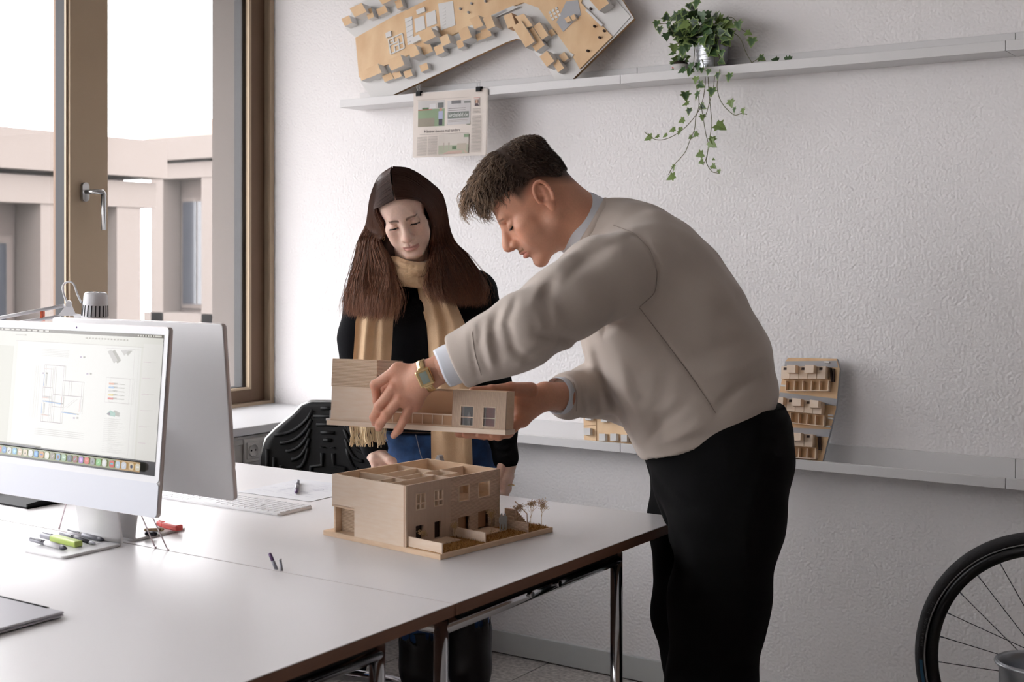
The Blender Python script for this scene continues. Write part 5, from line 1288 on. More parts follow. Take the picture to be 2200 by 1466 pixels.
class Field:
    def __init__(s, lo, hi, res):
        s.lo = np.array(lo, float); s.res = res
        s.n = np.ceil((np.array(hi) - s.lo) / res).astype(int) + 1
        s.v = np.full(s.n, 1.0, np.float32)
        s.ax = [(s.lo[i] + res * np.arange(s.n[i])).astype(np.float32) for i in range(3)]
    def win(s, lo, hi):
        a = np.clip(np.floor((np.array(lo) - s.lo) / s.res).astype(int), 0, s.n); b = np.clip(np.ceil((np.array(hi) - s.lo) / s.res).astype(int) + 1, 0, s.n)
        sl = tuple(slice(a[i], b[i]) for i in range(3))
        if any(b[i] <= a[i] for i in range(3)): return None, None
        return sl, (s.ax[0][sl[0]][:, None, None], s.ax[1][sl[1]][None, :, None], s.ax[2][sl[2]][None, None, :])
    def op(s, fn, lo, hi, k, mode='add'):
        pad = max(k * 1.2, 3 * s.res); sl, G = s.win(np.array(lo) - pad, np.array(hi) + pad)
        if sl is None: return s
        d = fn(*G); c = s.v[sl]
        if mode == 'add':
            if k > 0: h = np.maximum(k - np.abs(c - d), 0) / k; r = np.minimum(c, d) - h * h * k * 0.25
            else: r = np.minimum(c, d)
        elif mode == 'sub':
            d = -d
            if k > 0: h = np.maximum(k - np.abs(c - d), 0) / k; r = np.maximum(c, d) + h * h * k * 0.25
            else: r = np.maximum(c, d)
        else:
            r = c + d
        s.v[sl] = r; return s
    def cone(s, a, b, ra, rb, k=0.01, mode='add'):
        a = np.array(a, float); b = np.array(b, float); ab = b - a; L2 = max(float(ab @ ab), 1e-12)
        def fn(X, Y, Z):
            x, y, z = X - a[0], Y - a[1], Z - a[2]; t = np.clip((x * ab[0] + y * ab[1] + z * ab[2]) / L2, 0, 1)
            return np.sqrt((x - t * ab[0]) ** 2 + (y - t * ab[1]) ** 2 + (z - t * ab[2]) ** 2) - (ra + (rb - ra) * t)
        R = max(ra, rb); return s.op(fn, np.minimum(a, b) - R, np.maximum(a, b) + R, k, mode)
    def chain(s, pts, rs, k=0.01, mode='add'):
        for i in range(len(pts) - 1): s.cone(pts[i], pts[i + 1], rs[i], rs[i + 1], k, mode)
        return s
    def ell(s, c, r, k=0.01, M=None, mode='add'):
        c = np.array(c, float); r = np.array(r, float)
        def fn(X, Y, Z):
            x, y, z = X - c[0], Y - c[1], Z - c[2]
            if M is not None: x, y, z = M[0][0] * x + M[1][0] * y + M[2][0] * z, M[0][1] * x + M[1][1] * y + M[2][1] * z, M[0][2] * x + M[1][2] * y + M[2][2] * z
            k0 = np.sqrt((x / r[0]) ** 2 + (y / r[1]) ** 2 + (z / r[2]) ** 2); k1 = np.sqrt((x / r[0] ** 2) ** 2 + (y / r[1] ** 2) ** 2 + (z / r[2] ** 2) ** 2) + 1e-9
            return k0 * (k0 - 1) / k1
        R = r.max() if M is not None else r
        return s.op(fn, c - R, c + R, k, mode)
    def loft(s, secs, k=0.02, pw=2.0, caps=(0.0, 0.0)):
        """secs: (centre, u axis, half u, half w); w is the depth axis y. Smooth elliptical tube through the section planes"""
        c = np.array([q[0] for q in secs], float); u = np.array([q[1] for q in secs], float); u /= np.linalg.norm(u, axis=1, keepdims=True)
        ab = np.array([(q[2], q[3]) for q in secs], float); n = len(secs)
        nn = np.cross(u, np.array((0, 1.0, 0))); nn /= np.linalg.norm(nn, axis=1, keepdims=True)
        if (nn[0] @ (c[1] - c[0])) < 0: nn = -nn
        R = ab.max() * 1.05; lo, hi = c.min(0) - R, c.max(0) + R
        def fn(X, Y, Z):
            S_ = [(X - c[i][0]) * nn[i][0] + (Y - c[i][1]) * nn[i][1] + (Z - c[i][2]) * nn[i][2] for i in range(n)]
            tau = np.zeros(np.broadcast(X, Y, Z).shape, np.float32)
            for i in range(n - 1):
                den = S_[i] - S_[i + 1]; t = S_[i] / np.where(np.abs(den) < 1e-6, 1e-6, den)
                tau = np.where(S_[i] >= 0, i + np.clip(t, 0, 1), tau)
            P = np.concatenate([c, u, ab], 1); E0 = np.vstack([2 * P[0] - P[1], P, 2 * P[-1] - P[-2]])
            i = np.clip(tau.astype(np.int32), 0, n - 2); f_ = tau - i
            def cm(q):
                a, b, cc, d = E0[i, q], E0[i + 1, q], E0[i + 2, q], E0[i + 3, q]
                return (.5 * (2 * b + (cc - a) * f_ + (2 * a - 5 * b + 4 * cc - d) * f_ ** 2 + (3 * b - a - 3 * cc + d) * f_ ** 3)).astype(np.float32)
            qx, qy, qz = X - cm(0), Y - cm(1), Z - cm(2); ux, uz = cm(3), cm(5); L_ = np.sqrt(ux * ux + uz * uz); a, b = cm(6), cm(7)
            uu = (qx * ux + qz * uz) / L_; q = (np.abs(uu / a) ** pw + np.abs(qy / b) ** pw) ** (1 / pw); d = (q - 1) * np.minimum(a, b)
            d = np.maximum(d, -S_[0] - caps[0]); d = np.maximum(d, S_[-1] - caps[1]); return d
        return s.op(fn, lo, hi, k)
    def crease(s, pts, w, amp, sharp=2.0, ylim=None):
        """groove (amp > 0) or ridge (amp < 0) along a polyline measured in the x-z plane"""
        pts = [np.array(p, float) for p in pts]; lo = np.min(pts, 0) - 3 * w; hi = np.max(pts, 0) + 3 * w
        lo[1] = s.lo[1] if ylim is None else ylim[0]; hi[1] = s.ax[1][-1] if ylim is None else ylim[1]
        def fn(X, Y, Z):
            best = None; n = len(pts) - 1
            for i in range(n):
                a, b = pts[i], pts[i + 1]; ax, az = b[0] - a[0], b[2] - a[2]; L2 = ax * ax + az * az + 1e-12
                t = ((X - a[0]) * ax + (Z - a[2]) * az) / L2; tc = np.clip(t, 0, 1)
                d2 = (X - a[0] - tc * ax) ** 2 + (Z - a[2] - tc * az) ** 2
                fade = np.sin(np.pi * np.clip((i + tc) / n, 0.02, 0.98)) ** 0.5
                g = np.exp(-d2 / (w * w)) * fade
                best = g if best is None else np.maximum(best, g)
            return (amp * best) + 0 * Y
        sl, G = s.win(lo, hi)
        if sl is not None: s.v[sl] = s.v[sl] + fn(*G)
        return s
    def noise(s, amp, scale, seed=0, stretch=(1, 1, 1)):
        rg = np.random.default_rng(seed); X, Y, Z = s.ax[0][:, None, None], s.ax[1][None, :, None], s.ax[2][None, None, :]
        acc = 0
        for _ in range(7):
            k = rg.normal(size=3) * scale * np.array(stretch); ph = rg.uniform(0, 6.28); acc = acc + np.sin(k[0] * X + k[1] * Y + k[2] * Z + ph)
        s.v = s.v + (amp * acc / 3.0).astype(np.float32); return s
    def cut(s, o, n):
        """keep the side the normal n points to"""
        o = np.array(o, float); n = np.array(n, float) / np.linalg.norm(n); X, Y, Z = s.ax[0][:, None, None], s.ax[1][None, :, None], s.ax[2][None, None, :]
        s.v = np.maximum(s.v, -((X - o[0]) * n[0] + (Y - o[1]) * n[1] + (Z - o[2]) * n[2]).astype(np.float32)); return s
    def trim(s, o, n, R):
        """cut off what lies beyond o in direction n, within R of o"""
        o = np.array(o, float); n = np.array(n, float); n /= np.linalg.norm(n)
        def fn(X, Y, Z):
            x, y, z = X - o[0], Y - o[1], Z - o[2]; return np.maximum(-(x * n[0] + y * n[1] + z * n[2]), np.sqrt(x * x + y * y + z * z) - R)
        return s.op(fn, o - R, o + R, 0.002, 'sub')
    def cut_any(s, planes):
        """keep what lies on the kept side of at least one plane (o, n)"""
        X, Y, Z = s.ax[0][:, None, None], s.ax[1][None, :, None], s.ax[2][None, None, :]; best = None
        for o, n in planes:
            n = np.array(n, float) / np.linalg.norm(n); d = -((X - o[0]) * n[0] + (Y - o[1]) * n[1] + (Z - o[2]) * n[2]); best = d if best is None else np.minimum(best, d)
        s.v = np.maximum(s.v, best.astype(np.float32)); return s
    def mesh(s, smooth=1):
        v = s.v; g = v < 0; nx, ny, nz = v.shape
        g[0] = g[-1] = False; g[:, 0] = g[:, -1] = False; g[:, :, 0] = g[:, :, -1] = False
        cnt = np.zeros((nx - 1, ny - 1, nz - 1), np.uint8)
        for i in (0, 1):
            for j in (0, 1):
                for k in (0, 1): cnt += g[i:nx - 1 + i, j:ny - 1 + j, k:nz - 1 + k]
        act = np.argwhere((cnt > 0) & (cnt < 8)); idx = -np.ones(cnt.shape, np.int32); idx[tuple(act.T)] = np.arange(len(act))
        cor = {}; 
        for i in (0, 1):
            for j in (0, 1):
                for k in (0, 1): cor[i, j, k] = v[act[:, 0] + i, act[:, 1] + j, act[:, 2] + k].astype(np.float64)
        P = np.zeros((len(act), 3)); N = np.zeros(len(act))
        for a in cor:
            for d in range(3):
                if a[d]: continue
                b = list(a); b[d] = 1; b = tuple(b); va, vb = cor[a], cor[b]; m = (va < 0) != (vb < 0)
                t = np.where(m, va / np.where(m, va - vb, 1), 0); p = np.array(a, float)[None, :].repeat(len(act), 0); p[:, d] += t
                P[m] += p[m]; N[m] += 1
        P = (act + P / np.maximum(N, 1)[:, None]) * s.res + s.lo
        Fq = []
        for d in range(3):
            o1, o2 = [(1, 2), (2, 0), (0, 1)][d]
            sa = [slice(None)] * 3; sb = [slice(None)] * 3; sa[d] = slice(0, -1); sb[d] = slice(1, None)
            ga, gb = g[tuple(sa)], g[tuple(sb)]; e = np.argwhere(ga != gb); fl = ga[tuple(e.T)]
            def cell(da, db):
                q = e.copy(); q[:, o1] -= da; q[:, o2] -= db; return idx[tuple(q.T)]
            ok = (e[:, o1] > 0) & (e[:, o2] > 0) & (e[:, o1] < v.shape[o1] - 1) & (e[:, o2] < v.shape[o2] - 1); e = e[ok]; fl = fl[ok]
            Q = np.stack([cell(0, 0), cell(1, 0), cell(1, 1), cell(0, 1)], 1); Q[~fl] = Q[~fl][:, ::-1]; Fq.append(Q)
        Fq = np.concatenate(Fq); Fq = Fq[(Fq >= 0).all(1)]
        for _ in range(smooth):
            acc = np.zeros_like(P); c = np.zeros(len(P))
            for i in range(4):
                a, b = Fq[:, i], Fq[:, (i + 1) % 4]; 
                for q in range(3): acc[:, q] += np.bincount(a, P[b, q], len(P)) + np.bincount(b, P[a, q], len(P))
                c += np.bincount(a, minlength=len(P)) + np.bincount(b, minlength=len(P))
            P = 0.5 * P + 0.5 * acc / np.maximum(c, 1)[:, None]
        return P, Fq

def np_mesh(name, V, Fc, mats, tint=None, smooth=True, mi=None):
    V = np.asarray(V, np.float32); Fc = np.asarray(Fc, np.int32); k = Fc.shape[1]
    me = bpy.data.meshes.new(name); me.vertices.add(len(V)); me.vertices.foreach_set('co', V.ravel())
    me.loops.add(Fc.size); me.loops.foreach_set('vertex_index', Fc.ravel())
    me.polygons.add(len(Fc)); me.polygons.foreach_set('loop_start', np.arange(0, Fc.size, k, dtype=np.int32))
    me.polygons.foreach_set('use_smooth', np.full(len(Fc), smooth))
    for m in mats: me.materials.append(MATS[m])
    if mi is not None: me.polygons.foreach_set('material_index', np.asarray(mi, np.int32))
    me.update(calc_edges=True); me.validate()
    if tint is not None:
        a = me.color_attributes.new('tint', 'FLOAT_COLOR', 'POINT'); c = np.ones((len(V), 4), np.float32); c[:, :3] = tint; a.data.foreach_set('color', c.ravel())
    return me

def strands(P, r, taper=True):
    """P (n, m, 3) poly-lines -> tubes of three sides"""
    P = np.asarray(P, float); n, m, _ = P.shape
    T = np.gradient(P, axis=1); T /= np.linalg.norm(T, axis=2, keepdims=True) + 1e-9
    ref = np.array([0.31, 0.53, 0.79]); A = np.cross(T, ref); A /= np.linalg.norm(A, axis=2, keepdims=True) + 1e-9; B = np.cross(T, A)
    rr = np.broadcast_to(np.asarray(r, float).reshape(-1, 1), (n, 1)) * (np.clip(1.15 - np.linspace(0, 1, m) ** 3, .15, 1)[None, :] if taper else np.ones((1, m)))
    V = np.stack([P + (A * math.cos(a) + B * math.sin(a)) * rr[..., None] for a in (0, 2.094, 4.189)], 2)   # n, m, 3, 3
    base = np.arange(n)[:, None, None] * (m * 3) + np.arange(m - 1)[None, :, None] * 3; j = np.arange(3)[None, None, :]; j2 = (j + 1) % 3
    Fc = np.stack([base + j, base + j2, base + 3 + j2, base + 3 + j], -1).reshape(-1, 4)
    return V.reshape(-1, 3), Fc

def to_obj(name, me, origin, parent=None):
    """mesh in the yawed frame -> object; origin (yawed frame) becomes the object's base"""
    o = bpy.data.objects.new(name, me); COL.objects.link(o)
    me.transform(Matrix.Translation(-Vector(origin)))
    if parent is None:
        o.location = Matrix.Rotation(YAW, 4, 'Z') @ Vector(origin); o.rotation_euler = (0, 0, YAW)
    else: o.parent = parent
    return o

def skin_mat(name, rough=0.48):
    m = bpy.data.materials.new(name); m.use_nodes = True; nt = m.node_tree; b = nt.nodes['Principled BSDF']
    a = nt.nodes.new('ShaderNodeAttribute'); a.attribute_name = 'tint'
    nz = nt.nodes.new('ShaderNodeTexNoise'); nz.inputs['Scale'].default_value = 260; nz.inputs['Detail'].default_value = 3
    tc = nt.nodes.new('ShaderNodeTexCoord'); nt.links.new(tc.outputs['Object'], nz.inputs['Vector'])
    mx = nt.nodes.new('ShaderNodeMix'); mx.data_type = 'RGBA'; mx.blend_type = 'MULTIPLY'; mx.inputs[0].default_value = 0.18
    nt.links.new(a.outputs['Color'], mx.inputs[6]); nt.links.new(nz.outputs['Fac'], mx.inputs[7]); nt.links.new(mx.outputs[2], b.inputs['Base Color'])
    bp = nt.nodes.new('ShaderNodeBump'); bp.inputs['Strength'].default_value = 0.12; bp.inputs['Distance'].default_value = 0.0006; nt.links.new(nz.outputs['Fac'], bp.inputs['Height']); nt.links.new(bp.outputs[0], b.inputs['Normal'])
    b.inputs['Roughness'].default_value = rough; b.inputs['Specular IOR Level'].default_value = 0.4
    b.inputs['Subsurface Weight'].default_value = 0.12; b.inputs['Subsurface Radius'].default_value = (1, .35, .2); b.inputs['Subsurface Scale'].default_value = 0.005
    MATS[name] = m
skin_mat('skin')
def hair_mat(name, c1, c2, rough=0.38):
    m = bpy.data.materials.new(name); m.use_nodes = True; nt = m.node_tree; b = nt.nodes['Principled BSDF']
    a = nt.nodes.new('ShaderNodeAttribute'); a.attribute_name = 'tint'; nt.links.new(a.outputs['Color'], b.inputs['Base Color'])
    b.inputs['Roughness'].default_value = rough; b.inputs['Specular IOR Level'].default_value = 0.35; MATS[name] = m
hair_mat('hair', 0, 0)
mat('sweat_seam', rgb(160, 146, 136), 0.9)
mat('sweat_grey', rgb(202, 190, 180), 0.95, bump=0.25, bscale=900, bdist=0.0006, spec=0.15, sheen=0.3)
mat('shirt_white', rgb(226, 230, 238), 0.8, bump=0.1, bscale=900, bdist=0.0004)
mat('trouser_black', rgb(9, 9, 11), 0.9, bump=0.3, bscale=700, bdist=0.0006, spec=0.2)
mat('knit_black', rgb(10, 10, 15), 0.9, bump=0.5, bscale=500, bdist=0.001, spec=0.2)
mat('denim', rgb(54, 90, 142), 0.85, col2=rgb(36, 62, 104), vscale=30, bump=0.4, bscale=800, bdist=0.0006)
mat('denim_seam', rgb(150, 150, 160), 0.8)
mat('boot_black', rgb(18, 18, 22), 0.45)
mat('scarf_camel', rgb(232, 200, 164), 0.95, bump=0.5, bscale=420, bdist=0.001, col2=rgb(220, 186, 148), vscale=20, sheen=0.3, spec=0.1)
mat('fringe_camel', rgb(238, 214, 176), 0.95, spec=0.1)
mat('gold', rgb(242, 212, 158), 0.25, metal=1.0)
mat('lcd', rgb(150, 160, 150), 0.2)
mat('lash', rgb(34, 26, 26), 0.6)
mat('eye_white', rgb(226, 220, 216), 0.2); mat('iris', rgb(60, 66, 70), 0.15)
mat('shoe', rgb(40, 36, 36), 0.5)

def head(p, neck, base_col, male):
    """head about the ear canals: x to the head's right, y forwards, z up. Returns verts, faces, tint"""
    f = Field((-.105, -.125, -.20), (.105, .15, .15), .002)
    w = p.get('w', 1.0); n = p.get('nose', 1.0); j = p.get('jaw', 1.0)
    f.ell((0, -.006, .045), (.074 * w, .087, .081), 0)
    f.ell((0, .036, .046), (.061 * w, .055, .056), .02)
    f.ell((0, .036, -.022), (.0565 * w, .056, .070), .02)
    f.ell((0, .040, -.065), (.047 * w * j, .046, .042), .02)
    for s in (-1, 1):
        f.cone((s * .050 * w * j, .008, -.052), (s * .016, .080, -.093 * p.get('chin', 1)), .017, .014, .02)
        f.ell((s * .046 * w, .062, -.014), (.018, .022, .017), .018)
        f.ell((s * .040 * w, .060, -.045), (.020, .026, .026), .02)
    f.ell((0, .084, -.093 * p.get('chin', 1)), (.016, .013, .013), .018)
    f.cone((-.030, .083, .026), (.030, .083, .026), .0105 * p.get('brow', 1), .0105 * p.get('brow', 1), .016)
    # eye sockets, balls, lids
    for s in (-1, 1):
        f.ell((s * .031, .103, .006), (.0165, .0165, .0105), .012, mode='sub')
        f.ell((s * .031, .0775, .006), (.0142, .0135, .0122), .004)
        lid = [(s * (.031 + .0135 * math.cos(t)), .0895 - .006 * math.cos(t) ** 2, .011 + .0035 * math.sin(t)) for t in np.linspace(.25, 2.9, 9)]
        f.chain(lid, [.0012] * 9, .004, 'sub')
        low = [(s * (.031 + .012 * math.cos(t)), .0885 - .006 * math.cos(t) ** 2, -.0015 - .0035 * math.sin(t)) for t in np.linspace(.3, 2.8, 7)]
        f.chain(low, [.0009] * 7, .005, 'sub')
    if p.get('open'):
        for s in (-1, 1): f.ell((s * .031, .092, -.0002), (.0122, .0085, .0021), .0012, mode='sub')
    # nose
    f.cone((0, .090, .016), (0, .090 + .0255 * n, -.025), .0078, .0112, .012)
    f.cone((0, .080, .008), (0, .084, -.030), .012, .0165, .012)
    f.cone((0, .090 + .0215 * n, -.018), (0, .0905 + .026 * n, -.027), .0108, .0112, .006)
    for s in (-1, 1): f.ell((s * .0125, .090 + .0125 * n, -.031), (.0080, .0105, .0082), .006)
    f.cone((0, .090 + .020 * n, -.0355), (0, .094, -.042), .0055, .0055, .006)
    for s in (-1, 1): f.ell((s * .0070, .090 + .017 * n, -.0385), (.0034, .0058, .0035), .003, mode='sub')
    # mouth
    f.ell((0, .080, -.056), (.029, .024, .024), .016)
    U = [(-.0225, .0905, -.0600), (-.010, .1005, -.0553), (0, .1030, -.0560), (.010, .1005, -.0553), (.0225, .0905, -.0600)]
    W_ = [(-.0205, .0905, -.0625), (-.009, .0990, -.0672), (0, .1005, -.0680), (.009, .0990, -.0672), (.0205, .0905, -.0625)]
    f.chain(U, [.0030, .0048, .0046, .0048, .0030], .006); f.chain(W_, [.0030, .0055, .0060, .0055, .0030], .006)
    f.chain([(-.0245, .0915, -.0610), (-.012, .1030, -.0615), (0, .1065, -.0618), (.012, .1030, -.0615), (.0245, .0915, -.0610)], [.0012] * 5, .003, 'sub')
    f.ell((0, .104, -.0795), (.013, .006, .004), .01, mode='sub')
    f.cone((0, .108, -.0445), (0, .107, -.051), .0022, .0026, .005, 'sub')
    # ears
    for s in (-1, 1):
        X = s * .0745 * w
        f.ell((X + s * .004, -.011, .002), (.0065, .0165, .030), .006)
        rim = [(X + s * .0085, -.011 + .0185 * math.cos(t) - .004 * math.sin(t), .006 + .0285 * math.sin(t)) for t in np.linspace(-.2, math.pi * 1.25, 12)]
        f.chain(rim, [.0036] * 9 + [.0034, .0038, .0045], .003)
        f.ell((X + s * .006, -.006, -.026), (.0050, .0085, .010), .006)
        f.ell((X + s * .013, -.003, .0005), (.0085, .0085, .0105), .004, mode='sub')
        f.ell((X + s * .0125, -.012, .017), (.0055, .006, .010), .004, mode='sub')
        f.ell((X + s * .006, .0065, -.002), (.0045, .004, .0055), .004)
    nk = np.array(neck, float)
    f.cone((0, -.022, -.045), nk, p.get('neck_r', .056), p.get('neck_r', .056) * 1.06, .03)
    f.cone((0, -.040, -.01), nk + np.array((0, -.008, 0)), .044, p.get('neck_r', .056) * .96, .03)
    if male: f.ell(nk * .45 + np.array((0, .045, -.07)) * .55 + np.array((0, .004, -.02)), (.012, .012, .016), .02)
    V, Q = f.mesh(1)
    col = np.tile(np.array(base_col), (len(V), 1)); x, y, z = V[:, 0], V[:, 1], V[:, 2]
    def blend(m, c): nonlocal col; m = np.clip(m, 0, 1)[:, None]; col = col * (1 - m) + np.array(c) * m
    g = lambda cx, cy, cz, r: np.exp(-(((np.abs(x) if cx else x) - cx) ** 2 + (y - cy) ** 2 + (z - cz) ** 2) / r ** 2)
    b = np.array(base_col)
    blend(.45 * g(.042, .075, -.028, .022), b * np.array((1.0, .78, .74)))
    blend(.40 * g(0, .118, -.028, .014), b * np.array((1.0, .74, .70)))
    blend(.35 * (np.abs(x) > .07 * w) * (np.abs(y + .01) < .03), b * np.array((1.0, .74, .68)))
    lip = np.exp(-((z + .0615 + .35 * np.abs(x) * 0) / .0075) ** 2) * (np.abs(x) < .0235) * (y > .0905 - .0 ) * np.exp(-(np.abs(x) / .022) ** 6)
    up = (z > -.0618); lipm = np.where(up, (z < -.0530 - .12 * np.abs(x)), (z > -.0735 + .20 * np.abs(x))) & (np.abs(x) < .0235) & (y > .089)
    blend(lipm * p.get('lip_a', .8), p['lip'])
    blend(.30 * g(.031, .088, .012, .010), b * np.array((.86, .70, .70)))
    ax_ = np.abs(x); tb = np.clip((ax_ - .011) / .036, 0, 1); zc = p.get('brow_z', .0235) + p.get('brow_arch', .0045) * np.sin(np.pi * np.clip(tb * .9 + .1, 0, 1))
    bw_ = p.get('brow_w', .0032) * (1.05 - .55 * tb); bm = np.exp(-((z - zc) / bw_) ** 4) * (ax_ > .010) * (ax_ < .043) * (y > .07)
    blend(bm * p.get('brow_a', .7), p.get('brow_c', (.1, .07, .05)))
    if male:
        st = np.clip((-.028 - z) / .02, 0, 1) * np.clip((y + .005) / .03, 0, 1) * np.clip((z + .125) / .02, 0, 1)
        st = np.maximum(st, np.exp(-((z + .047) / .007) ** 2) * (np.abs(x) < .026) * (y > .085)) * (1 - lipm)
        blend(.34 * st, rgb(112, 80, 66))
        fade = np.clip((z - p['fade0'](y)) / .028, 0, 1); face = np.clip((y - .030) / .012, 0, 1)
        ear = (np.abs(x) > .0745 * w) & (y > -.034) & (y < .014) & (z < .038)
        blend(.92 * fade * (1 - face) * (~ear), p['hair_c'])
    return V, Q, col

def surf_y(V, x, z, r=.0035):
    m = (np.abs(V[:, 0] - x) < r) & (np.abs(V[:, 2] - z) < r); return float(V[m, 1].max()) if m.any() else .09
def surf_pts(V, pix, r=3.0, lift=.0006):
    """points of a surface (yawed frame) nearest the viewer under the given pixels"""
    X = 1100 + F * V[:, 0] / V[:, 1]; Y = 555 - F * (V[:, 2] - CAM_H) / V[:, 1]; out = []
    for px, py in pix:
        m = (np.abs(X - px) < r) & (np.abs(Y - py) < r)
        if not m.any(): continue
        i = np.where(m)[0][np.argmin(V[m, 1])]; out.append(Lp(px, py, V[i, 1] - lift))
    return out
def seam_line(nm, V, pix, r, ma, O, parent, n=6):
    P = []
    for a, b in zip(pix[:-1], pix[1:]): P += [(a[0] + (b[0] - a[0]) * t / n, a[1] + (b[1] - a[1]) * t / n) for t in range(n)]
    P.append(pix[-1]); Q = surf_pts(V, P)
    if len(Q) < 3: return None
    Q = np.array(Q); K = Q.copy()
    for _ in range(2): K[1:-1] = .25 * K[:-2] + .5 * K[1:-1] + .25 * K[2:]
    m = MB(); m.tube([Vector(q - O) for q in K], r, 6); return m.build(nm, ma, parent)
def xf(V, M): return V @ M[:3, :3].T + M[:3, 3]
def basis(o, fwd, up):
    f_ = np.array(fwd, float); f_ /= np.linalg.norm(f_); u = np.array(up, float); u -= f_ * (u @ f_); u /= np.linalg.norm(u); r = np.cross(f_, u)
    M = np.eye(4); M[:3, 0] = r; M[:3, 1] = f_; M[:3, 2] = u; M[:3, 3] = o; return M
def inv_pt(M, p): return M[:3, :3].T @ (np.array(p) - M[:3, 3])
def merge(parts):
    V, Q, C_, o = [], [], [], 0
    for v, q, c in parts: V.append(v); Q.append(q + o); C_.append(c if np.ndim(c) == 2 else np.tile(np.array(c), (len(v), 1))); o += len(v)
    return np.concatenate(V), np.concatenate(Q), np.concatenate(C_)
def fields_mesh(pts_r, res, pad=.02, build=None, smooth=1):
    P = np.array([q[:3] for q in pts_r]); f = Field(P.min(0) - pad, P.max(0) + pad, res); build(f); return f.mesh(smooth)
def hand(res, wrist, palm, fingers, thumb, col, nails=True):
    """palm: list of (point, radius) blobs hulled by cones; fingers: lists of (point, radius)"""
    allp = [wrist[0], wrist[1]] + [q[0] for q in palm] + [q[0] for c in fingers + [thumb] for q in c]
    P = np.array(allp); f = Field(P.min(0) - .04, P.max(0) + .04, res)
    f.cone(wrist[0], wrist[1], wrist[2], wrist[3], 0)
    for i, (a, ra) in enumerate(palm):
        f.cone(wrist[1], a, wrist[3] * .8, ra, .012)
    for (a, ra), (b, rb) in zip(palm[:-1], palm[1:]): f.cone(a, b, ra, rb, .010)
    for ch in fingers + [thumb]:
        f.chain([np.array(q[0]) for q in ch], [q[1] for q in ch], .0035)
        for q in ch[1:-1]: f.ell(np.array(q[0]), (q[1] * 1.08,) * 3, .003)
    V, Q = f.mesh(1); C_ = np.tile(np.array(col), (len(V), 1))
    red = np.array(col) * np.array((1.0, .74, .70))
    for ch in fingers + [thumb]:
        for k, q in enumerate(ch):
            m = .45 * np.exp(-((V - np.array(q[0])) ** 2).sum(1) / (q[1] * 1.3) ** 2)[:, None]; C_ = C_ * (1 - m) + red * m
    return V, Q, C_

# ================================================================== the man bending over the desk
MAN_O = np.array([(1540 - 1100) / F * 2.88, 2.88, 0.0])
MSK = rgb(226, 168, 140)
MHAIR = np.array(rgb(66, 50, 42))
# ---- head
hd_o = Lp(1159, 435, 2.86)
HMm = basis(hd_o, (-.74, -.05, -.67), (-.67, 0.0, .74))
neck_l = inv_pt(HMm, Lp(1274, 502, 2.885))
pm = dict(w=1.0, nose=1.02, jaw=1.03, chin=1.02, brow=1.15, lip=rgb(190, 108, 104), lip_a=.6, neck_r=.057, hair_c=MHAIR, brow_c=rgb(104, 74, 56), brow_a=.65, brow_w=.004, fade0=lambda y: np.where(y > -.02, .022 - .25 * np.clip(y, -.02, .05), .022 - .75 * (-.02 - y)))
hv, hq, hc = head(pm, neck_l, MSK, True); hv0 = hv.copy()
hv = xf(hv, HMm)
# ---- hands
LW = (Lp(962, 786, 2.585), Lp(915, 808, 2.585), .029, .030)
d0 = 2.60
lf = [[(Lp(846, 800, 2.595), .0115), (Lp(806, 828, 2.605), .0100), (Lp(811, 862, 2.635), .0088), (Lp(820, 884, 2.655), .0075)],
      [(Lp(846, 832, 2.590), .0118), (Lp(815, 874, 2.600), .0102), (Lp(804, 897, 2.620), .0090), (Lp(806, 909, 2.640), .0078)],
      [(Lp(858, 858, 2.590), .0115), (Lp(830, 892, 2.595), .0100), (Lp(817, 910, 2.610), .0088), (Lp(813, 920, 2.630), .0076)],
      [(Lp(880, 874, 2.600), .0108), (Lp(869, 900, 2.600), .0088), (Lp(856, 924, 2.610), .0080), (Lp(846, 936, 2.625), .0070)]]
lt = [(Lp(890, 805, 2.625), .014), (Lp(852, 812, 2.650), .0125), (Lp(826, 832, 2.668), .0105), (Lp(818, 848, 2.674), .0090)]
lpalm = [(Lp(856, 798, 2.600), .016), (Lp(858, 832, 2.598), .0165), (Lp(868, 856, 2.600), .016), (Lp(890, 868, 2.608), .0145)]
lh = hand(.0018, LW, lpalm, lf, lt, MSK)
RW = (Lp(1215, 852, 2.765), Lp(1172, 852, 2.735), .030, .029)
rf = []
for k in range(4):
    dd = 2.625 + .021 * k
    tipx = [1060, 1030, 1000, 985][k]
    rf.append([(Lp(1118 - 2 * k, 905 - 7 * k, dd + .035), .0115), (Lp(1092 - 4 * k, 930 - 1 * k, dd + .01), .0100), (Lp((1092 + tipx) / 2 - 6, 937 - k, dd), .0090), (Lp(tipx, 936 - 1.2 * k, dd - .004), .0080)])
rt = [(Lp(1140, 838, 2.690), .016), (Lp(1098, 836, 2.655), .0135), (Lp(1056, 839, 2.640), .0108), (Lp(1016, 840, 2.632), .0085)]
rpalm = [(Lp(1120, 900, 2.668), .017), (Lp(1116, 885, 2.690), .019), (Lp(1116, 870, 2.705), .019), (Lp(1118, 852, 2.690), .019)]
rh = hand(.0018, RW, rpalm, rf, rt, MSK)
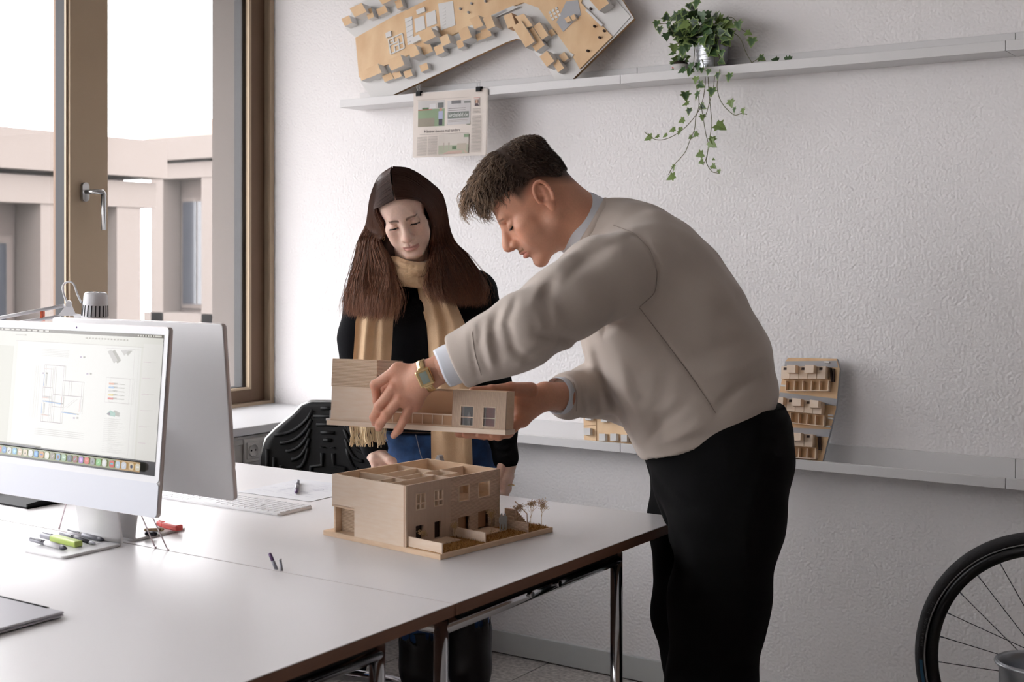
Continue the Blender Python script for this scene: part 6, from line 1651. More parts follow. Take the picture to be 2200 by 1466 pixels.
# ---- body under the clothes (never seen, keeps head and hands one figure)
def body(f):
    f.loft([(Lp(1520, 930, 2.88), (1, 0, .3), .12, .14), (Lp(1440, 740, 2.88), (1, 0, .2), .13, .15), (Lp(1350, 560, 2.88), (1, 0, .5), .09, .15), (Lp(1275, 505, 2.885), (.6, 0, .8), .06, .06)], .03)
    f.chain([Lp(1335, 575, 2.72), Lp(1125, 705, 2.54), Lp(940, 797, 2.583)], [.055, .042, .028], .02)
    f.chain([Lp(1335, 590, 3.03), Lp(1345, 850, 3.00), Lp(1200, 852, 2.755)], [.055, .042, .028], .02)
    for (a, b, c) in ((Lp(1560, 960, 2.80), Lp(1530, 1310, 2.79), Lp(1528, 1800, 2.82)), (Lp(1495, 960, 3.0), Lp(1480, 1330, 3.09), Lp(1500, 1750, 3.10))): f.chain([a, b, c], [.05, .035, .03], .02)
bv, bq = fields_mesh([(-.25, 2.45, 0), (.62, 3.15, 1.42)], .012, .03, body)
V, Q, C_ = merge([(hv, hq, hc), lh, rh, (bv, bq, MSK)])
man = to_obj('person', np_mesh('man_body', V, Q, ['skin'], C_), MAN_O)
tag(man, 'man in a beige sweatshirt and black trousers bending over the desk', 'person')
man['name_hint'] = 'person'; del man['name_hint']

# ---- sweatshirt
f = Field((-.24, 2.42, .82), (.64, 3.20, 1.53), .0045)
def S(a, b, dc, wd):
    A, B = Lp(a[0], a[1], dc), Lp(b[0], b[1], dc); u = B - A; L_ = np.linalg.norm(u); return ((A + B) / 2, u / L_, L_ / 2, wd)
secs = [S((1372, 985), (1662, 866), 2.88, .165), S((1352, 940), (1668, 842), 2.88, .172), S((1318, 885), (1660, 800), 2.88, .18), S((1272, 800), (1652, 742), 2.88, .19), S((1244, 715), (1612, 665), 2.88, .20), S((1232, 640), (1562, 582), 2.88, .205), S((1240, 590), (1498, 505), 2.88, .195), S((1246, 560), (1425, 452), 2.88, .15), S((1240, 556), (1352, 428), 2.885, .098), S((1232, 556), (1300, 426), 2.885, .074)]
f.loft(secs, .035, 2.3)
# near sleeve
f.chain([Lp(1362, 582, 2.735), Lp(1300, 602, 2.69), Lp(1215, 655, 2.62), Lp(1125, 709, 2.555), Lp(1050, 746, 2.56)], [.088, .086, .078, .067, .060], .035)
f.chain([Lp(1050, 745, 2.56), Lp(992, 772, 2.572), Lp(962, 786, 2.58)], [.061, .052, .0455], .02)
f.ell(Lp(1095, 755, 2.565), (.045, .05, .035), .03)
# far sleeve
f.chain([Lp(1335, 600, 3.02), Lp(1372, 780, 3.04), Lp(1340, 850, 2.98)], [.085, .07, .064], .03)
f.chain([Lp(1340, 850, 2.98), Lp(1262, 842, 2.86), Lp(1222, 850, 2.79), Lp(1205, 851, 2.768)], [.064, .054, .047, .042], .02)
# gathers at the cuffs, seams and pulled folds (traced as lines in space)
Z = lambda pts, d=2.7: [Lp(x, y, d) for x, y in pts]
cr = f.crease
yn = (2.42, 2.86)
cr(Z([(1330, 490), (1385, 520), (1412, 580), (1408, 630), (1372, 660)]), .004, .004, ylim=yn)       # armhole seam
cr(Z([(1372, 660), (1430, 735), (1490, 815), (1540, 890)]), .0032, .0042, ylim=yn)                     # side seam
cr(Z([(1362, 668), (1300, 708), (1245, 730), (1190, 712)]), .012, .012, ylim=(2.42, 2.74))             # under-arm fold
cr(Z([(1290, 505), (1240, 530), (1180, 580)]), .012, -.005, ylim=(2.42, 2.86)); cr(Z([(1330, 515), (1260, 555), (1200, 610)]), .011, .006, ylim=(2.42, 2.75))
cr(Z([(1190, 600), (1165, 640), (1180, 700)], 2.6), .010, .009, ylim=(2.42, 2.7)); cr(Z([(1165, 605), (1140, 650), (1150, 720)], 2.6), .010, -.005, ylim=(2.42, 2.7))
cr(Z([(1110, 640), (1090, 690), (1110, 760)], 2.57), .009, .009, ylim=(2.42, 2.7)); cr(Z([(1140, 650), (1150, 710), (1200, 725)], 2.57), .010, .007, ylim=(2.42, 2.7))
cr(Z([(1075, 660), (1060, 700), (1075, 780)], 2.57), .009, .007, ylim=(2.42, 2.7)); cr(Z([(1035, 690), (1030, 740), (1050, 795)], 2.57), .007, .006, ylim=(2.42, 2.7)); cr(Z([(1050, 680), (1046, 730), (1062, 790)], 2.57), .008, -.005, ylim=(2.42, 2.7))
cr(Z([(1012, 705), (1018, 760), (1030, 812)], 2.57), .005, .0055, ylim=(2.42, 2.7))                    # cuff joint
cr(Z([(1090, 735), (1130, 760), (1180, 740)], 2.57), .009, .007, ylim=(2.42, 2.62))
cr(Z([(1640, 720), (1560, 745), (1480, 760)]), .016, .008); cr(Z([(1655, 812), (1600, 830), (1545, 870)]), .012, .012); cr(Z([(1655, 765), (1600, 790), (1520, 800)]), .014, -.006)
cr(Z([(1590, 640), (1500, 650), (1430, 640)]), .03, -.006); cr(Z([(1280, 740), (1310, 830), (1360, 920)]), .014, .008, ylim=yn); cr(Z([(1265, 740), (1290, 840), (1345, 940)]), .012, -.005, ylim=yn)
cr(Z([(1330, 760), (1350, 850), (1385, 940)]), .016, -.006, ylim=yn); cr(Z([(1430, 800), (1420, 880), (1440, 960)]), .018, .006, ylim=yn); cr(Z([(1520, 905), (1470, 935), (1420, 960)]), .014, -.007, ylim=yn); cr(Z([(1480, 860), (1430, 910), (1400, 960)]), .012, .006, ylim=yn)
cr(Z([(1400, 450), (1330, 470), (1290, 500)]), .012, .006); cr(Z([(1440, 470), (1360, 490), (1300, 520)]), .012, -.005); cr(Z([(1360, 930), (1345, 900), (1330, 870)]), .01, .004)
cr(Z([(1245, 800), (1250, 850), (1262, 892)], 2.85), .005, .006, ylim=(2.72, 3.05)); cr(Z([(1270, 800), (1285, 850), (1290, 890)], 2.85), .007, .006, ylim=(2.72, 2.95)); cr(Z([(1215, 812), (1228, 850), (1232, 892)], 2.8), .0045, .005, ylim=(2.70, 2.95))
f.noise(.0016, 34, 3); f.noise(.0012, 62, 5)
# open at the collar: hollow round the neck
f.cone(Lp(1256, 488, 2.885), Lp(1180, 462, 2.875), .074, .088, .006, 'sub')
f.trim(Lp(981, 778, 2.577), Lp(925, 803, 2.583) - Lp(981, 778, 2.577), .075); f.trim(Lp(1205, 851, 2.770), Lp(1180, 852, 2.74) - Lp(1215, 851, 2.78), .075)
V, Q = f.mesh(1); sweater = to_obj('sweatshirt', np_mesh('sweatshirt', V, Q, ['sweat_grey']), MAN_O, man)
for pix in ([(1318, 484), (1362, 500), (1396, 535), (1413, 585), (1408, 630), (1374, 660)], [(1374, 662), (1430, 735), (1490, 815), (1538, 888)], [(1014, 712), (1020, 760), (1034, 806)], [(1232, 822), (1240, 850), (1238, 884)]):
    seam_line('seam', V, pix, .0007, 'sweat_seam', MAN_O, sweater)
# neck rib band
def ring_loft(c, n, ra, rb, h, th, k=40, up=None, flare=0.0, wob=0.0):
    """flat band standing on an ellipse around the axis n"""
    n = np.array(n, float); n /= np.linalg.norm(n); a = np.array((0, 1.0, 0)) - n * n[1]; a /= np.linalg.norm(a); b = np.cross(n, a)
    V, Q = [], []
    for i in range(k):
        t = 2 * math.pi * i / k; dr = a * math.cos(t) * ra + b * math.sin(t) * rb; e = dr / np.linalg.norm(dr); w_ = wob * math.sin(3 * t)
        for s, hh in ((0, 0), (0, 1), (1, 1), (1, 0)): V.append(np.array(c) + dr * (1 + flare * hh) - e * th * s + n * (h * hh + w_))
    for i in range(k):
        i2 = (i + 1) % k
        for s in range(4): Q.append((i * 4 + s, i2 * 4 + s, i2 * 4 + (s + 1) % 4, i * 4 + (s + 1) % 4))
    return np.array(V), np.array(Q)
ax = Lp(1246, 488, 2.885) - Lp(1300, 520, 2.885)
def tri_obj(nm, V, Q, ma, parent, O=MAN_O, sub=0):
    o = to_obj(nm, np_mesh(nm, V, Q, [ma]), O, parent)
    if sub:
        mm = o.modifiers.new('sub', 'SUBSURF'); mm.levels = sub; mm.render_levels = sub
    return o
V, Q = ring_loft(Lp(1275, 498, 2.885), ax, .0815, .0825, .020, .010, flare=-.02); tri_obj('neckband', V, Q, 'sweat_grey', sweater, sub=1)
V, Q = ring_loft(Lp(1275, 498, 2.885), ax, .0745, .0765, .054, .004, flare=-.03); tri_obj('shirt_collar', V, Q, 'shirt_white', man, sub=1)
# shirt cuffs
ax = Lp(925, 803, 2.583) - Lp(975, 780, 2.583); V, Q = ring_loft(Lp(988, 775, 2.576), ax, .0425, .0430, .041, .004, wob=.0012, flare=-.03); tri_obj('shirt_cuff', V, Q, 'shirt_white', man, sub=1)
ax = Lp(1180, 852, 2.74) - Lp(1215, 851, 2.78); V, Q = ring_loft(Lp(1224, 850, 2.790), ax, .0385, .0405, .048, .004, wob=.001); tri_obj('shirt_cuff', V, Q, 'shirt_white', man, sub=1)

# ---- trousers and shoes
f = Field((.22, 2.62, .02), (.66, 3.30, 1.02), .006)
f.loft([S((1430, 1130), (1668, 1100), 2.885, .13), S((1405, 1060), (1696, 1000), 2.885, .170), S((1385, 985), (1698, 915), 2.885, .17), S((1378, 945), (1672, 848), 2.885, .16)], .03, 2.3)
f.chain([Lp(1575, 990, 2.80), Lp(1562, 1110, 2.785), Lp(1545, 1300, 2.78), Lp(1528, 1466, 2.79), Lp(1530, 1830, 2.83)], [.118, .116, .101, .091, .082], .04)
f.chain([Lp(1490, 1000, 3.02), Lp(1484, 1120, 3.09), Lp(1478, 1320, 3.09), Lp(1500, 1420, 3.10), Lp(1520, 1730, 3.12)], [.100, .094, .080, .078, .070], .04)
cr = f.crease; cr(Z([(1400, 1010), (1440, 1070), (1500, 1090)], 2.75), .012, .008, ylim=(2.6, 2.9)); cr(Z([(1440, 1100), (1470, 1180), (1475, 1300)], 2.7), .014, .008, ylim=(2.6, 2.86)); cr(Z([(1640, 1000), (1600, 1100), (1590, 1250)], 2.7), .02, -.005, ylim=(2.6, 2.86))
f.noise(.0015, 30, 9)
V, Q = f.mesh(1); tr = to_obj('trousers', np_mesh('trousers', V, Q, ['trouser_black']), MAN_O, man)
for (px, d, dz) in ((1530, 2.83, 0), (1520, 3.12, 0)):
    o = Lp(px, 555, d); o[2] = 0
    fs = Field(o + np.array((-.25, -.1, -.01)), o + np.array((.12, .1, .13)), .006)
    fs.cone(o + np.array((.03, 0, .045)), o + np.array((-.10, 0, .035)), .042, .036, 0); fs.cone(o + np.array((-.10, 0, .035)), o + np.array((-.17, 0, .03)), .036, .028, .02); fs.cone(o + np.array((.02, 0, .05)), o + np.array((.02, 0, .10)), .042, .04, .02); fs.cut(o, (0, 0, 1))
    V, Q = fs.mesh(1); to_obj('shoe', np_mesh('shoe', V, Q, ['shoe']), MAN_O, man)

# ---- wristwatch
wa = Lp(940, 797, 2.584); wb = Lp(905, 812, 2.586); wc = Lp(917, 807, 2.585); axw = wb - wa; axw /= np.linalg.norm(axw)
V, Q = ring_loft(wc - axw * .007, axw, .0325, .0335, .015, .0022, 44); watch = tri_obj('wristwatch', V, Q, 'gold', man)
out = np.array((-.25, -.95, -.12)); out -= axw * (out @ axw); out /= np.linalg.norm(out); side = np.cross(axw, out)
def wbox(nm, ma, hx, hy, z0, z1, bev):
    m = MB(); c = wc - MAN_O; vs = []
    for z in (z0, z1):
        for y in (-hy, hy):
            for x in (-hx, hx): vs.append(c + side * x + axw * y + out * z)
    m.add(vs, [(0, 2, 3, 1), (4, 5, 7, 6), (0, 1, 5, 4), (2, 6, 7, 3), (0, 4, 6, 2), (1, 3, 7, 5)]); return m.build(nm, ma, watch, bevel=bev)
wbox('watch_case', 'gold', .017, .0155, .029, .0385, .003); wbox('watch_face', 'lcd', .0115, .0075, .0380, .0390, .0003)
for sx in (-1, 1): wbox('watch_lug', 'gold', .021, .0085, .0265, .0345, .002) if sx == 1 else None

# ---- hair: dense cap plus curly strands
rg = np.random.default_rng(4)
f = Field((-.10, -.13, -.04), (.10, .16, .18), .003)
f.ell((0, -.006, .046), (.0775, .0915, .084), 0); f.ell((0, .026, .102), (.066, .072, .046), .03); f.ell((0, .056, .104), (.052, .026, .026), .02); f.ell((0, -.02, .10), (.066, .075, .040), .03)
for _ in range(70):
    t, q = rg.uniform(0, 2 * math.pi), rg.uniform(.15, 1.0); c = np.array((.058 * q * math.cos(t), .025 + .072 * q * math.sin(t), .118 + .012 * (1 - q * q))); f.cone(c, c + np.array((rg.normal(0, .006), .02, rg.uniform(-.012, .002))), .009, .006, .006)
f.cut_any([((0, -.027, .044), (0, -.25, 1.0)), ((0, -.027, .044), (0, -.9, 1.0))])
V, Q = f.mesh(1)
capV = V.copy()
tintv = np.tile(MHAIR * .8, (len(V), 1))
# strands rooted on the cap
nrm = np.zeros_like(V); fn = np.cross(V[Q[:, 1]] - V[Q[:, 0]], V[Q[:, 2]] - V[Q[:, 0]])
for i in range(4): 
    for q in range(3): nrm[:, q] += np.bincount(Q[:, i], fn[:, q], len(V))
nrm /= np.linalg.norm(nrm, axis=1, keepdims=True) + 1e-9
sel = rg.choice(np.where((V[:, 2] > -.02) & (nrm[:, 2] > -.35))[0], 4200)
R = V[sel]; Nn = nrm[sel]; m_ = 12; s_ = np.linspace(0, 1, m_)
frontness = np.clip((R[:, 1] - .0) / .09, 0, 1); topness = np.clip((R[:, 2] - .09) / .04, 0, 1)
Ls = (.015 + .013 * np.maximum(frontness, .0) + .014 * topness) * rg.uniform(.6, 1.25, len(R))
dirv = np.stack([R[:, 0] * 3 + rg.normal(0, .28, len(R)), .55 + .9 * frontness + rg.normal(0, .25, len(R)), -.35 - .5 * frontness + rg.normal(0, .2, len(R)) + .3 * topness], 1)
back = R[:, 1] < -.01; dirv[back] = np.stack([R[back, 0] * 4 + rg.normal(0, .2, back.sum()), -.5 + rg.normal(0, .2, back.sum()), -.9 + rg.normal(0, .2, back.sum())], 1); Ls[back] *= .7
dirv -= Nn * ((dirv * Nn).sum(1, keepdims=True)) * .75; dirv /= np.linalg.norm(dirv, axis=1, keepdims=True)
sd = np.cross(dirv, Nn); clump = np.sin(R[:, 0] * 230) + np.cos(R[:, 1] * 210)
ph = clump * 1.5 + rg.normal(0, .5, len(R)); amp = (.0052 * (.25 + frontness + .6 * topness)) * rg.uniform(.4, 1.2, len(R))
Pp = R[:, None, :] - Nn[:, None, :] * .002 + dirv[:, None, :] * (Ls[:, None] * s_)[..., None] + Nn[:, None, :] * ((.007 * (.5 + frontness)[:, None] * np.sin(np.pi * s_[None, :] * .8))[..., None]) \
    + sd[:, None, :] * (amp[:, None] * np.sin(ph[:, None] + s_[None, :] * 7) * s_[None, :] ** .5)[..., None] + Nn[:, None, :] * (amp[:, None] * .8 * np.cos(ph[:, None] + s_[None, :] * 7) * s_)[..., None]
Pp[:, :, 2] -= (frontness[:, None] * .020 * s_[None, :] ** 2.2)
# loose fringe curls hanging over the forehead
nf = 420; fx = rg.uniform(-.05, .052, nf); r0 = np.stack([fx, .048 + rg.normal(0, .006, nf), .100 + rg.normal(0, .010, nf)], 1); kk = rg.uniform(.6, 1.25, nf); cl = np.round(fx / .012) * 1.7
s2 = np.linspace(0, 1, 16); Fp = r0[:, None, :] + np.stack([.006 * np.sin(cl[:, None] + s2 * 6), (.026 * np.sin(s2 * 2.4)[None, :] * kk[:, None] + .010 * np.sin(cl[:, None] * 2 + s2 * 8) * s2), -(.040 * s2 ** 1.1)[None, :] * kk[:, None] + .006 * np.cos(cl[:, None] + s2 * 7) * s2], 2)
sv1, sf1 = strands(Pp, .00065); sv2, sf2 = strands(Fp, .0006)
light = np.array(rgb(186, 154, 124))
def strand_tint(n, m, root, tipc, mixv): 
    t = np.linspace(0, 1, m)[None, :, None] * np.asarray(mixv).reshape(-1, 1, 1); c = root * (1 - t) + tipc * t; c = np.repeat(c[:, :, None, :], 3, 2); return c.reshape(-1, 3)
lock = np.clip(.5 + .5 * np.sin(R[:, 0] * 190 + R[:, 1] * 60) * np.cos(R[:, 1] * 120 - R[:, 0] * 70) + rg.normal(0, .18, len(R)), 0, 1.2)
t1 = strand_tint(len(R), m_, MHAIR, light, (.12 + .55 * frontness + .35 * topness) * (.25 + lock)); t2 = strand_tint(nf, 16, MHAIR * 1.2, light * 1.15, rg.uniform(.5, 1.1, nf))
VV, QQ, CC = merge([(V, Q, tintv), (sv1, sf1, t1), (sv2, sf2, t2)])
to_obj('hair', np_mesh('man_hair', xf(VV, HMm), QQ, ['hair'], CC), MAN_O, man)
# brows, lashes, moustache
def tufts(M, roots, dirs, Ls, r, col, nm, O, parent, m=5, bend=None):
    s = np.linspace(0, 1, m); roots = np.array(roots); dirs = np.array(dirs); P = roots[:, None, :] + dirs[:, None, :] * (np.array(Ls)[:, None] * s)[..., None]
    if bend is not None: P += np.array(bend)[None, None, :] * (s ** 2)[None, :, None] * np.array(Ls)[:, None, None]
    v, q = strands(P, r); return to_obj(nm, np_mesh(nm, xf(v, M), q, ['hair'], np.tile(np.array(col), (len(v), 1))), O, parent)
rs = []; ds = []; ls = []
for _ in range(220):
    x = rg.uniform(-.024, .024); z_ = -.0490 - .08 * abs(x) + rg.normal(0, .0012); rs.append((x, surf_y(hv0, x, z_, .0018), z_)); ds.append((x * 8, .35, -.9)); ls.append(rg.uniform(.0025, .0045))
tufts(HMm, rs, ds, ls, .00028, rgb(172, 130, 98), 'moustache', MAN_O, man)
def lashes(M, O, parent, HV, n=34, r=.0004, z=.0, L=.007, nm='eyelashes', drop=-.45, cv=.0045, lw=.0008):
    rs, ds, ls = [], [], []
    for s in (-1, 1):
        for t in np.linspace(.28, 2.86, n):
            x_, z_ = s * (.031 + .0132 * math.cos(t)), z + .0012 - cv * math.sin(t); rs.append((x_, surf_y(HV, x_, z_, .002), z_)); ds.append((s * .35 * math.cos(t), .75, drop)); ls.append(L * rg.uniform(.7, 1.1))
        
    tufts(M, rs, ds, ls, r, rgb(30, 22, 22), nm, O, parent, bend=(0, 0, .3))
    m = MB()
    for s in (-1, 1):
        pts = [Vector(xf(np.array([[s * (.031 + .0134 * math.cos(t)), surf_y(HV, s * (.031 + .0134 * math.cos(t)), z + .0012 - cv * math.sin(t), .002), z + .0012 - cv * math.sin(t)]]), M)[0] - O) for t in np.linspace(.2, 2.95, 14)]
        m.tube(pts, lw, 6)
    m.build('lash_line', 'lash', parent)
lashes(HMm, MAN_O, man, hv0)

# ================================================================== the woman behind the desk
WO = np.array([(930 - 1100) / F * 3.5, 3.5, 0.0])
WSK = rgb(238, 204, 186)
WH = np.array(rgb(72, 47, 38)); WHL = np.array(rgb(176, 122, 92))
Wd = 3.44
eye_mid = Lp(868.5, 484, Wd - .085)
# face looks at the viewer and down, rolled towards her left
pt = math.radians(30); rl_ = math.radians(15)
fwd = np.array((.05, -math.cos(pt), -math.sin(pt))); up0 = np.array((-math.sin(rl_) * 1.0, -math.sin(pt), math.cos(pt)))
WM = basis((0, 0, 0), fwd, up0); k_ = .915; WM[:3, :3] *= k_
WM[:3, 3] = eye_mid - WM[:3, :3] @ np.array((0, .089, .006))
def w_inv(p): return (WM[:3, :3].T / k_ ** 2) @ (np.array(p) - WM[:3, 3])
neck_w = w_inv(Lp(890, 590, 3.47))
pw = dict(open=True, brow_c=rgb(92, 64, 52), brow_a=.8, brow_z=.0225, brow_arch=.0048, brow_w=.0042, w=.945, nose=.82, jaw=.92, chin=.98, brow=.8, lip=rgb(206, 128, 120), lip_a=.65, neck_r=.046, hair_c=WH, fade0=None)
wv, wq, wc_ = head(pw, neck_w, WSK, False); wv0 = wv.copy(); wv = xf(wv, WM)
# hands
def simple_hand(wr0, wr1, knk, dirv, L, r, col, curl, side, thumb):
    """four fingers fanned along side from the knuckle line; dirv finger direction, curl bends towards curl"""
    fs = []; dirv = np.array(dirv, float); dirv /= np.linalg.norm(dirv); side = np.array(side, float); curl = np.array(curl, float)
    for i in range(4):
        l = L * (.92, 1.0, .95, .78)[i]; a = np.array(knk) + side * (i - 1.5) * r * 1.95; b = a + (dirv * .92 + curl * .25) * l * .42; c = b + (dirv * .75 + curl * .65) * l * .32; d = c + (dirv * .45 + curl * .9) * l * .26
        fs.append([(a, r * 1.1), (b, r), (c, r * .9), (d, r * .78)])
    palm = [(f_[0][0] - dirv * .008, r * 1.25) for f_ in fs]
    return hand(.002, (wr0, wr1, .024, .0235), palm, fs, thumb, col)
rhw = simple_hand(Lp(797, 948, 3.385), Lp(807, 974, 3.352), Lp(824, 998, 3.315), (.15, -.55, -.85), .075, .0082, WSK, (0, -.2, -1), (.95, .2, -.1), [(Lp(812, 975, 3.335), .012), (Lp(838, 990, 3.30), .010), (Lp(850, 1003, 3.29), .0085)])
lhw = simple_hand(Lp(1086, 975, 3.43), Lp(1088, 1000, 3.43), Lp(1090, 1034, 3.425), (.0, -.10, -1), .075, .0082, WSK, (-.6, 0, -.3), (.25, .95, 0), [(Lp(1078, 1000, 3.41), .012), (Lp(1072, 1024, 3.40), .0105), (Lp(1076, 1046, 3.40), .0088)])
def wbody(f):
    f.loft([(Lp(925, 1000, 3.52), (1, 0, 0), .11, .065), (Lp(925, 800, 3.52), (1, 0, 0), .11, .065), (Lp(915, 650, 3.52), (1, 0, 0), .14, .09), (Lp(895, 600, 3.49), (1, 0, 0), .05, .05)], .03)
    f.chain([Lp(775, 650, 3.52), Lp(762, 830, 3.52), Lp(803, 960, 3.36)], [.03, .024, .020], .02); f.chain([Lp(1026, 650, 3.525), Lp(1068, 830, 3.50), Lp(1087, 985, 3.43)], [.03, .024, .020], .02)
    f.chain([Lp(870, 1010, 3.52), Lp(905, 1330, 3.51), Lp(908, 1600, 3.51)], [.07, .035, .03], .02); f.chain([Lp(985, 1010, 3.52), Lp(1008, 1330, 3.51), Lp(1006, 1600, 3.51)], [.07, .035, .03], .02)
bv, bq = fields_mesh([(-.50, 3.25, .02), (.02, 3.65, 1.40)], .012, .03, wbody)
V, Q, C_ = merge([(wv, wq, wc_), rhw, lhw, (bv, bq, WSK)])
wom = to_obj('person', np_mesh('woman_body', V, Q, ['skin'], C_), WO)
tag(wom, 'woman with long brown hair and camel scarf standing behind the desk', 'person')
# ---- black jumper
f = Field((-.52, 3.24, .74), (.06, 3.70, 1.34), .005)
def SW(x0, x1, y, d, wd): return (Lp((x0 + x1) / 2, y, d), np.array((1., 0, 0)), (x1 - x0) / 2 / F * d, wd)
f.loft([SW(815, 1040, 918, 3.52, .103), SW(818, 1036, 870, 3.52, .098), SW(818, 1030, 800, 3.52, .095), SW(806, 1032, 720, 3.52, .105), SW(790, 1036, 650, 3.52, .105), SW(790, 1030, 610, 3.525, .085), SW(830, 975, 580, 3.52, .07), SW(850, 945, 560, 3.50, .055)], .03, 2.4)
f.chain([Lp(785, 640, 3.525), Lp(768, 730, 3.53), Lp(762, 830, 3.53), Lp(778, 905, 3.435), Lp(806, 964, 3.358)], [.058, .050, .043, .038, .034], .03)
f.chain([Lp(1022, 625, 3.525), Lp(1045, 720, 3.53), Lp(1062, 830, 3.51), Lp(1078, 920, 3.46), Lp(1087, 985, 3.432)], [.058, .050, .043, .037, .034], .03)
for a, b in (((770, 905), (810, 920)), ((775, 925), (815, 935)), ((782, 940), (820, 950)), ((1060, 950), (1105, 955)), ((1065, 970), (1105, 968))): f.crease([Lp(a[0], a[1], 3.4), Lp((a[0] + b[0]) / 2, (a[1] + b[1]) / 2 + 6, 3.4), Lp(b[0], b[1], 3.4)], .005, .004)
f.crease([Lp(1030, 700, 3.5), Lp(1010, 780, 3.5), Lp(1020, 860, 3.5)], .012, .008); f.noise(.0014, 36, 2)
V, Q = f.mesh(1); jump = to_obj('jumper', np_mesh('jumper', V, Q, ['knit_black']), WO, wom)
# ---- jeans
f = Field((-.46, 3.34, .28), (.02, 3.70, .94), .006)
f.loft([SW(808, 1070, 1050, 3.52, .108), SW(815, 1066, 990, 3.52, .104), SW(822, 1050, 925, 3.52, .098)], .03, 2.3)
f.chain([Lp(872, 1040, 3.52), Lp(895, 1200, 3.515), Lp(904, 1420, 3.51)], [.082, .068, .05], .03); f.chain([Lp(988, 1040, 3.52), Lp(1002, 1200, 3.515), Lp(1008, 1420, 3.51)], [.082, .068, .05], .03); f.noise(.001, 40, 6)
for pts in ([(835, 950), (870, 965), (900, 958)], [(840, 985), (880, 980), (910, 992)], [(850, 1005), (890, 1012), (915, 1010)]): f.crease([Lp(x, y, 3.42) for x, y in pts], .006, .004)
V, Q = f.mesh(1); jeans = to_obj('jeans', np_mesh('jeans', V, Q, ['denim']), WO, wom)
m = MB(); m.tube([Vector(Lp(x, y, 3.417 + .001 * 0) - WO) for x, y in ((893, 934), (897, 950), (903, 975), (912, 1000))], .0012, 6); m.build('seam', 'denim_seam', jeans)
# ---- boots
for cx, d in ((905, 3.51), (1009, 3.51)):
    o = Lp(cx, 555, d); o[2] = 0; f = Field(o + np.array((-.1, -.24, -.01)), o + np.array((.1, .12, .46)), .006)
    zt = CAM_H - (1318 - 555 if cx > 950 else 1345 - 555) / F * d
    f.chain([o + np.array((0, 0, zt + .05)), o + np.array((0, 0, .24)), o + np.array((0, .01, .10)), o + np.array((0, .01, .05))], [.066, .057, .043, .042], .02)
    f.chain([o + np.array((0, .02, .04)), o + np.array((0, -.11, .035)), o + np.array((0, -.17, .028))], [.042, .038, .028], .02); f.cut(o, (0, 0, 1)); f.cut(o + np.array((0, 0, zt)), (0, 0, -1))
    f.cone(o + np.array((0, 0, zt + .05)), o + np.array((0, 0, zt - .012)), .060, .059, 0, 'sub'); f.noise(.0008, 50, 8)
    V, Q = f.mesh(1); to_obj('boot', np_mesh('boot', V, Q, ['boot_black']), WO, wom)

# ---- scarf: wrapped collar and two hanging ends
f = Field((-.40, 3.34, 1.20), (-.12, 3.60, 1.40), .003)
nc = Lp(885, 566, 3.462)
def wrap(cy, dz, ra, rb, r, tilt, n=26, a0=0, a1=2 * math.pi):
    pts = [nc + np.array((ra * math.cos(t), rb * math.sin(t), dz + tilt * math.sin(t) + .006 * math.sin(2 * t + cy))) for t in np.linspace(a0, a1, n)]
    f.chain(pts, [r] * n, .0035)
wrap(0, .014, .054, .060, .007, .014); wrap(.8, .004, .058, .070, .008, .008); wrap(1.7, -.008, .061, .075, .009, .010); wrap(2.5, -.021, .060, .074, .012, .002)
wrap(0.4, -.044, .056, .070, .016, .0)
f.noise(.0010, 60, 4); V, Q = f.mesh(1); scarf = to_obj('scarf', np_mesh('scarf', V, Q, ['scarf_camel']), WO, wom)
def scarf_end(path, widths, depth, nm, folds, seed, ph=0.0):
    """hanging flat cloth with lengthwise folds; path (px, py, d)"""
    P = np.array([Lp(*p_) for p_ in path]); n = 60; tt_ = np.linspace(0, len(P) - 1, n); C0 = np.stack([np.interp(tt_, np.arange(len(P)), P[:, i]) for i in range(3)], 1); Wd_ = np.interp(tt_, np.arange(len(P)), widths) / F * 3.42
    m_ = 34; V = []; 
    for side_ in (0, 1):
        for i in range(n):
            t = i / (n - 1)
            for j in range(m_):
                u = j / (m_ - 1) * 2 - 1
                z = depth * (math.sin(folds * u * 2.4 + ph + .5 * math.sin(3 * t + seed)) * .8 + .35 * math.sin(7 * u + 2 * t + seed)) * (0.6 + .4 * t) + .012 * u * u
                V.append(C0[i] + np.array((Wd_[i] * u + .002 * math.sin(9 * t + 3 * u), z + (.004 if side_ else 0), 0)))
    Q = []
    for s in (0, 1):
        b = s * n * m_
        for i in range(n - 1):
            for j in range(m_ - 1):
                q = (b + i * m_ + j, b + i * m_ + j + 1, b + (i + 1) * m_ + j + 1, b + (i + 1) * m_ + j); Q.append(q[::-1] if s == 0 else q)
    for i in range(n - 1):
        for j in (0, m_ - 1): a = i * m_ + j; Q.append((a, a + m_, a + m_ + n * m_, a + n * m_))
    for j in range(m_ - 1): a = (n - 1) * m_ + j; Q.append((a, a + 1, a + 1 + n * m_, a + n * m_))
    V = np.array(V); o = to_obj(nm, np_mesh(nm, V, np.array(Q), ['scarf_camel']), WO, scarf); return V.reshape(2, n, m_, 3)
A = scarf_end([(845, 588, 3.425), (822, 625, 3.40), (802, 690, 3.385), (796, 780, 3.385), (793, 860, 3.36), (790, 918, 3.325)], [22, 32, 40, 40, 39, 38], .014, 'scarf_end', 3.0, 1.0)
B = scarf_end([(915, 588, 3.425), (935, 630, 3.40), (958, 700, 3.385), (964, 800, 3.385), (968, 900, 3.39), (972, 1000, 3.39), (972, 1046, 3.39)], [22, 36, 42, 43, 43, 44, 42], .014, 'scarf_end', 2.8, 2.4, 1.2)
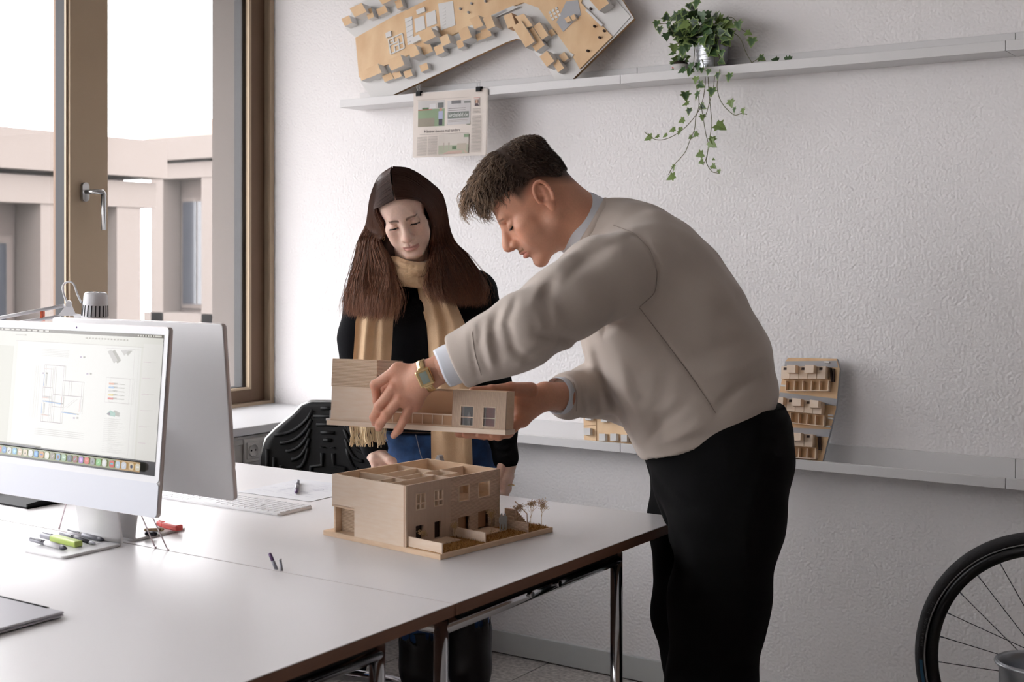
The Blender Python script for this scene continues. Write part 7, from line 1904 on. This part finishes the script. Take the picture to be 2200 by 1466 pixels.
for E_, sd in ((A, 1), (B, 2)):
    edge = E_[:, -1].mean(0); nf = 150; rg = np.random.default_rng(sd); ii = rg.uniform(0, len(edge) - 1, nf); r0 = np.stack([np.interp(ii, np.arange(len(edge)), edge[:, q]) for q in range(3)], 1); L_ = rg.uniform(.032, .052, nf); s = np.linspace(0, 1, 9)
    cl = np.round(ii / 3) ; P = r0[:, None, :] + np.stack([.006 * np.sin(cl[:, None] * 2 + s * 3) * s + rg.normal(0, .003, nf)[:, None] * s, rg.normal(0, .006, nf)[:, None] * s, -L_[:, None] * s[None, :]], 2)
    v, q = strands(P, .0013, False); o = to_obj('fringe', np_mesh('fringe', v, q, ['fringe_camel']), WO, scarf); o['kind'] = 'stuff'

# ---- hair: long, parted in the middle
rg = np.random.default_rng(21)
n = 6800; m_ = 30; side = np.where(rg.random(n) < .5, -1, 1); u = rg.random(n) ** .8; lay = rg.random(n)
# side +1: head's right (seen on the left of the picture)
def HL(x, y, z): return xf(np.array([[x, y, z]]), WM)[0]
# scalp pass points in head space, hanging points in room space
def ctrl(s, uu, ly):
    """control points for a strand of side s, uu 0 = front of the part, 1 = crown, ly 0 inner .. 1 outer"""
    o = .004 + .012 * ly
    sl = 1.0 if s > 0 else 0.0
    pa = (0.002 * s, .092 - .130 * uu, .078 + .054 * math.sin(math.pi * (.06 + .62 * min(1, uu * 1.1))) + o * .6)
    pb = (s * (.034 + .004 * sl + o * .7), .083 - .130 * uu, .072 - .006 * uu + .045 * math.sin(math.pi * (.04 + .56 * min(1, uu * 1.15))))
    yc = .060 - .112 * uu; yd = .052 - .100 * uu
    pc = (s * (.059 + .005 * sl + .016 * uu + o * .8), yc, .046 + .010 * sl * (1 - uu) + .006 * uu)
    pd = (s * (.0635 + (.034 + .020 * sl) * uu + o * .8 + .008 * math.exp(-((yd + .008) / .03) ** 2)), yd - .012, -.018 - .012 * sl)
    return [HL(*p_) for p_ in (pa, pb, pc, pd)]
hang = {1: [  # picture left: front lock, back lock
        [(816, 520, 3.43), (836, 566, 3.40), (848, 622, 3.365), (832, 684, 3.345)], [(774, 516, 3.46), (766, 575, 3.45), (756, 632, 3.42), (766, 676, 3.41)]],
        -1: [[(930, 520, 3.43), (926, 566, 3.40), (932, 612, 3.365), (952, 648, 3.345)], [(968, 508, 3.47), (1003, 555, 3.46), (1026, 610, 3.44), (1018, 656, 3.43)]]}
CP = np.zeros((n, 8, 3))
for i in range(n):
    s = side[i]; c = ctrl(s, u[i], lay[i]); fr, bk = hang[s]; tz = rg.normal(0, .22)
    cut_ = .55 + .55 * rg.random() ** .6
    hp_ = []
    for k in range(4):
        tb = min(1, max(0, u[i] + tz * (.12, .45, .8, 1.)[k])); hp_.append(Lp(*[fr[k][q] * (1 - tb) + bk[k][q] * tb for q in range(3)]))
    hp_[3] = hp_[2] + (hp_[3] - hp_[2]) * cut_
    jit = rg.normal(0, .004, 3) * np.array((1.3, 1.0, .4)); 
    for k in range(4): hp_[k] = hp_[k] + jit * (.5, 1.2, 2., 2.5)[k] + np.array((0, -.022 * (lay[i] - .4) * (.3, .65, .9, 1.)[k], 0))
    CP[i, :4] = c; CP[i, 4:] = hp_
def cat_np(CP, m):
    n, k, _ = CP.shape; E0 = np.concatenate([2 * CP[:, :1] - CP[:, 1:2], CP, 2 * CP[:, -1:] - CP[:, -2:-1]], 1); t = np.linspace(0, k - 1 - 1e-6, m); i = t.astype(int); f_ = (t - i)[None, :, None]
    a, b, c, d = E0[:, i], E0[:, i + 1], E0[:, i + 2], E0[:, i + 3]
    return .5 * (2 * b + (c - a) * f_ + (2 * a - 5 * b + 4 * c - d) * f_ ** 2 + (3 * b - a - 3 * c + d) * f_ ** 3)
P = cat_np(CP, m_); s = np.linspace(0, 1, m_)[None, :]
wv_ = np.clip((s - .5) / .5, 0, 1) ** 1.3; cl = (np.round(u * 9) * 1.3 + side)[:, None]
P[:, :, 0] += wv_ * .017 * np.sin(cl + s * 11 + rg.normal(0, .35, n)[:, None]); P[:, :, 1] += wv_ * .014 * np.cos(cl * 1.7 + s * 10 + rg.normal(0, .35, n)[:, None])
# a few stray hairs
v, q = strands(P, .00075)
mixv = np.clip(rg.uniform(.1, .8, n) + .25 * (side > 0), 0, 1)  # ends lighten; the head's window side gains more, light put into its colour
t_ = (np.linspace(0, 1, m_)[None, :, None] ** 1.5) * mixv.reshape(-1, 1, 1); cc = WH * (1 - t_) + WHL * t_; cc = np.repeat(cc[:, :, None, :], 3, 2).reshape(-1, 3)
# inner shell so no scalp shows
f = Field((-.10, -.125, -.10), (.10, .13, .16), .0035)
f.ell((0, -.010, .042), (.0705, .0885, .0865), 0); f.ell((0, -.03, -.01), (.072, .066, .08), .03); f.ell((0, -.012, .060), (.030, .070, .0735), .01)
f.ell((0, .100, -.022), (.0585, .075, .083), .012, mode='sub')
V, Q = f.mesh(1)
f = Field((-.42, 3.38, 1.18), (-.10, 3.62, 1.46), .005)
f.chain([Lp(868, 470, 3.50), Lp(872, 540, 3.52), Lp(878, 600, 3.545)], [.062, .066, .06], .02); f.chain([Lp(835, 480, 3.475), Lp(828, 540, 3.475), Lp(812, 600, 3.46)], [.028, .030, .03], .02); f.chain([Lp(930, 470, 3.475), Lp(945, 540, 3.475), Lp(970, 600, 3.46)], [.026, .034, .034], .02)
V2, Q2 = f.mesh(1)
VV, QQ, CC = merge([(xf(V, WM), Q, WH * .75), (V2, Q2, WH * .6), (v, q, cc)])  # inner hair tinted darker, the shade between locks put into its colour
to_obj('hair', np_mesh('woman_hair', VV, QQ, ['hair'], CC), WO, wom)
lashes(WM, WO, wom, wv0, n=44, r=.0003, L=.0075, cv=-.0016, z=.0004, lw=.0007)
for s in (-1, 1):
    m = MB(); c_ = Vector((s * .031, .0768, .0055)); R3 = .0125; Mi = Matrix.Translation(c_) @ Vector((0, .87, -.49)).to_track_quat('Z', 'Y').to_matrix().to_4x4()
    m.lathe([(R3 * math.sin(a), R3 * math.cos(a)) for a in np.linspace(.46, math.pi, 14)], 24, 0, Mi)
    m.lathe([(R3 * 1.004 * math.sin(a), R3 * 1.004 * math.cos(a)) for a in np.linspace(0.0, .48, 5)], 24, 1, Mi)
    m.v = [tuple(xf(np.array([v]), WM)[0] - WO) for v in m.v]; m.build('eye', ['eye_white', 'iris'], wom)
# ---- earrings
for s in (1, -1):
    m = MB(); c = HL(s * .0755, .022, -.034) - WO; 
    for k in range(4): cc_ = Vector(c) + Vector((0, 0, -.006 * k)); m.tube([cc_ + Vector((.0028 * math.cos(t), .0012 * math.sin(2 * t), .0032 * math.sin(t))) for t in [2 * math.pi * i / 12 for i in range(12)]], .0007, 6, closed=True)
    m.build('earring', 'gold', wom)
m = MB(); c = Vector(Lp(1098, 1043, 3.405) - WO); m.tube([c + Vector((.009 * math.cos(t), .0085 * math.sin(t), 0)) for t in [2 * math.pi * i / 20 for i in range(20)]], .0011, 6, closed=True); m.build('ring', 'gold', wom)
